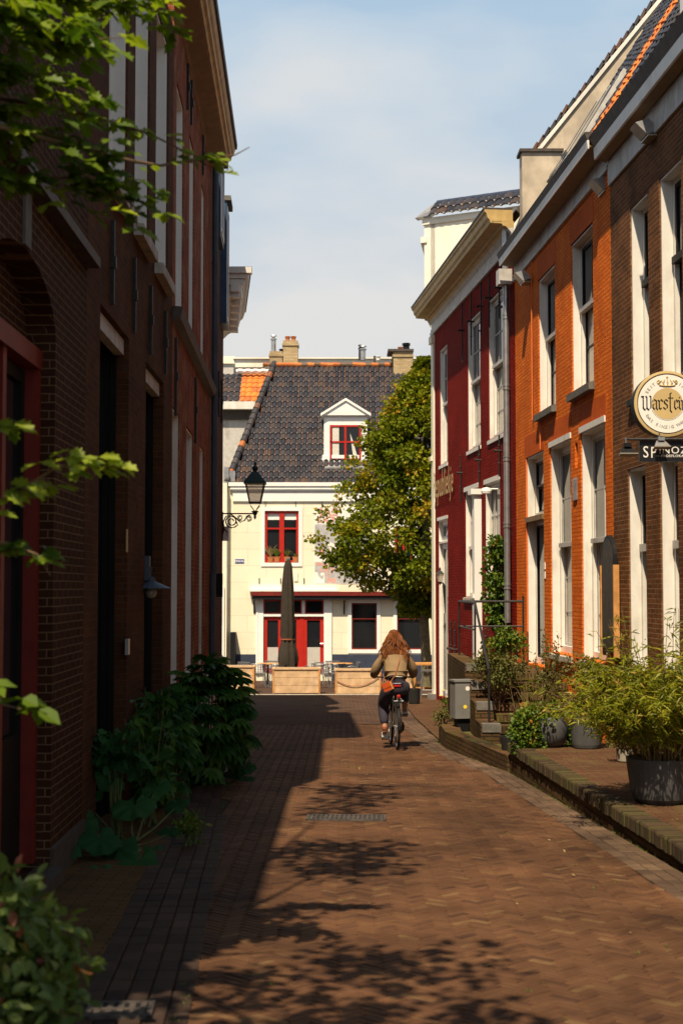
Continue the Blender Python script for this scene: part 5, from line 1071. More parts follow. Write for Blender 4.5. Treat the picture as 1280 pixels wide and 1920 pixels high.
for i in range(k): box_part('cap_stone', 'stone', t, (xs0 + .02, xs0 + .285, 20.285 + i * .85, 20.48 + i * .85, -.50 + .24 * (i + 1) - .11, -.50 + .24 * (i + 1) + .008))
# low mossy wall in front
t2 = thing('garden_wall', 'low green mossy brick wall bounding the sunken bed beside the stairs', 'wall', (0, 0, 0))
pw = [(1.56, 22.9), (1.55, 21.4), (2.06, 17.85), (2.26, 17.85), (1.80, 21.4), (1.86, 22.9)]
vs = [(x, y, gz(y) - .1) for x, y in pw] + [(x, y, -.47 if y > 20 else -.40) for x, y in pw]; n = 6
MB().add(vs, [(i, (i + 1) % n, n + (i + 1) % n, n + i) for i in range(n)] + [(11, 10, 9, 8, 7, 6)]).build('wall', M['b_moss'], t2)
mb = MB(); mb.extr([(1.8, 22.9, -.9), (1.78, 21.4, -.9), (2.2, 17.84, -.9), (4, 17.84, -.9), (4, 20.7, -.9), (2.0, 20.7, -.9), (2.0, 22.9, -.9)], (0, 0, .36))
M['moss'] = plain('moss_bed', (0.085, 0.085, 0.022), 0.95, var=0.5, scale=7, bump=0.8, bscale=25, dirt=(0.07, 0.045, 0.025))
tag(mb.build('planting_bed', M['moss']), kind='structure')
# railing
t = thing('stair_railing', 'dark steel handrail around the brick stair landing', 'railing', (0, 0, 0))
pa = at(862, 1128, 25.6); pb = at(983, 1130, 25.6); pc = at(880, 1130, 24.6)
mb = MB(); zt = pa.z
mb.tube([(pa.x, 25.8, zt), (pb.x, 25.8, zt)], .022, 8); mb.tube([(pa.x, 25.8, zt), (pc.x, 23.6, zt)], .021, 8); mb.tube([(pc.x, 23.6, zt), (2.13, 20.6, .50)], .020, 8); mb.build('handrail', M['iron'], t)
mb = MB(); mb.tube([(pa.x, 25.8, zt - .45), (pb.x, 25.8, zt - .45)], .016, 6); mb.tube([(pa.x, 25.8, zt - .45), (pc.x, 23.6, zt - .45)], .016, 6); mb.build('mid_rail', M['iron'], t)
for x_, y_, za, zb_ in ((pa.x, 25.8, .2, zt), (pc.x, 23.6, .1, zt), (2.13, 20.6, -.4, .50), (pb.x, 25.8, .2, zt + .1)):
    mb = MB(); mb.tube([(x_, y_, za), (x_, y_, zb_)], .017, 8); mb.build('post', M['iron'], t)
# cabinet on a post
P = ground(847, 1356); t = thing('utility_cabinet', 'small grey steel cabinet with stickers on a black tapered post before the stairs', 'cabinet', (1.86, 22.1, gz(22.1)), R(12))
zc = .78; box_part('box', 'cabinet', t, (-.14, .16, -.12, .16, .42, .98)); box_part('lid', 'cabinet', t, (-.155, .175, -.135, .175, .982, 1.01))
mb = MB(); mb.add([(-.06, -.05, .0), (.06, -.05, 0), (.06, .07, 0), (-.06, .07, 0), (-.10, -.08, .42), (.12, -.08, .42), (.12, .12, .42), (-.10, .12, .42)], [(0, 1, 5, 4), (1, 2, 6, 5), (2, 3, 7, 6), (3, 0, 4, 7), (0, 3, 2, 1), (4, 5, 6, 7)]); mb.build('post', M['black'], t)
mb = MB(); mb.lathe([(.035, 0), (.035, .002)], (.06, -.123, .88), 12, 'y'); mb.build('sticker', M['signwhite'], t); mb = MB(); mb.lathe([(.03, 0), (.03, .002)], (.02, -.123, .6), 12, 'y'); mb.build('sticker', M['yellow'], t)
# wooden planters on the square
def planter(px0, px1, py0, py1, Y, label):
    a, b = at(px0, py1, Y), at(px1, py0, Y); w_, h_ = b.x - a.x, b.z - gz(Y); t = thing('wooden_planter', label, 'planter', ((a.x + b.x) / 2, Y, gz(Y)), 0, 'pale wooden planters edging the terrace')
    for k in range(3): box_part('plank', 'planks', t, (-w_ / 2 + .05, w_ / 2 - .05, -.008 - .004 * (k % 2), .02, .02 + k * (h_ - .06) / 3, .012 + (k + 1) * (h_ - .06) / 3))
    box_part('post', 'owood', t, (-w_ / 2 - .0, -w_ / 2 + .048, -.025, .05, 0, h_ - .04)); box_part('post', 'owood', t, (w_ / 2 - .048, w_ / 2, -.025, .05, 0, h_ - .04))
    box_part('side_board', 'owood', t, (w_ / 2 - .03, w_ / 2 - .005, .052, .50, .01, h_ - .045), (-w_ / 2 + .005, -w_ / 2 + .03, .052, .50, .01, h_ - .045)); box_part('back_board', 'planks', t, (-w_ / 2, w_ / 2, .502, .53, .01, h_ - .045))
    box_part('rim', 'planks', t, (-w_ / 2 - .02, w_ / 2 + .02, -.04, .06, h_ - .038, h_), (-w_ / 2 - .02, w_ / 2 + .02, .48, .55, h_ - .038, h_), (-w_ / 2 - .02, -w_ / 2 + .06, .061, .479, h_ - .038, h_), (w_ / 2 - .06, w_ / 2 + .02, .061, .479, h_ - .038, h_))
    box_part('soil', 'soil', t, (-w_ / 2 + .031, w_ / 2 - .031, .03, .5, .1, h_ - .10))
    return t
planter(396, 477, 1249, 1297, 42.0, 'wooden planter farthest left, partly behind the dark shrub')
planter(511, 600, 1253, 1301, 41.4, 'wooden planter in front of the closed parasol')
t_ = planter(628, 714, 1255, 1304, 40.9, 'wooden planter with a hanging chain left of the cyclist')
ch = thing('chain', 'thin sagging chain hung on the planter beside the cyclist', 'chain', (t_.location.x, t_.location.y, t_.location.z))
mb = MB(); mb.tube([(-.60 + 1.2 * i / 14, -.04, .50 - .26 * (1 - ((i - 6) / 8) ** 2 if i < 15 else 0)) for i in range(15)], .010, 5); mb.build('chain_links', M['strap'], ch)
planter(722, 775, 1257, 1303, 44.5, 'wooden planter partly hidden behind the cyclist')
# closed parasol
P = at(540, 1050, 45.0); gp = gz(45); t = thing('closed_parasol', 'tall closed dark parasol tied in the middle before the cafe doors', 'parasol', (P.x, 45, gp)); ht_ = P.z - gp
mb = MB(); mb.tube([(0, 0, 0), (0, 0, ht_)], .035, 10); mb.build('pole', M['pale_stone'], t)
mb = MB(); N_ = 32; prof = [(.995, .07), (.95, .12), (.8, .17), (.6, .19), (.42, .22), (.385, .19), (.36, .20), (.30, .26), (.22, .29), (.14, .25)]
vs = []
for f_, rr in prof:
    for j in range(N_):
        a = 2 * math.pi * j / N_; q = rr * (1 + .16 * math.cos(8 * a + f_ * 2) + .07 * math.cos(3 * a + 5 * f_)); zz = ht_ * f_ + (.22 * math.cos(4 * a + 1) if f_ < .16 else (.08 * math.cos(4 * a + 1) if f_ < .25 else 0)); vs.append((q * math.cos(a), q * math.sin(a), zz))
mb.add(vs, [(i * N_ + j, i * N_ + (j + 1) % N_, (i + 1) * N_ + (j + 1) % N_, (i + 1) * N_ + j) for i in range(len(prof) - 1) for j in range(N_)]); mb.build('canopy', M['parasol'], t, smooth=True)
mb = MB(); mb.lathe([(.225, -.02), (.225, .02)], (0, 0, ht_ * .385), 20); mb.build('tie', M['strap'], t)
mb = MB(); mb.lathe([(.001, .08), (.06, .05), (.05, 0), (.03, -.06)], (0, 0, ht_), 10); mb.build('finial', M['zinc'], t)
mb = MB(); mb.lathe([(.35, 0), (.35, .07), (.05, .1), (.05, .35)], (0, 0, 0), 16); mb.build('base', M['stone'], t)
# chairs and tables
def chair():
    t = thing('terrace_chair', 'grey metal terrace chair', 'chair')
    mb = MB(); mb.extr([(-.21, -.2, .44), (.21, -.2, .44), (.23, .22, .46), (-.23, .22, .46)], (0, 0, .02)); mb.build('seat', M['metalgrey'], t)
    mb = MB(); pts = [(.25 * math.sin(a), -.24 + .10 * (1 - math.cos(a)), 0) for a in [-1.35 + 2.7 * i / 8 for i in range(9)]]
    for k in range(5):
        z = .55 + k * .055; mb.tube([(x, y - .02 * k, z) for x, y, _ in pts], .013 if k < 4 else .02, 5)
    for x, y, _ in pts[1:-1]: mb.tube([(x, y, .5), (x, y - .08, .77)], .009, 4)
    mb.build('backrest', M['metalgrey'], t)
    for sx_ in (-1, 1):
        mb = MB(); mb.tube([(sx_ * .25, -.16, .62), (sx_ * .27, .02, .66), (sx_ * .26, .2, .64), (sx_ * .23, .22, .45)], .014, 6); mb.build('armrest', M['metalgrey'], t)
        for sy in (-1, 1): mb = MB(); mb.tube([(sx_ * .20, sy * .2, .45), (sx_ * .25, sy * .25, 0)], .014, 6); mb.build('leg', M['metalgrey'], t)
    return t
c0 = chair(); spots = [(449, 47.5, 2.6, 'leftmost grey terrace chair, low behind the left planter'), (485, 46.2, 0, 'grey terrace chair between the left planter and the parasol, back towards the street'), (507, 49.6, 3.1, 'grey terrace chair on the far side of the left round table'), (520, 45.9, .2, 'grey terrace chair just left of the parasol cloth'),
    (589, 48.5, .5, 'grey terrace chair close to the right of the parasol'), (602, 46.0, 0, 'grey terrace chair before the red door right of the parasol'), (632, 46.2, .15, 'grey terrace chair above the gap left of the third planter'), (621, 49.6, 3.0, 'grey terrace chair behind the right terrace table'), (657, 48.2, 1.7, 'grey terrace chair at the right end beside the dark plinth')]
for i, (px, Y, a, lb) in enumerate(spots):
    o = c0 if i == 0 else copy_tree(c0); o.location = (at(px, 1200, Y).x, Y, gz(Y)); o.rotation_euler = (0, 0, a); o['label'] = lb; o['group'] = 'grey metal terrace chairs'
def table(px, Y, lb):
    t = thing('terrace_table', lb, 'table', (at(px, 1200, Y).x, Y, gz(Y)), 0, 'terrace tables'); mb = MB(); mb.lathe([(.38, .72), (.39, .735), (.38, .75)], n=24); mb.build('table_top', M['owood'], t); mb = MB(); mb.lathe([(.22, 0), (.2, .03), (.04, .05), (.03, .7), (.1, .72)], n=14); mb.build('pedestal', M['iron'], t)
table(502, 48.0, 'small round brown terrace table left of the parasol'); table(640, 48.2, 'small round brown terrace table right of the red doors')
# high wooden table, stool, bucket with dry plant
P = at(797, 1243, 38.6); t = thing('high_table', 'tall orange wooden bar table by the tree trunk', 'table', (P.x, 38.6, gz(38.6))); hh = P.z - gz(38.6)
box_part('table_top', 'owood', t, (-.36, .30, -.3, .3, hh - .05, hh)); 
for x_, y_ in ((-.30, -.22), (.24, -.22), (-.30, .22), (.24, .22)): box_part('leg', 'owood', t, (x_ - .035, x_ + .035, y_ - .035, y_ + .035, 0, hh - .052))
box_part('stretcher', 'owood', t, (-.264, .204, -.24, -.20, .25, .31))
t = thing('bar_stool', 'grey bar stool standing beside the orange high table', 'stool', (at(803, 1250, 37.6).x, 37.9, gz(37.9))); box_part('seat', 'metalgrey', t, (-.16, .16, -.16, .16, .74, .78))
for a, b in ((-1, -1), (1, -1), (1, 1), (-1, 1)): mb = MB(); mb.tube([(a * .13, b * .13, .74), (a * .19, b * .19, 0)], .017, 6); mb.build('leg', M['metalgrey'], t)
mb = MB(); mb.tube([(-.17, -.17, .25), (.17, -.17, .25)], .012, 5); mb.build('foot_rail', M['metalgrey'], t)
# flower pots inside the cream house window
for px, hh_, lb, km in ((507, .5, 'leftmost potted plant in the cream house window, tall spiky and pale', 'leaf_dry'), (519, .35, 'second potted plant in the cream house window with green leaves', 'leaf_ivy'), (538, .3, 'third potted plant in the cream house window, right of the mullion', 'leaf_olive'), (554, .15, 'small round cactus in an orange pot at the right of the window', 'leaf_ivy')):
    p = at(px, 1054, YC); t = thing('potted_plant', lb, 'potted plant', (p.x, YC + .02, p.z)); mb = MB(); mb.lathe([(.09, 0), (.12, .17), (.13, .17), (.13, .2), (.11, .2)], (0, -.03, 0), 12); mb.v = [(x, y * .45, z) for x, y, z in mb.v]; mb.build('pot', M['terra'], t)
    mb = MB(); rr = random.Random(px)
    for i in range(26 if hh_ > .2 else 12):
        a = rr.uniform(-1.2, 1.2); l = hh_ * rr.uniform(.5, 1.2); mb.cur = rr.uniform(.05, .95); mb.tube([(0, -.03, .18), (math.sin(a) * l * .5, -.04, .2 + l * .6), (math.sin(a) * l * .8, -.05, .2 + l * math.cos(a) * .9)], [.014, .016, .004], 4)
    mb.build('foliage', M[km], t)
# ================================================================ vegetation
def add_leaf(mb, p, d, n, ln, wd, shape='o', droop=.12):
    d = d.normalized(); s = d.cross(n)
    if s.length < 1e-4: s = d.cross(Vector((1, 0, 0)))
    s.normalize(); n = s.cross(d).normalized()
    if shape == 'o':      # broad leaf, folded along the midrib
        pts = [(0, 0), (.30, .42), (.65, .45), (1, 0), (.65, -.45), (.30, -.42)]
        vs = [p + d * (ln * a) + s * (wd * b) + n * (-abs(b) * wd * -.35 - droop * ln * a * a) for a, b in pts]
        mb.add(vs, [(0, 1, 2, 3), (0, 3, 4, 5)])
    elif shape == 'l':    # lance leaf
        vs = [p, p + d * ln * .35 + s * wd * .5 - n * droop * ln * .1, p + d * ln - n * droop * ln, p + d * ln * .35 - s * wd * .5 - n * droop * ln * .1]
        mb.add(vs, [(0, 1, 2), (0, 2, 3)])
    elif shape == 'k':    # lobed (oak like) leaf
        pts = [(0, 0), (.15, .14), (.25, .40), (.38, .22), (.52, .5), (.64, .26), (.80, .38), (.86, .16), (1, 0)]
        L_ = [p + d * (ln * a) + s * (wd * b) + n * (abs(b) * wd * .3 - droop * ln * a * a) for a, b in pts]
        R_ = [p + d * (ln * a) - s * (wd * b) + n * (abs(b) * wd * .3 - droop * ln * a * a) for a, b in pts]
        mid = [p + d * (ln * a) - n * (droop * ln * a * a) for a, b in pts]
        b0 = len(mid); vs = mid + L_ + R_; fs = []
        for i in range(len(pts) - 1):
            fs.append((i, i + 1, b0 + i + 1, b0 + i)); fs.append((i, 2 * b0 + i, 2 * b0 + i + 1, i + 1))
        mb.add(vs, fs)
def rvec(r, up=0.0):
    v = Vector((r.gauss(0, 1), r.gauss(0, 1), r.gauss(0, 1) + up)); return v.normalized()
def clump(mb, c, rad, n, ln, wd, r, shape='o', up=.5, base=.5, spread=.25, out=None, droop=.12):
    cb = min(.98, max(.02, r.gauss(base, .16)))
    for _ in range(n):
        v = rvec(r); q = r.random() ** .45; p = Vector((c[0] + v.x * rad[0] * q, c[1] + v.y * rad[1] * q, c[2] + v.z * rad[2] * q))
        mb.cur = min(1, max(.01, cb + r.gauss(0, spread * .6))); s = r.uniform(.7, 1.25)
        dd = (v + rvec(r) * .8 + Vector((0, 0, -.15))).normalized()
        add_leaf(mb, p, dd, rvec(r, up), ln * s, wd * s, shape, droop)
# linden tree by the square
Yt = 44.0; P = at(798, 1300, Yt); t = thing('linden_tree', 'tall narrow yellowing green tree in front of the cream house beside the red house', 'tree', (P.x, Yt, gz(Yt))); r_ = random.Random(11)
base = gz(Yt); ztop = at(790, 668, Yt).z - base
mb = MB(); mb.tube([(0, 0, -.1), (.02, 0, .8), (-.05, .02, 2.2), (.05, 0, 4), (0, .05, 6.5), (0, 0, ztop - .8)], [.20, .16, .15, .12, .08, .02], 10)
limb = []
for i in range(26):
    z = 2.7 + (ztop - 3.6) * i / 26; a = r_.uniform(0, 6.28); ln = (2.6 if z < 5 else 2.6 * (ztop + .4 - z) / (ztop - 4.6)) * r_.uniform(.6, 1)
    e_ = Vector((math.cos(a) * ln, math.sin(a) * ln * .8, z + ln * .35)); mb.tube([(0, 0, z), Vector((e_.x * .5, e_.y * .5, z + ln * .1)), e_], [.05, .035, .01], 5)
mb.build('trunk', M['bark'], t)
mb = MB()
pxs = [(672, 788, 36), (700, 772, 40), (760, 716, 62), (840, 672, 92), (900, 658, 116), (960, 616, 150), (1000, 594, 176), (1040, 604, 160), (1075, 642, 120), (1100, 676, 96)]
def leftx(z):     # crown half width at height z, from the outline
    py = 1100 - (z + base - CAMZ) * FPX / Yt
    for (p0, l0, _), (p1, l1, _) in zip(pxs, pxs[1:]):
        if py <= p1: 
            f = max(0, (py - p0) / (p1 - p0)); lx = l0 + (l1 - l0) * f; return max(.15, P.x - (lx - 640) / FPX * Yt)
    return .9
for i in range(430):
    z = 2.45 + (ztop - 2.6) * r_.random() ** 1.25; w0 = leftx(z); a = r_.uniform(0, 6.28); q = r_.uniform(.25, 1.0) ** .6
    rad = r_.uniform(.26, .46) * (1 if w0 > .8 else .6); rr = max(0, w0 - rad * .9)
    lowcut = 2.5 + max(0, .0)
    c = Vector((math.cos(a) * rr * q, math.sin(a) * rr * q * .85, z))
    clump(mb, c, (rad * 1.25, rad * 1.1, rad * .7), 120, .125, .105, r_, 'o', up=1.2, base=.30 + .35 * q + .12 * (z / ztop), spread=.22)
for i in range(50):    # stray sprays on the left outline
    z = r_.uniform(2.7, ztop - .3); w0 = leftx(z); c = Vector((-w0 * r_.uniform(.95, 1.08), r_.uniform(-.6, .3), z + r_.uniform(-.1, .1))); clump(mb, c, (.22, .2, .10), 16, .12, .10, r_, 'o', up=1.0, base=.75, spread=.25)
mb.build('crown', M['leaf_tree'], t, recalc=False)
# bamboo in the big pot
def pot_mesh(t, r0, r1, h, mat, name='pot', belly=.5):
    mb = MB(); pr = [(r0 * .92, 0), (r0, .015)]
    for i in range(1, 8): f = i / 8; pr.append((r0 + (r1 - r0) * f ** belly, h * f))
    pr += [(r1, h), (r1 * .985, h + .006), (r1 * .93, h + .004), (r1 * .9, h - .05), (.01, h - .05)]
    mb.lathe(pr, n=36); return mb.build(name, M[mat], t, smooth=False)
Pb = at(1239, 1500, 12.5); zt0 = tz(12.55); t = thing('potted_bamboo', 'big dark grey pot overflowing with yellow green bamboo on the brick terrace', 'potted plant', (Pb.x, 12.55, zt0)); r_ = random.Random(21)
pot_mesh(t, .205, .290, .39, 'pot'); mb = MB(); mb.lathe([(.26, .35), (.01, .37)], n=24); mb.build('soil', M['soil'], t)
st = MB(); lf = MB()
for i in range(190):
    a = r_.uniform(0, 6.28); q = math.sqrt(r_.random()) * .24; b = Vector((q * math.cos(a), q * math.sin(a), .34)); tall = r_.random() < .06
    H_ = r_.uniform(.60, 1.05) if not tall else r_.uniform(1.15, 1.45); sp = r_.uniform(.15, .85) * (.5 if tall else 1)
    da = a + r_.gauss(0, .5); tip = b + Vector((math.cos(da) * sp - .10, math.sin(da) * sp * .8, H_ * (1.0 - .38 * sp)))
    m_ = b.lerp(tip, .5) + Vector((0, 0, .12)); pts = [b, b.lerp(m_, .5) + Vector((0, 0, .04)), m_, m_.lerp(tip, .5) + Vector((0, 0, .03)), tip]; st.cur = r_.random(); st.tube(pts, [.004, .004, .0035, .003, .002], 4, False)
    for k in range(84 if not tall else 30):
        f = r_.uniform(.22, 1.0); s_i = min(3, int(f * 4)); p = pts[s_i].lerp(pts[s_i + 1], f * 4 - s_i) + rvec(r_) * r_.uniform(.01, .10)
        an = r_.uniform(0, 6.28); d = Vector((math.cos(an), math.sin(an), r_.uniform(-.7, .5))); lf.cur = min(1, max(.01, .5 + r_.gauss(0, .24) - (.25 if p.z < .5 else 0) * r_.random()))
        add_leaf(lf, p, d, rvec(r_, 1.5), r_.uniform(.06, .12), r_.uniform(.012, .020), 'l', .35)
st.build('stems', M['leaf_dry'], t, recalc=False); lf.build('foliage', M['leaf_bamboo'], t, recalc=False)
# dried plant pot behind
def bush(t, c, rad, n_cl, n_leaf, ln, wd, mat, seed, shape='o', crad=.12, base=.5, up=.8, stems=12, smat='stem', name='foliage', zlow=None, droop=.12):
    r_ = random.Random(seed); mb = MB(); stb = MB()
    for i in range(n_cl):
        v = rvec(r_, .2); q = r_.uniform(.3, 1); cc = Vector((c[0] + v.x * rad[0] * q, c[1] + v.y * rad[1] * q, c[2] + v.z * rad[2] * q))
        clump(mb, cc, (crad, crad, crad * .7), n_leaf, ln, wd, r_, shape, up, base + .15 * v.z, .25, droop=droop)
        if i < stems: bb = Vector((c[0] + r_.uniform(-.05, .05), c[1] + r_.uniform(-.05, .05), c[2] - rad[2] if zlow is None else zlow)); stb.tube([bb, bb.lerp(cc, .55) + Vector((0, 0, .04)), cc], [.009, .006, .003], 5)
    if stems: stb.build('stems', M[smat], t, recalc=False)
    return mb.build(name, M[mat], t, recalc=False)
Yq = 17.2; p = at(1099, 1391, Yq); t = thing('potted_grass', 'dark round pot of dried straw coloured fern between the bamboo and the creeper pot', 'potted plant', (p.x, Yq, tz(Yq)))
pot_mesh(t, .165, .20, .40, 'pot', belly=.6); bush(t, (0, 0, .50), (.26, .24, .16), 36, 26, .10, .014, 'leaf_dry', 31, 'l', .10, stems=10, zlow=.35, droop=.4); bush(t, (.05, .05, .85), (.24, .22, .32), 40, 20, .05, .03, 'leaf_olive', 32, 'o', .10, stems=12, zlow=.35, name='upper_foliage')
Yq = 17.35; p = at(1032, 1391, Yq); t = thing('potted_creeper', 'round grey pot half covered by trailing green creeper at the foot of the stairs', 'potted plant', (p.x, Yq, tz(Yq)))
mb = MB(); mb.lathe([(.11, 0), (.17, .05), (.205, .14), (.215, .24), (.20, .33), (.17, .37), (.15, .37), (.14, .32), (.01, .32)], n=32); mb.build('pot', M['pot'], t, smooth=True)
bush(t, (-.16, -.04, .36), (.36, .26, .18), 40, 30, .045, .04, 'leaf_ivy', 41, crad=.09, stems=10, zlow=.3, base=.6); bush(t, (-.28, -.10, .13), (.24, .18, .20), 40, 30, .042, .038, 'leaf_ivy', 42, crad=.08, stems=0, name='trailing_foliage'); bush(t, (.27, .05, .12), (.10, .12, .24), 14, 26, .042, .036, 'leaf_ivy', 43, crad=.07, stems=0, name='side_foliage')
Yq = 18.5; p = at(962, 1340, Yq); t = thing('plant_bowl', 'empty black plastic plant bowl left of the creeper pot', 'flower pot', (p.x, Yq, -.36)); pot_mesh(t, .12, .17, .30, 'blackpot')
t.location.z = -.54
Yq = 15.7; p = at(1172, 1421, Yq); t = thing('small_potted_shrub', 'small pale pot with low grey green shrub tucked beside the bamboo pot', 'potted plant', (p.x, Yq, tz(Yq))); pot_mesh(t, .085, .10, .14, 'palepot'); bush(t, (-.05, -.02, .28), (.17, .15, .13), 26, 26, .03, .024, 'leaf_olive', 51, crad=.06, stems=6, zlow=.12, base=.75)
# shrubs by the stairs
t = thing('stair_shrub', 'bushy olive green shrub growing over the top of the brick stairs', 'shrub', (2.45, 21.9, .1)); bush(t, (-.05, 0, .32), (.42, .35, .32), 62, 34, .05, .03, 'leaf_olive', 61, crad=.12, base=.45, stems=18, zlow=-.3); bush(t, (.12, .3, .70), (.30, .25, .25), 26, 30, .055, .035, 'leaf_ivy', 62, crad=.12, stems=6, zlow=.0, name='upper_foliage')
t = thing('climbing_rose', 'sparse rose bush with small leaves in front of the orange house windows', 'shrub', (2.95, 20.3, -.4)); r_ = random.Random(71); st = MB(); lf = MB()
for i in range(22):
    a = r_.uniform(0, 6.28); H_ = r_.uniform(.7, 1.55); sp = r_.uniform(.05, .34); pts = [Vector((r_.uniform(-.06, .06), r_.uniform(-.06, .06), 0))]
    for k in range(1, 6): pts.append(Vector((math.cos(a) * sp * (k / 5) ** 1.5 * 1.1 + r_.uniform(-.03, .03), math.sin(a) * sp * (k / 5) + r_.uniform(-.03, .03), H_ * k / 5)))
    st.tube(pts, [.008, .007, .006, .005, .004, .002], 5)
    for k in range(70):
        f = r_.uniform(.35, 1); s_i = min(4, int(f * 5)); p = pts[s_i].lerp(pts[s_i + 1], f * 5 - s_i) + rvec(r_) * r_.uniform(.01, .07); lf.cur = min(1, max(.01, r_.gauss(.5, .25))); add_leaf(lf, p, rvec(r_, -.1), rvec(r_, 1), r_.uniform(.03, .05), r_.uniform(.02, .03), 'o')
st.build('stems', M['stem'], t, recalc=False); lf.build('foliage', M['leaf_olive'], t, recalc=False)
t = thing('dry_twigs', 'leafless dry brown twigs tangled on the brick stairs', 'shrub', (2.72, 20.1, -.5)); st = MB()
for i in range(90):
    a = r_.uniform(0, 6.28); H_ = r_.uniform(.3, .95); sp = r_.uniform(.1, .42); st.cur = r_.random(); p0 = Vector((r_.uniform(-.08, .08), 0, 0)); p2 = Vector((math.cos(a) * sp, math.sin(a) * sp * .6, H_)); m_ = p0.lerp(p2, .5) + rvec(r_) * .09; st.tube([p0, m_, p2, p2 + rvec(r_) * .1], [.004, .003, .002, .001], 4, False)
st.build('twigs', M['leaf_dry'], t, recalc=False)
# creeper up the drainpipe
t = thing('wall_creeper', 'bright green creeper climbing the lower drainpipe between the red and orange houses', 'climbing plant', RD.world(RD.u(955), 0, -.8)); t.rotation_euler = (0, 0, 0); r_ = random.Random(81); mb = MB(); st = MB()
o0 = RD.world(RD.u(955), 0, -.8)
for i in range(84):
    z = r_.uniform(.9, 2.62) + .8; wd = .34 if 1.5 < z - .8 < 2.4 else .22; q = RD.world(RD.u(948) + r_.uniform(-wd, wd) , r_.uniform(.08, .30), z - .8 + .0) - o0
    clump(mb, q, (.16, .13, .10), 26, .08, .07, r_, 'o', up=.8, base=.5, spread=.3)
mb.build('foliage', M['leaf_ivy'], t, recalc=False)
for k in range(4): st.tube([RD.world(RD.u(955) + r_.uniform(-.1, .1), .08, z_) - o0 for z_ in (-.6, .3, 1.2, 2.2)], .012, 5)
st.build('stems', M['stem'], t, recalc=False)
t = thing('yellow_flower', 'small weed with yellow flowers against the red house corner by the grey cabinet', 'flower', (1.98, 27.0, gz(27) + .04)); r_ = random.Random(91); bush(t, (0, 0, .25), (.12, .12, .22), 14, 18, .05, .025, 'leaf_ivy', 92, crad=.06, stems=8, zlow=0)
mb = MB()
for q in ((-.06, 0, .62), (.04, -.02, .5), (-.1, 0, .52)): mb.lathe([(.001, -.01), (.04, 0), (.001, .012)], q, 9); 
mb.build('petals', M['yellow'], t); mb = MB()
for q in ((-.06, 0, .62), (.04, -.02, .5), (-.1, 0, .52)): mb.tube([(0, 0, 0), q], .004, 4)
mb.build('stalk', M['gstem'], t)
t = thing('trailing_weed', 'drooping green weed hanging beside the grey cabinet post', 'weed', (1.62, 22.6, -.50)); bush(t, (-.02, 0, .12), (.20, .12, .14), 16, 18, .05, .022, 'leaf_olive', 95, crad=.05, stems=10, zlow=0.0)
t = thing('potted_twig_plant', 'black bucket with bare dry plant on the pavement right of the cyclist', 'potted plant', (at(776, 1318, 34.6).x, 34.6, gz(34.6) + .03)); pot_mesh(t, .13, .155, .37, 'blackpot'); r_ = random.Random(96); st = MB()
for i in range(16): a = r_.uniform(0, 6.28); st.tube([(0, 0, .33), (math.cos(a) * .08, math.sin(a) * .08, .55), (math.cos(a) * .16, math.sin(a) * .16, r_.uniform(.55, .95))], [.008, .005, .002], 4)
st.build('twigs', M['leaf_dry'], t, recalc=False)
# grass and moss tufts in the joints
mb = MB(); r_ = random.Random(101)
for i in range(420):
    Y = r_.uniform(5, 24); sd = r_.random()
    if sd < .45: x = RX(Y) - .02 + r_.gauss(0, .012); 
    elif sd < .8: x = LX(Y) - .02 + r_.gauss(0, .012)
    else: x = r_.uniform(LX(Y), RX(Y) - .4)
    for k in range(6): mb.cur = r_.random(); add_leaf(mb, Vector((x + r_.gauss(0, .012), Y + r_.gauss(0, .02), gz(Y) - .003)), Vector((r_.gauss(0, .6), r_.gauss(0, .6), .7)), rvec(r_), r_.uniform(.01, .028), .005, 'l')
for i in range(260):
    Y = r_.uniform(8, 17.5); x = RX(Y) + r_.uniform(.03, 1.5)
    for k in range(5): mb.cur = r_.random(); add_leaf(mb, Vector((x + r_.gauss(0, .015), Y + r_.gauss(0, .02), tz(Y))), Vector((r_.gauss(0, .7), r_.gauss(0, .7), .6)), rvec(r_), r_.uniform(.01, .025), .005, 'l')
tag(mb.build('joint_weeds', M['leaf_ivy'], recalc=False), kind='stuff')
mb = MB()
for i in range(70):
    Y = r_.uniform(7, 26); x = r_.uniform(LX(Y), RX(Y)) if i % 3 else RX(Y) + r_.uniform(.1, 1.2)
    z = gz(Y) + .006 if x < RX(Y) else tz(Y) + .004
    if x > RX(Y) and Y > 17.5: continue
    mb.cur = r_.random(); add_leaf(mb, Vector((x, Y, z)), Vector((r_.gauss(0, 1), r_.gauss(0, 1), .05)), Vector((0, 0, 1)), r_.uniform(.02, .045), r_.uniform(.012, .03), 'o', -.1)
tag(mb.build('fallen_leaves', M['leaf_dry'], recalc=False), kind='stuff')

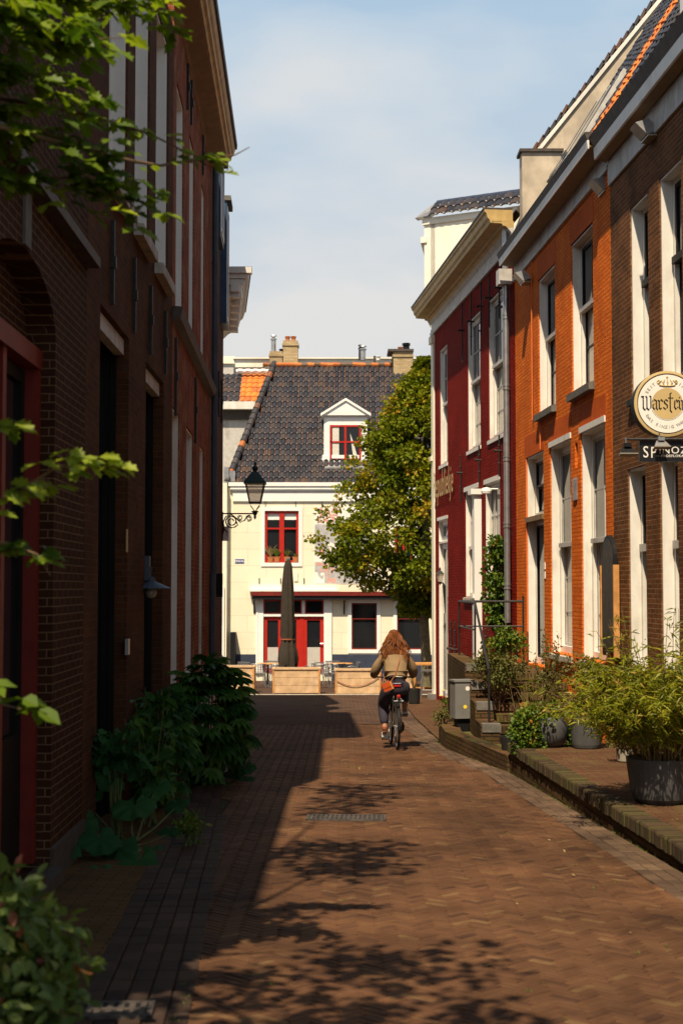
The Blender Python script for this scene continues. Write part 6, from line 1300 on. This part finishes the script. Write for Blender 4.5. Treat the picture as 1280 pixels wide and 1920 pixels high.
# ---- LEFT side plants
def palm_leaf(mb, c, d, n, size, r, lobes=8):        # palmate fatsia leaf
    d = d.normalized(); s = d.cross(n).normalized(); n = s.cross(d).normalized(); cb = r.random()
    for i in range(lobes):
        a = (-1 + 2 * i / (lobes - 1)) * 1.9; dd = d * math.cos(a) + s * math.sin(a) - n * .22; mb.cur = min(1, max(.01, cb + r.gauss(0, .08)))
        add_leaf(mb, c, dd, n, size * (1 - .22 * abs(a) / 1.9), size * .36, 'o', .25)
def fatsia(c, rad, n, size, seed, label, stems=10, zb=0.0):
    t = thing('fatsia_shrub', label, 'shrub', c); r_ = random.Random(seed); mb = MB(); st = MB()
    for i in range(n):
        v = rvec(r_, .35); q = r_.uniform(.55, 1.0); p = Vector((v.x * rad[0] * q, v.y * rad[1] * q, rad[2] * 1.02 + v.z * rad[2] * q))
        o_ = Vector((v.x + .25, v.y - .3, .35 + v.z * .5)); palm_leaf(mb, p, Vector((v.x + .2, v.y - .25, -.25 + .5 * v.z)), Vector((v.x * .4 + .15, v.y * .4 - .3, 1)), size * r_.uniform(.75, 1.2), r_, r_.choice((7, 8, 9)))
        if i % 3 == 0: st.tube([(v.x * .1, v.y * .1, zb), (v.x * rad[0] * .5, v.y * rad[1] * .5, p.z * .55), p], [.014, .009, .005], 5)
    mb.build('foliage', M['leaf_fatsia'], t, recalc=False); st.build('stems', M['gstem'], t, recalc=False); return t
fatsia((-1.55, 16.6, gz(16.6)), (.50, .85, .72), 210, .21, 111, 'large glossy dark green fatsia shrub spilling over the left pavement')
fatsia((-1.80, 14.4, gz(14.4)), (.28, .8, .60), 130, .18, 112, 'smaller dark fatsia shrub against the black door on the left')
t = thing('tall_weed', 'tall thin stemmed leafy plant in shadow left of the fatsia shrub', 'plant', (-1.72, 13.0, gz(13))); r_ = random.Random(120); st = MB(); lf = MB()
for i in range(16):
    a = r_.uniform(0, 6.28); H_ = r_.uniform(.6, 1.25); sp = r_.uniform(.1, .3); b = Vector((r_.uniform(-.12, .12), r_.uniform(-.3, .3), 0)); tip = b + Vector((math.cos(a) * sp, math.sin(a) * sp, H_)); st.tube([b, b.lerp(tip, .5), tip], [.008, .006, .003], 5)
    for k in range(14): p = b.lerp(tip, r_.uniform(.3, 1)); lf.cur = r_.random(); add_leaf(lf, p, rvec(r_), rvec(r_, 1.4), r_.uniform(.08, .16), r_.uniform(.05, .10), 'o', .3)
st.build('stems', M['gstem'], t, recalc=False); lf.build('foliage', M['leaf_fatsia'], t, recalc=False)
def round_leaf(mb, c, tilt, size, az, r):
    N = 34; m4 = Matrix.Translation(c) @ Matrix.Rotation(az, 4, 'Z') @ Matrix.Rotation(tilt, 4, 'Y'); mb.cur = r.random() * .9 + .05; vs = [m4 @ Vector((-.12 * size, 0, -.10 * size))]; ph = r.uniform(0, 6)
    for ring_ in (.5, 1.0):
        for i in range(N + 1):
            a = math.pi + .14 + (2 * math.pi - .28) * i / N; rr = size * ring_ * (1 + .06 * math.sin(5 * a + ph) + .03 * math.sin(11 * a)); z = (.07 * size * math.sin(7 * a + ph) + .05 * size * math.sin(3 * a)) * ring_ + (.03 * size if ring_ < .9 else -.10 * size)
            vs.append(m4 @ Vector((rr * math.cos(a), rr * math.sin(a) * .92, z)))
    mb.add(vs, [(0, 1 + i, 2 + i) for i in range(N)] + [(1 + i, N + 2 + i, N + 3 + i, 2 + i) for i in range(N)])
def _unused(): pass
def butterbur(loc, leaves, seed, label):
    t = thing('butterbur_plant', label, 'plant', loc); r_ = random.Random(seed); mb = MB(); st = MB(); L0 = Vector(loc)
    for px, py, Y, size in leaves:
        c = at(px, py, Y) - L0; round_leaf(mb, c, R(r_.uniform(18, 40)), size * .88, r_.uniform(-2.3, -.9), r_); st.tube([(r_.uniform(-.1, .1), r_.uniform(-.1, .1), 0), c * .5 + Vector((0, 0, -.02)), c - Vector((0, 0, .02))], [.012, .009, .006], 5)
    mb.build('foliage', M['leaf_big'], t, recalc=False, smooth=True); st.build('stems', M['gstem'], t, recalc=False)
butterbur((-1.68, 11.4, gz(11.4)), [(188, 1575, 10.9, .20), (115, 1595, 10.7, .18), (258, 1622, 10.6, .19), (250, 1512, 11.6, .22), (160, 1500, 12.0, .18), (315, 1560, 12.2, .15), (150, 1545, 11.4, .18), (205, 1465, 12.6, .18), (295, 1600, 11.3, .14), (100, 1550, 11.2, .15), (290, 1480, 12.6, .17), (190, 1645, 10.4, .15), (225, 1590, 11.0, .17), (330, 1510, 12.9, .15), (130, 1480, 12.4, .15)], 131, 'dark green plant with big round butterbur leaves at the foot of the left wall')
butterbur((-1.40, 17.2, gz(17.2)), [(458, 1440, 16.9, .17), (445, 1425, 17.2, .14), (462, 1462, 16.7, .12), (440, 1455, 17.0, .13), (470, 1343, 18.0, .10), (448, 1335, 18.4, .10)], 132, 'broad leaved plant reaching over the street edge right of the fatsia shrub')
t = thing('blue_leaf_weed', 'bluish grey leaved weed beside the lower left brick wall', 'weed', (-1.85, 11.8, gz(11.8))); bush(t, (.0, 0, .72), (.20, .3, .18), 16, 9, .13, .10, 'leaf_big', 141, 'k', .09, stems=9, zlow=0, smat='gstem')
t = thing('edge_weed', 'light green weed at the street edge below the big round leaves', 'weed', (-1.22, 11.6, gz(11.6))); bush(t, (0, 0, .16), (.14, .2, .12), 18, 12, .05, .022, 'leaf_ivy', 142, 'o', .06, stems=9, zlow=0, smat='gstem')
# near bush, bottom left
t = thing('near_shrub', 'pale green leafy bush close to the camera at the bottom left corner', 'shrub', (-1.24, 4.9, gz(4.9))); bush(t, (0, 0, .42), (.36, .46, .46), 240, 16, .068, .040, 'leaf_bush', 151, 'o', .09, base=.55, stems=40, zlow=0, smat='gstem', up=1.0)
# overhanging branches, trunk out of frame on the left
t = thing('overhanging_tree', 'tree with lobed yellow green leaves whose branches hang in from the upper left', 'tree', (-1.78, 5.2, gz(5.2))); r_ = random.Random(161); L0 = Vector((-1.78, 5.2, gz(5.2))); mb = MB(); lf = MB()
trunk = [Vector((0, 0, -.05)), Vector((.02, -.05, 1.2)), Vector((-.03, -.1, 2.4)), Vector((.03, -.1, 3.6)), Vector((.1, -.2, 4.8))]; mb.tube(trunk, [.09, .08, .07, .055, .035], 8)
def branch(z0, ends, dens, Yb, size=.12, shape='k', cb=.55, w=.14):
    s = Vector((0, -.08, z0)); pts = [s] + [at(px, py, Yb + dy) - L0 for px, py, dy in ends]; n = len(pts); mb.tube(pts, [.011 - .009 * i / (n - 1) for i in range(n)], 6)
    for i in range(n - 1):
        ln = (pts[i + 1] - pts[i]).length; k = int(ln * dens)
        for _ in range(k):
            p = pts[i].lerp(pts[i + 1], r_.random()); off = rvec(r_) * r_.uniform(.02, w); off.z *= .6; q = p + off; az = r_.uniform(-.9, .9)
            if r_.random() < .3: mb.tube([p, q], [.004, .002], 4, False)
            c0 = min(1, max(.01, cb + r_.gauss(0, .2)))
            for m_ in range(r_.choice((2, 3, 3, 4))):
                lf.cur = min(1, max(.01, c0 + r_.gauss(0, .06))); d = Vector((math.cos(az + m_ * 1.1 - 1.2), math.sin(az + m_ * 1.1 - 1.2) * .8, r_.uniform(-.45, .1))); add_leaf(lf, q, d, Vector((r_.gauss(0, .35), -.45 + r_.gauss(0, .35), 1)), size * r_.uniform(.65, 1.15), size * .62, shape, .2)
branch(3.9, [(0, 30, 0), (90, 60, .1), (170, 80, .1)], 110, 5.6, .12, w=.26, cb=.45)
branch(3.8, [(-40, 120, 0), (60, 140, .2), (150, 160, .2)], 80, 5.9, .11, w=.24, cb=.30)
branch(4.2, [(10, -40, 0), (150, 0, .2), (250, 5, .2), (320, 30, .2)], 60, 6.0, .11, w=.11)
branch(3.6, [(-60, 230, 0), (60, 240, .1), (150, 270, .1), (220, 300, .2)], 100, 5.8, .10, w=.26, cb=.25)
branch(3.5, [(-40, 330, 0), (60, 340, .1), (140, 330, .2), (230, 370, .2), (270, 400, .2)], 80, 5.8, .10, w=.20, cb=.25)
branch(3.7, [(-30, 180, 0), (100, 200, .1), (190, 222, .2), (280, 250, .3), (340, 280, .3), (430, 318, .4)], 27, 6.2, .085, w=.075, cb=.5)
branch(3.7, [(240, 300, 0), (300, 310, .3), (360, 300, .3), (440, 290, .4), (468, 275, .4)], 9, 6.2, .065, w=.05, cb=.5)
branch(2.6, [(-60, 960, 0), (20, 930, .1), (100, 880, .1), (160, 860, .1), (225, 880, .1)], 36, 5.6, .105, w=.09, cb=.85)
branch(2.5, [(-40, 800, 0), (20, 790, .1)], 36, 5.6, .12, w=.05, cb=.7)
branch(2.3, [(-60, 1010, 0), (20, 1020, .1), (70, 1040, .1), (95, 1080, .1)], 34, 5.6, .09, w=.06, cb=.45)
branch(1.9, [(-60, 1280, 0), (0, 1320, .1), (40, 1330, .1)], 34, 5.4, .11, 'o', w=.07, cb=.4)
# canopy above the frame, which throws the dappled shade on the near street
def above(x, y, z): return Vector((x, y, z)) - L0
for i in range(64):
    q = above(r_.uniform(-1.75, -.25), r_.uniform(1.6, 4.6), r_.uniform(4.1, 5.4))
    if q.x > 1.1 and r_.random() < .5: continue
    clump(lf, q, (.24, .26, .12), 22, .12, .09, r_, 'o', up=1.4, base=.5)
for i in range(22):  # unseen clumps added to keep the sun off the near bush
    q = above(r_.uniform(-2.1, -1.3), r_.uniform(1.3, 3.3), r_.uniform(4.0, 4.8)); clump(lf, q, (.26, .26, .14), 26, .13, .10, r_, 'o', up=1.4, base=.5)
for i in range(26):  # unseen high clumps added to break up the straight house shadow edge
    q = above(r_.uniform(-1.9, -1.15), r_.uniform(8.6, 11.2), r_.uniform(7.3, 8.1)); clump(lf, q, (.24, .3, .14), 18, .12, .09, r_, 'o', up=1.4, base=.5)
for i in range(30):
    q = above(r_.uniform(-1.7, -.85), r_.uniform(6.2, 8.0), r_.uniform(5.5, 6.3)); clump(lf, q, (.22, .3, .12), 20, .12, .09, r_, 'o', up=1.4, base=.5)
for e_ in (above(-1.6, 9.6, 7.6), above(-1.2, 7.0, 5.9), above(-.4, 3.8, 4.6), above(-.9, 2.2, 4.9), above(-1.3, 4.4, 5.2), above(-.6, 2.9, 5.1)): mb.tube([trunk[3], trunk[3].lerp(e_, .5) + Vector((0, 0, .2)), e_], [.04, .02, .006], 6)
mb.build('trunk', M['stem'], t, recalc=False); lf.build('crown', M['leaf_near'], t, recalc=False)

# ================================================================ cyclist
def skinned(name, V, E, Rr, mat, parent, sub=2, root=0):
    me = bpy.data.meshes.new('tmp'); me.from_pydata([tuple(v) for v in V], E, []); me.update()
    o = bpy.data.objects.new('tmp', me); sc.collection.objects.link(o)
    md = o.modifiers.new('s', 'SKIN'); md.use_smooth_shade = True; md.branch_smoothing = .4
    sv_ = me.skin_vertices[0].data
    for i, rr in enumerate(Rr): sv_[i].radius = rr if isinstance(rr, tuple) else (rr, rr); sv_[i].use_root = (i == root)
    m2 = o.modifiers.new('b', 'SUBSURF'); m2.levels = sub; m2.render_levels = sub
    bpy.context.view_layer.update()
    nm = bpy.data.meshes.new_from_object(o.evaluated_get(bpy.context.evaluated_depsgraph_get())); bpy.data.objects.remove(o); bpy.data.meshes.remove(me)
    nm.name = name; nm.materials.clear(); nm.materials.append(mat); nm.polygons.foreach_set('use_smooth', [True] * len(nm.polygons))
    q = bpy.data.objects.new(name, nm); sc.collection.objects.link(q)
    if parent is not None: q.parent = parent
    return q
gb_ = ground(744.5, 1406); bz = gb_.z; bl = Vector((gb_.x, gb_.y, bz)); brz = R(3)
slope = math.atan(-SL)
bk = thing('bicycle', 'black city bicycle with chrome carrier strut and red rear light ridden up the street', 'bicycle', bl); bk.rotation_euler = (slope, 0, brz)
def wheel(y, name='wheel'):
    mb = MB(); Rw = .345; pts = [(0, y + Rw * math.cos(2 * math.pi * i / 40), Rw + Rw * math.sin(2 * math.pi * i / 40)) for i in range(41)]
    n = 8; vs = []
    for i in range(40):
        a = 2 * math.pi * i / 40
        for j in range(n):
            b = 2 * math.pi * j / n; rr = Rw - .02 + .02 * math.cos(b); vs.append((.019 * math.sin(b), y + rr * math.cos(a), Rw + rr * math.sin(a)))
    mb.add(vs, [(i * n + j, i * n + (j + 1) % n, ((i + 1) % 40) * n + (j + 1) % n, ((i + 1) % 40) * n + j) for i in range(40) for j in range(n)]); W = mb.build(name, M['rubber'], bk, smooth=True)
    mb = MB(); vs = []
    for i in range(40):
        a = 2 * math.pi * i / 40
        for (dx, rr) in ((-.011, Rw - .035), (.011, Rw - .035), (.011, Rw - .05), (-.011, Rw - .05)): vs.append((dx, y + rr * math.cos(a), Rw + rr * math.sin(a)))
    mb.add(vs, [(i * 4 + j, i * 4 + (j + 1) % 4, ((i + 1) % 40) * 4 + (j + 1) % 4, ((i + 1) % 40) * 4 + j) for i in range(40) for j in range(4)]); mb.build('rim', M['chrome'], W)
    mb = MB(); mb.tube([(-.05, y, Rw), (.05, y, Rw)], .022, 10)
    mb.build('hub', M['chrome'], W); mb = MB()
    for i in range(28): a = 2 * math.pi * i / 28; sx_ = .03 if i % 2 else -.03; mb.tube([(sx_, y, Rw), (0, y + (Rw - .045) * math.cos(a), Rw + (Rw - .045) * math.sin(a))], .0014, 3, False)
    mb.build('spokes', M['chrome'], W); return W
wheel(.0); wheel(1.10)
mb = MB()
BB = (0, .46, .30); mb.tube([(0, .46, .30), (0, .24, .80), (0, .19, .90)], .018, 8); mb.tube([BB, (0, .95, .62)], .02, 8); mb.tube([(0, .30, .66), (0, .93, .74)], .018, 8); mb.tube([(0, .96, .58), (0, .90, .82)], .022, 8)
for s in (-1, 1): mb.tube([BB, (s * .06, 0, .345)], .011, 6); mb.tube([(0, .28, .72), (s * .06, 0, .345)], .010, 6); mb.tube([(s * .02, .965, .56), (s * .05, 1.03, .45), (s * .05, 1.10, .345)], .012, 6)
mb.build('frame', M['black'], bk)
def arcf(mb, y, a0, a1, rr=.375, hw=.027, n=18):
    vs = []
    for i in range(n + 1):
        a = a0 + (a1 - a0) * i / n
        for dx, dr in ((-hw, -.012), (-hw * .5, 0), (hw * .5, 0), (hw, -.012)): vs.append((dx, y + (rr + dr) * math.cos(a), .345 + (rr + dr) * math.sin(a)))
    mb.add(vs, [(i * 4 + j, i * 4 + j + 1, (i + 1) * 4 + j + 1, (i + 1) * 4 + j) for i in range(n) for j in range(3)])
mb = MB(); arcf(mb, 0, R(20), R(185)); mb.build('rear_mudguard', M['black'], bk); mb = MB(); arcf(mb, 1.1, R(30), R(170)); mb.build('front_mudguard', M['black'], bk)
mb = MB()
for s in (-1, 1): mb.tube([(s * .065, -.02, .345), (s * .07, -.10, .72)], .007, 6); mb.tube([(s * .07, -.28, .73), (s * .07, .22, .75)], .007, 6)
mb.tube([(-.07, -.28, .73), (.07, -.28, .73)], .007, 6); mb.tube([(-.03, -.05, .73), (-.03, .0, .40)], .010, 6); mb.build('carrier', M['chrome'], bk)
mb = MB(); mb.lathe([(.005, -.02), (.026, -.012), (.028, .012), (.02, .03)], (0, -.31, .80), 14, 'y'); mb.build('rear_light', M['redlens'], bk)
mb = MB(); mb.box(-.045, .045, -.30, -.285, .70, .73); mb.tube([(0, -.28, .73), (0, -.30, .8)], .01, 5); mb.build('light_bracket', M['black'], bk)
mb = MB(); mb.extr([(-.10, .04, .93), (.10, .04, .93), (.075, .18, .935), (.02, .32, .93), (-.02, .32, .93), (-.075, .18, .935)], (0, 0, .05)); sd = mb.build('saddle', M['black'], bk)
mb = MB(); mb.box(-.06, .06, .025, .038, .93, .955); mb.build('saddle_reflector', M['redlens'], sd); mb = MB(); mb.tube([(-.06, .03, .975), (.06, .03, .975)], .008, 5); mb.build('saddle_trim', M['chrome'], sd)
mb = MB(); mb.tube([(0, .90, .82), (0, .87, 1.02)], .014, 6); mb.tube([(-.29, .60, 1.04), (-.29, .72, 1.05), (-.2, .86, 1.05), (0, .88, 1.03), (.2, .86, 1.05), (.29, .72, 1.05), (.29, .60, 1.04)], .012, 8); mb.build('handlebar', M['black'], bk)
mb = MB(); mb.extr([(.075, -.06, .345), (.075, .05, .40), (.075, .46, .40), (.075, .56, .30), (.075, .46, .21), (.075, .04, .28)], (.03, 0, 0)); mb.build('chain_case', M['black'], bk)
cr2 = {-1: (-.13, .44, .13), 1: (.13, .50, .47)}
for s in (-1, 1):
    c = cr2[s]; mb = MB(); mb.tube([(s * .06, .46, .30), (s * .09, c[1], c[2])], .012, 6); mb.build('crank', M['chrome'], bk)
    mb = MB(); mb.box(s * .15 - .045, s * .15 + .045, c[1] - .05, c[1] + .05, c[2] - .012, c[2] + .012); pe = mb.build('pedal', M['black'], bk)
    mb = MB(); mb.box(s * .15 - .03, s * .15 + .03, c[1] - .056, c[1] - .051, c[2] - .008, c[2] + .008); mb.build('pedal_reflector', M['amber'], pe)
# person: one continuous body
V, E, Rr = [], [], []
def J(p, r, link=None):
    V.append(Vector(p)); Rr.append(r)
    if link is not None: E.append((link, len(V) - 1))
    return len(V) - 1
pel = J((0, .14, 1.00), .13); sp1 = J((0, .20, 1.14), .12, pel); ch = J((0, .30, 1.33), .14, sp1); nk = J((0, .40, 1.47), .055, ch); hb = J((0, .44, 1.56), .065, nk); hm = J((0, .47, 1.64), .088, hb); ht2 = J((0, .45, 1.72), .07, hm); J((0, .565, 1.60), .016, hm)
for s in (-1, 1):
    sh = J((s * .17, .34, 1.40), .06, ch); el = J((s * .29, .40, 1.17), .045, sh); wr = J((s * .31, .60, 1.08), .026, el); pm = J((s * .295, .665, 1.075), .03, wr)
    for k, (dx, l) in enumerate(((-.030, .9), (-.010, 1), (.010, .95), (.028, .8))):
        a = J((s * .295 + dx * .35, .70, 1.085 - abs(dx) * .2), .010, pm); a = J((s * .29 + dx, .728, 1.062), .009, a); J((s * .29 + dx, .715, 1.035), .008, a)
    th = J((s * .27, .67, 1.06), .011, pm); J((s * .262, .70, 1.045), .009, th)
    hp_ = J((s * .10, .14, .95), .10, pel); kn = (Vector((-.16, .46, .62)) if s < 0 else Vector((.15, .56, .86))); kk = J(kn, .06, hp_); c = cr2[s]
    an = J((s * .155, c[1] - .10, c[2] + .12), .036, kk); J((s * .155, c[1] + .0, c[2] + .05), .036, an); J((s * .155, c[1] + .10, c[2] + .035), .028, len(V) - 1)
pe = skinned('person', V, E, Rr, M['skin'], None, 2, pel); pe.location = bl; pe.rotation_euler = (slope, 0, brz)
tag(pe, 'cyclist with long wavy auburn hair, khaki jacket and dark trousers riding away', 'person')
# jacket
V, E, Rr = [], [], []
w0 = J((0, .17, 1.10), (.175, .14)); w1 = J((0, .21, 1.18), (.20, .16), w0); w2 = J((0, .28, 1.31), (.20, .16), w1); w3 = J((0, .35, 1.42), (.15, .12), w2); J((0, .39, 1.48), (.075, .075), w3)
for s in (-1, 1):
    a = J((s * .165, .34, 1.38), .090, w3 if False else w2); b = J((s * .235, .37, 1.27), .084, a); c_ = J((s * .29, .41, 1.16), .082, b); d_ = J((s * .30, .52, 1.10), .068, c_); e_ = J((s * .31, .60, 1.08), .045, d_); J((s * .308, .63, 1.078), .04, e_)
jk = skinned('jacket', V, E, Rr, M['jacket'], pe, 2, w1)
V, E, Rr = [], [], []; a = J((0, .145, 1.01), (.170, .15)); J((0, .17, 1.10), (.175, .155), a); skinned('shirt', V, E, Rr, M['shirt'], pe, 1, 0)
V, E, Rr = [], [], []
p0 = J((0, .14, 1.045), (.175, .155)); p1 = J((0, .12, .96), (.19, .17), p0)
for s in (-1, 1):
    h_ = J((s * .105, .17, .90), .14, p1); kn = (Vector((-.17, .46, .63)) if s < 0 else Vector((.15, .56, .86))); m_ = J(Vector((s * .11, .17, .92)).lerp(kn, .5), .115, h_); k_ = J(kn, .09, m_); c = cr2[s]; an = Vector((s * .155, c[1] - .10, c[2] + .12)); e1 = J(kn.lerp(an, .45), .078, k_); J(kn.lerp(an, .78), .066, e1)
skinned('trousers', V, E, Rr, M['trousers'], pe, 2, p0)
for s in (-1, 1):
    c = cr2[s]; V, E, Rr = [], [], []; a = J((s * .155, c[1] - .115, c[2] + .065), .046); b = J((s * .155, c[1] - .03, c[2] + .052), .048, a); d_ = J((s * .155, c[1] + .07, c[2] + .045), .044, b); J((s * .155, c[1] + .13, c[2] + .04), .03, d_); J((s * .155, c[1] - .105, c[2] + .11), .042, a)
    so = skinned('shoe', V, E, Rr, M['shoe'], pe, 2, 0); mb = MB(); mb.extr([(s * .155 - .045, c[1] - .15, c[2] + .013), (s * .155 + .045, c[1] - .15, c[2] + .013), (s * .155 + .045, c[1] + .14, c[2] + .013), (s * .155 - .045, c[1] + .14, c[2] + .013)], (0, 0, .022)); mb.build('sole', M['sole'], so)
    mb = MB(); mb.lathe([(.043, -.02), (.045, .0), (.043, .02)], (s * .155, c[1] - .10, c[2] + .17), 12); mb.build('sock', M['skin'] if s > 0 else M['strap'], pe)
# face details (turned away)
for s in (-1, 1):
    mb = MB(); mb.lathe([(.001, -.008), (.009, 0), (.001, .008)], (s * .032, .548, 1.64), 8); mb.build('eye', M['signwhite'], pe)
# hair
r_ = random.Random(202); mb = MB(); hc = Vector((0, .445, 1.66))
for i in range(300):
    a = r_.uniform(0, 2 * math.pi); e = r_.uniform(.05, 1.45)
    front = math.sin(a) > .35
    d = Vector((math.cos(a) * math.cos(e), math.sin(a) * math.cos(e), math.sin(e))); p = hc + Vector((d.x * .085, d.y * .10, d.z * .105))
    if front and e < .8: continue
    ln = r_.uniform(.24, .43) ; side = math.copysign(1, d.x) if abs(d.x) > .15 else d.x * 5; ph = r_.uniform(0, 6.28); pts = [hc + d * .05, p]
    sx_ = side * r_.uniform(.0, .12) + d.x * .03; k = 9
    for j in range(1, k + 1):
        f = j / k; back = -.10 * math.sin(math.pi * min(f, 1) * .6); wob = (.008 + .02 * f) * math.sin(ph + f * (9 + 5 * math.sin(ph)))
        x = p.x * (1 + .55 * f) + sx_ * f ** .7 + wob; y = p.y - .10 * f ** .6 - .04 * f + .010 * math.cos(ph + f * 9) - (.02 if p.z > 1.72 else 0) * f; z = p.z - ln * f ** 1.05 + .012 * math.cos(ph * 2 + f * 8)
        # stay outside the back of the jacket
        ymax = .30 - (1.55 - z) * .62 + .02 if z < 1.5 else 9
        y = min(y, ymax - .02 + r_.uniform(-.015, .01)) if abs(x) < .2 else y
        pts.append(Vector((x, y, z)))
    mb.cur = min(1, max(.01, r_.gauss(.55, .22))); mb.tube(pts, [.010] + [.010, .010, .010, .010, .009, .008, .007, .005, .003, .001], 4, False)
mb.lathe([(.01, .125), (.06, .11), (.09, .06), (.102, .0), (.098, -.06), (.07, -.10)], hc, 16)
mb.build('hair', M['hair'], pe, recalc=False)
# shoulder bag
bgt = thing('shoulder_bag', 'small orange leather shoulder bag on the cyclist\'s left hip', 'bag', bl); bgt.rotation_euler = (slope, 0, brz)
m4 = Matrix.Translation((-.135, -.045, .935)) @ Matrix.Rotation(R(-22), 4, 'Y') @ Matrix.Rotation(R(-15), 4, 'Z')
mb = MB(); mb.box(-.075, .075, -.03, .03, -.06, .065, m4); b1 = mb.build('pouch', M['bag'], bgt); mb = MB(); mb.box(-.078, .078, -.036, -.031, -.01, .068, m4); mb.build('flap', M['bag'], b1); mb = MB(); mb.box(.055, .072, -.04, -.0365, -.055, .06, m4); mb.build('buckle_strap', M['gold'], b1)
mb = MB(); mb.tube([m4 @ Vector((.07, 0, .06)), (-.03, .015, 1.09), (.005, .055, 1.18), (.045, .115, 1.30), (.075, .20, 1.42), (.09, .30, 1.50)], .007, 6); mb.tube([m4 @ Vector((-.07, 0, .06)), (-.19, .03, 1.06), (-.20, .08, 1.12)], .006, 6); mb.build('strap', M['strap'], bgt)
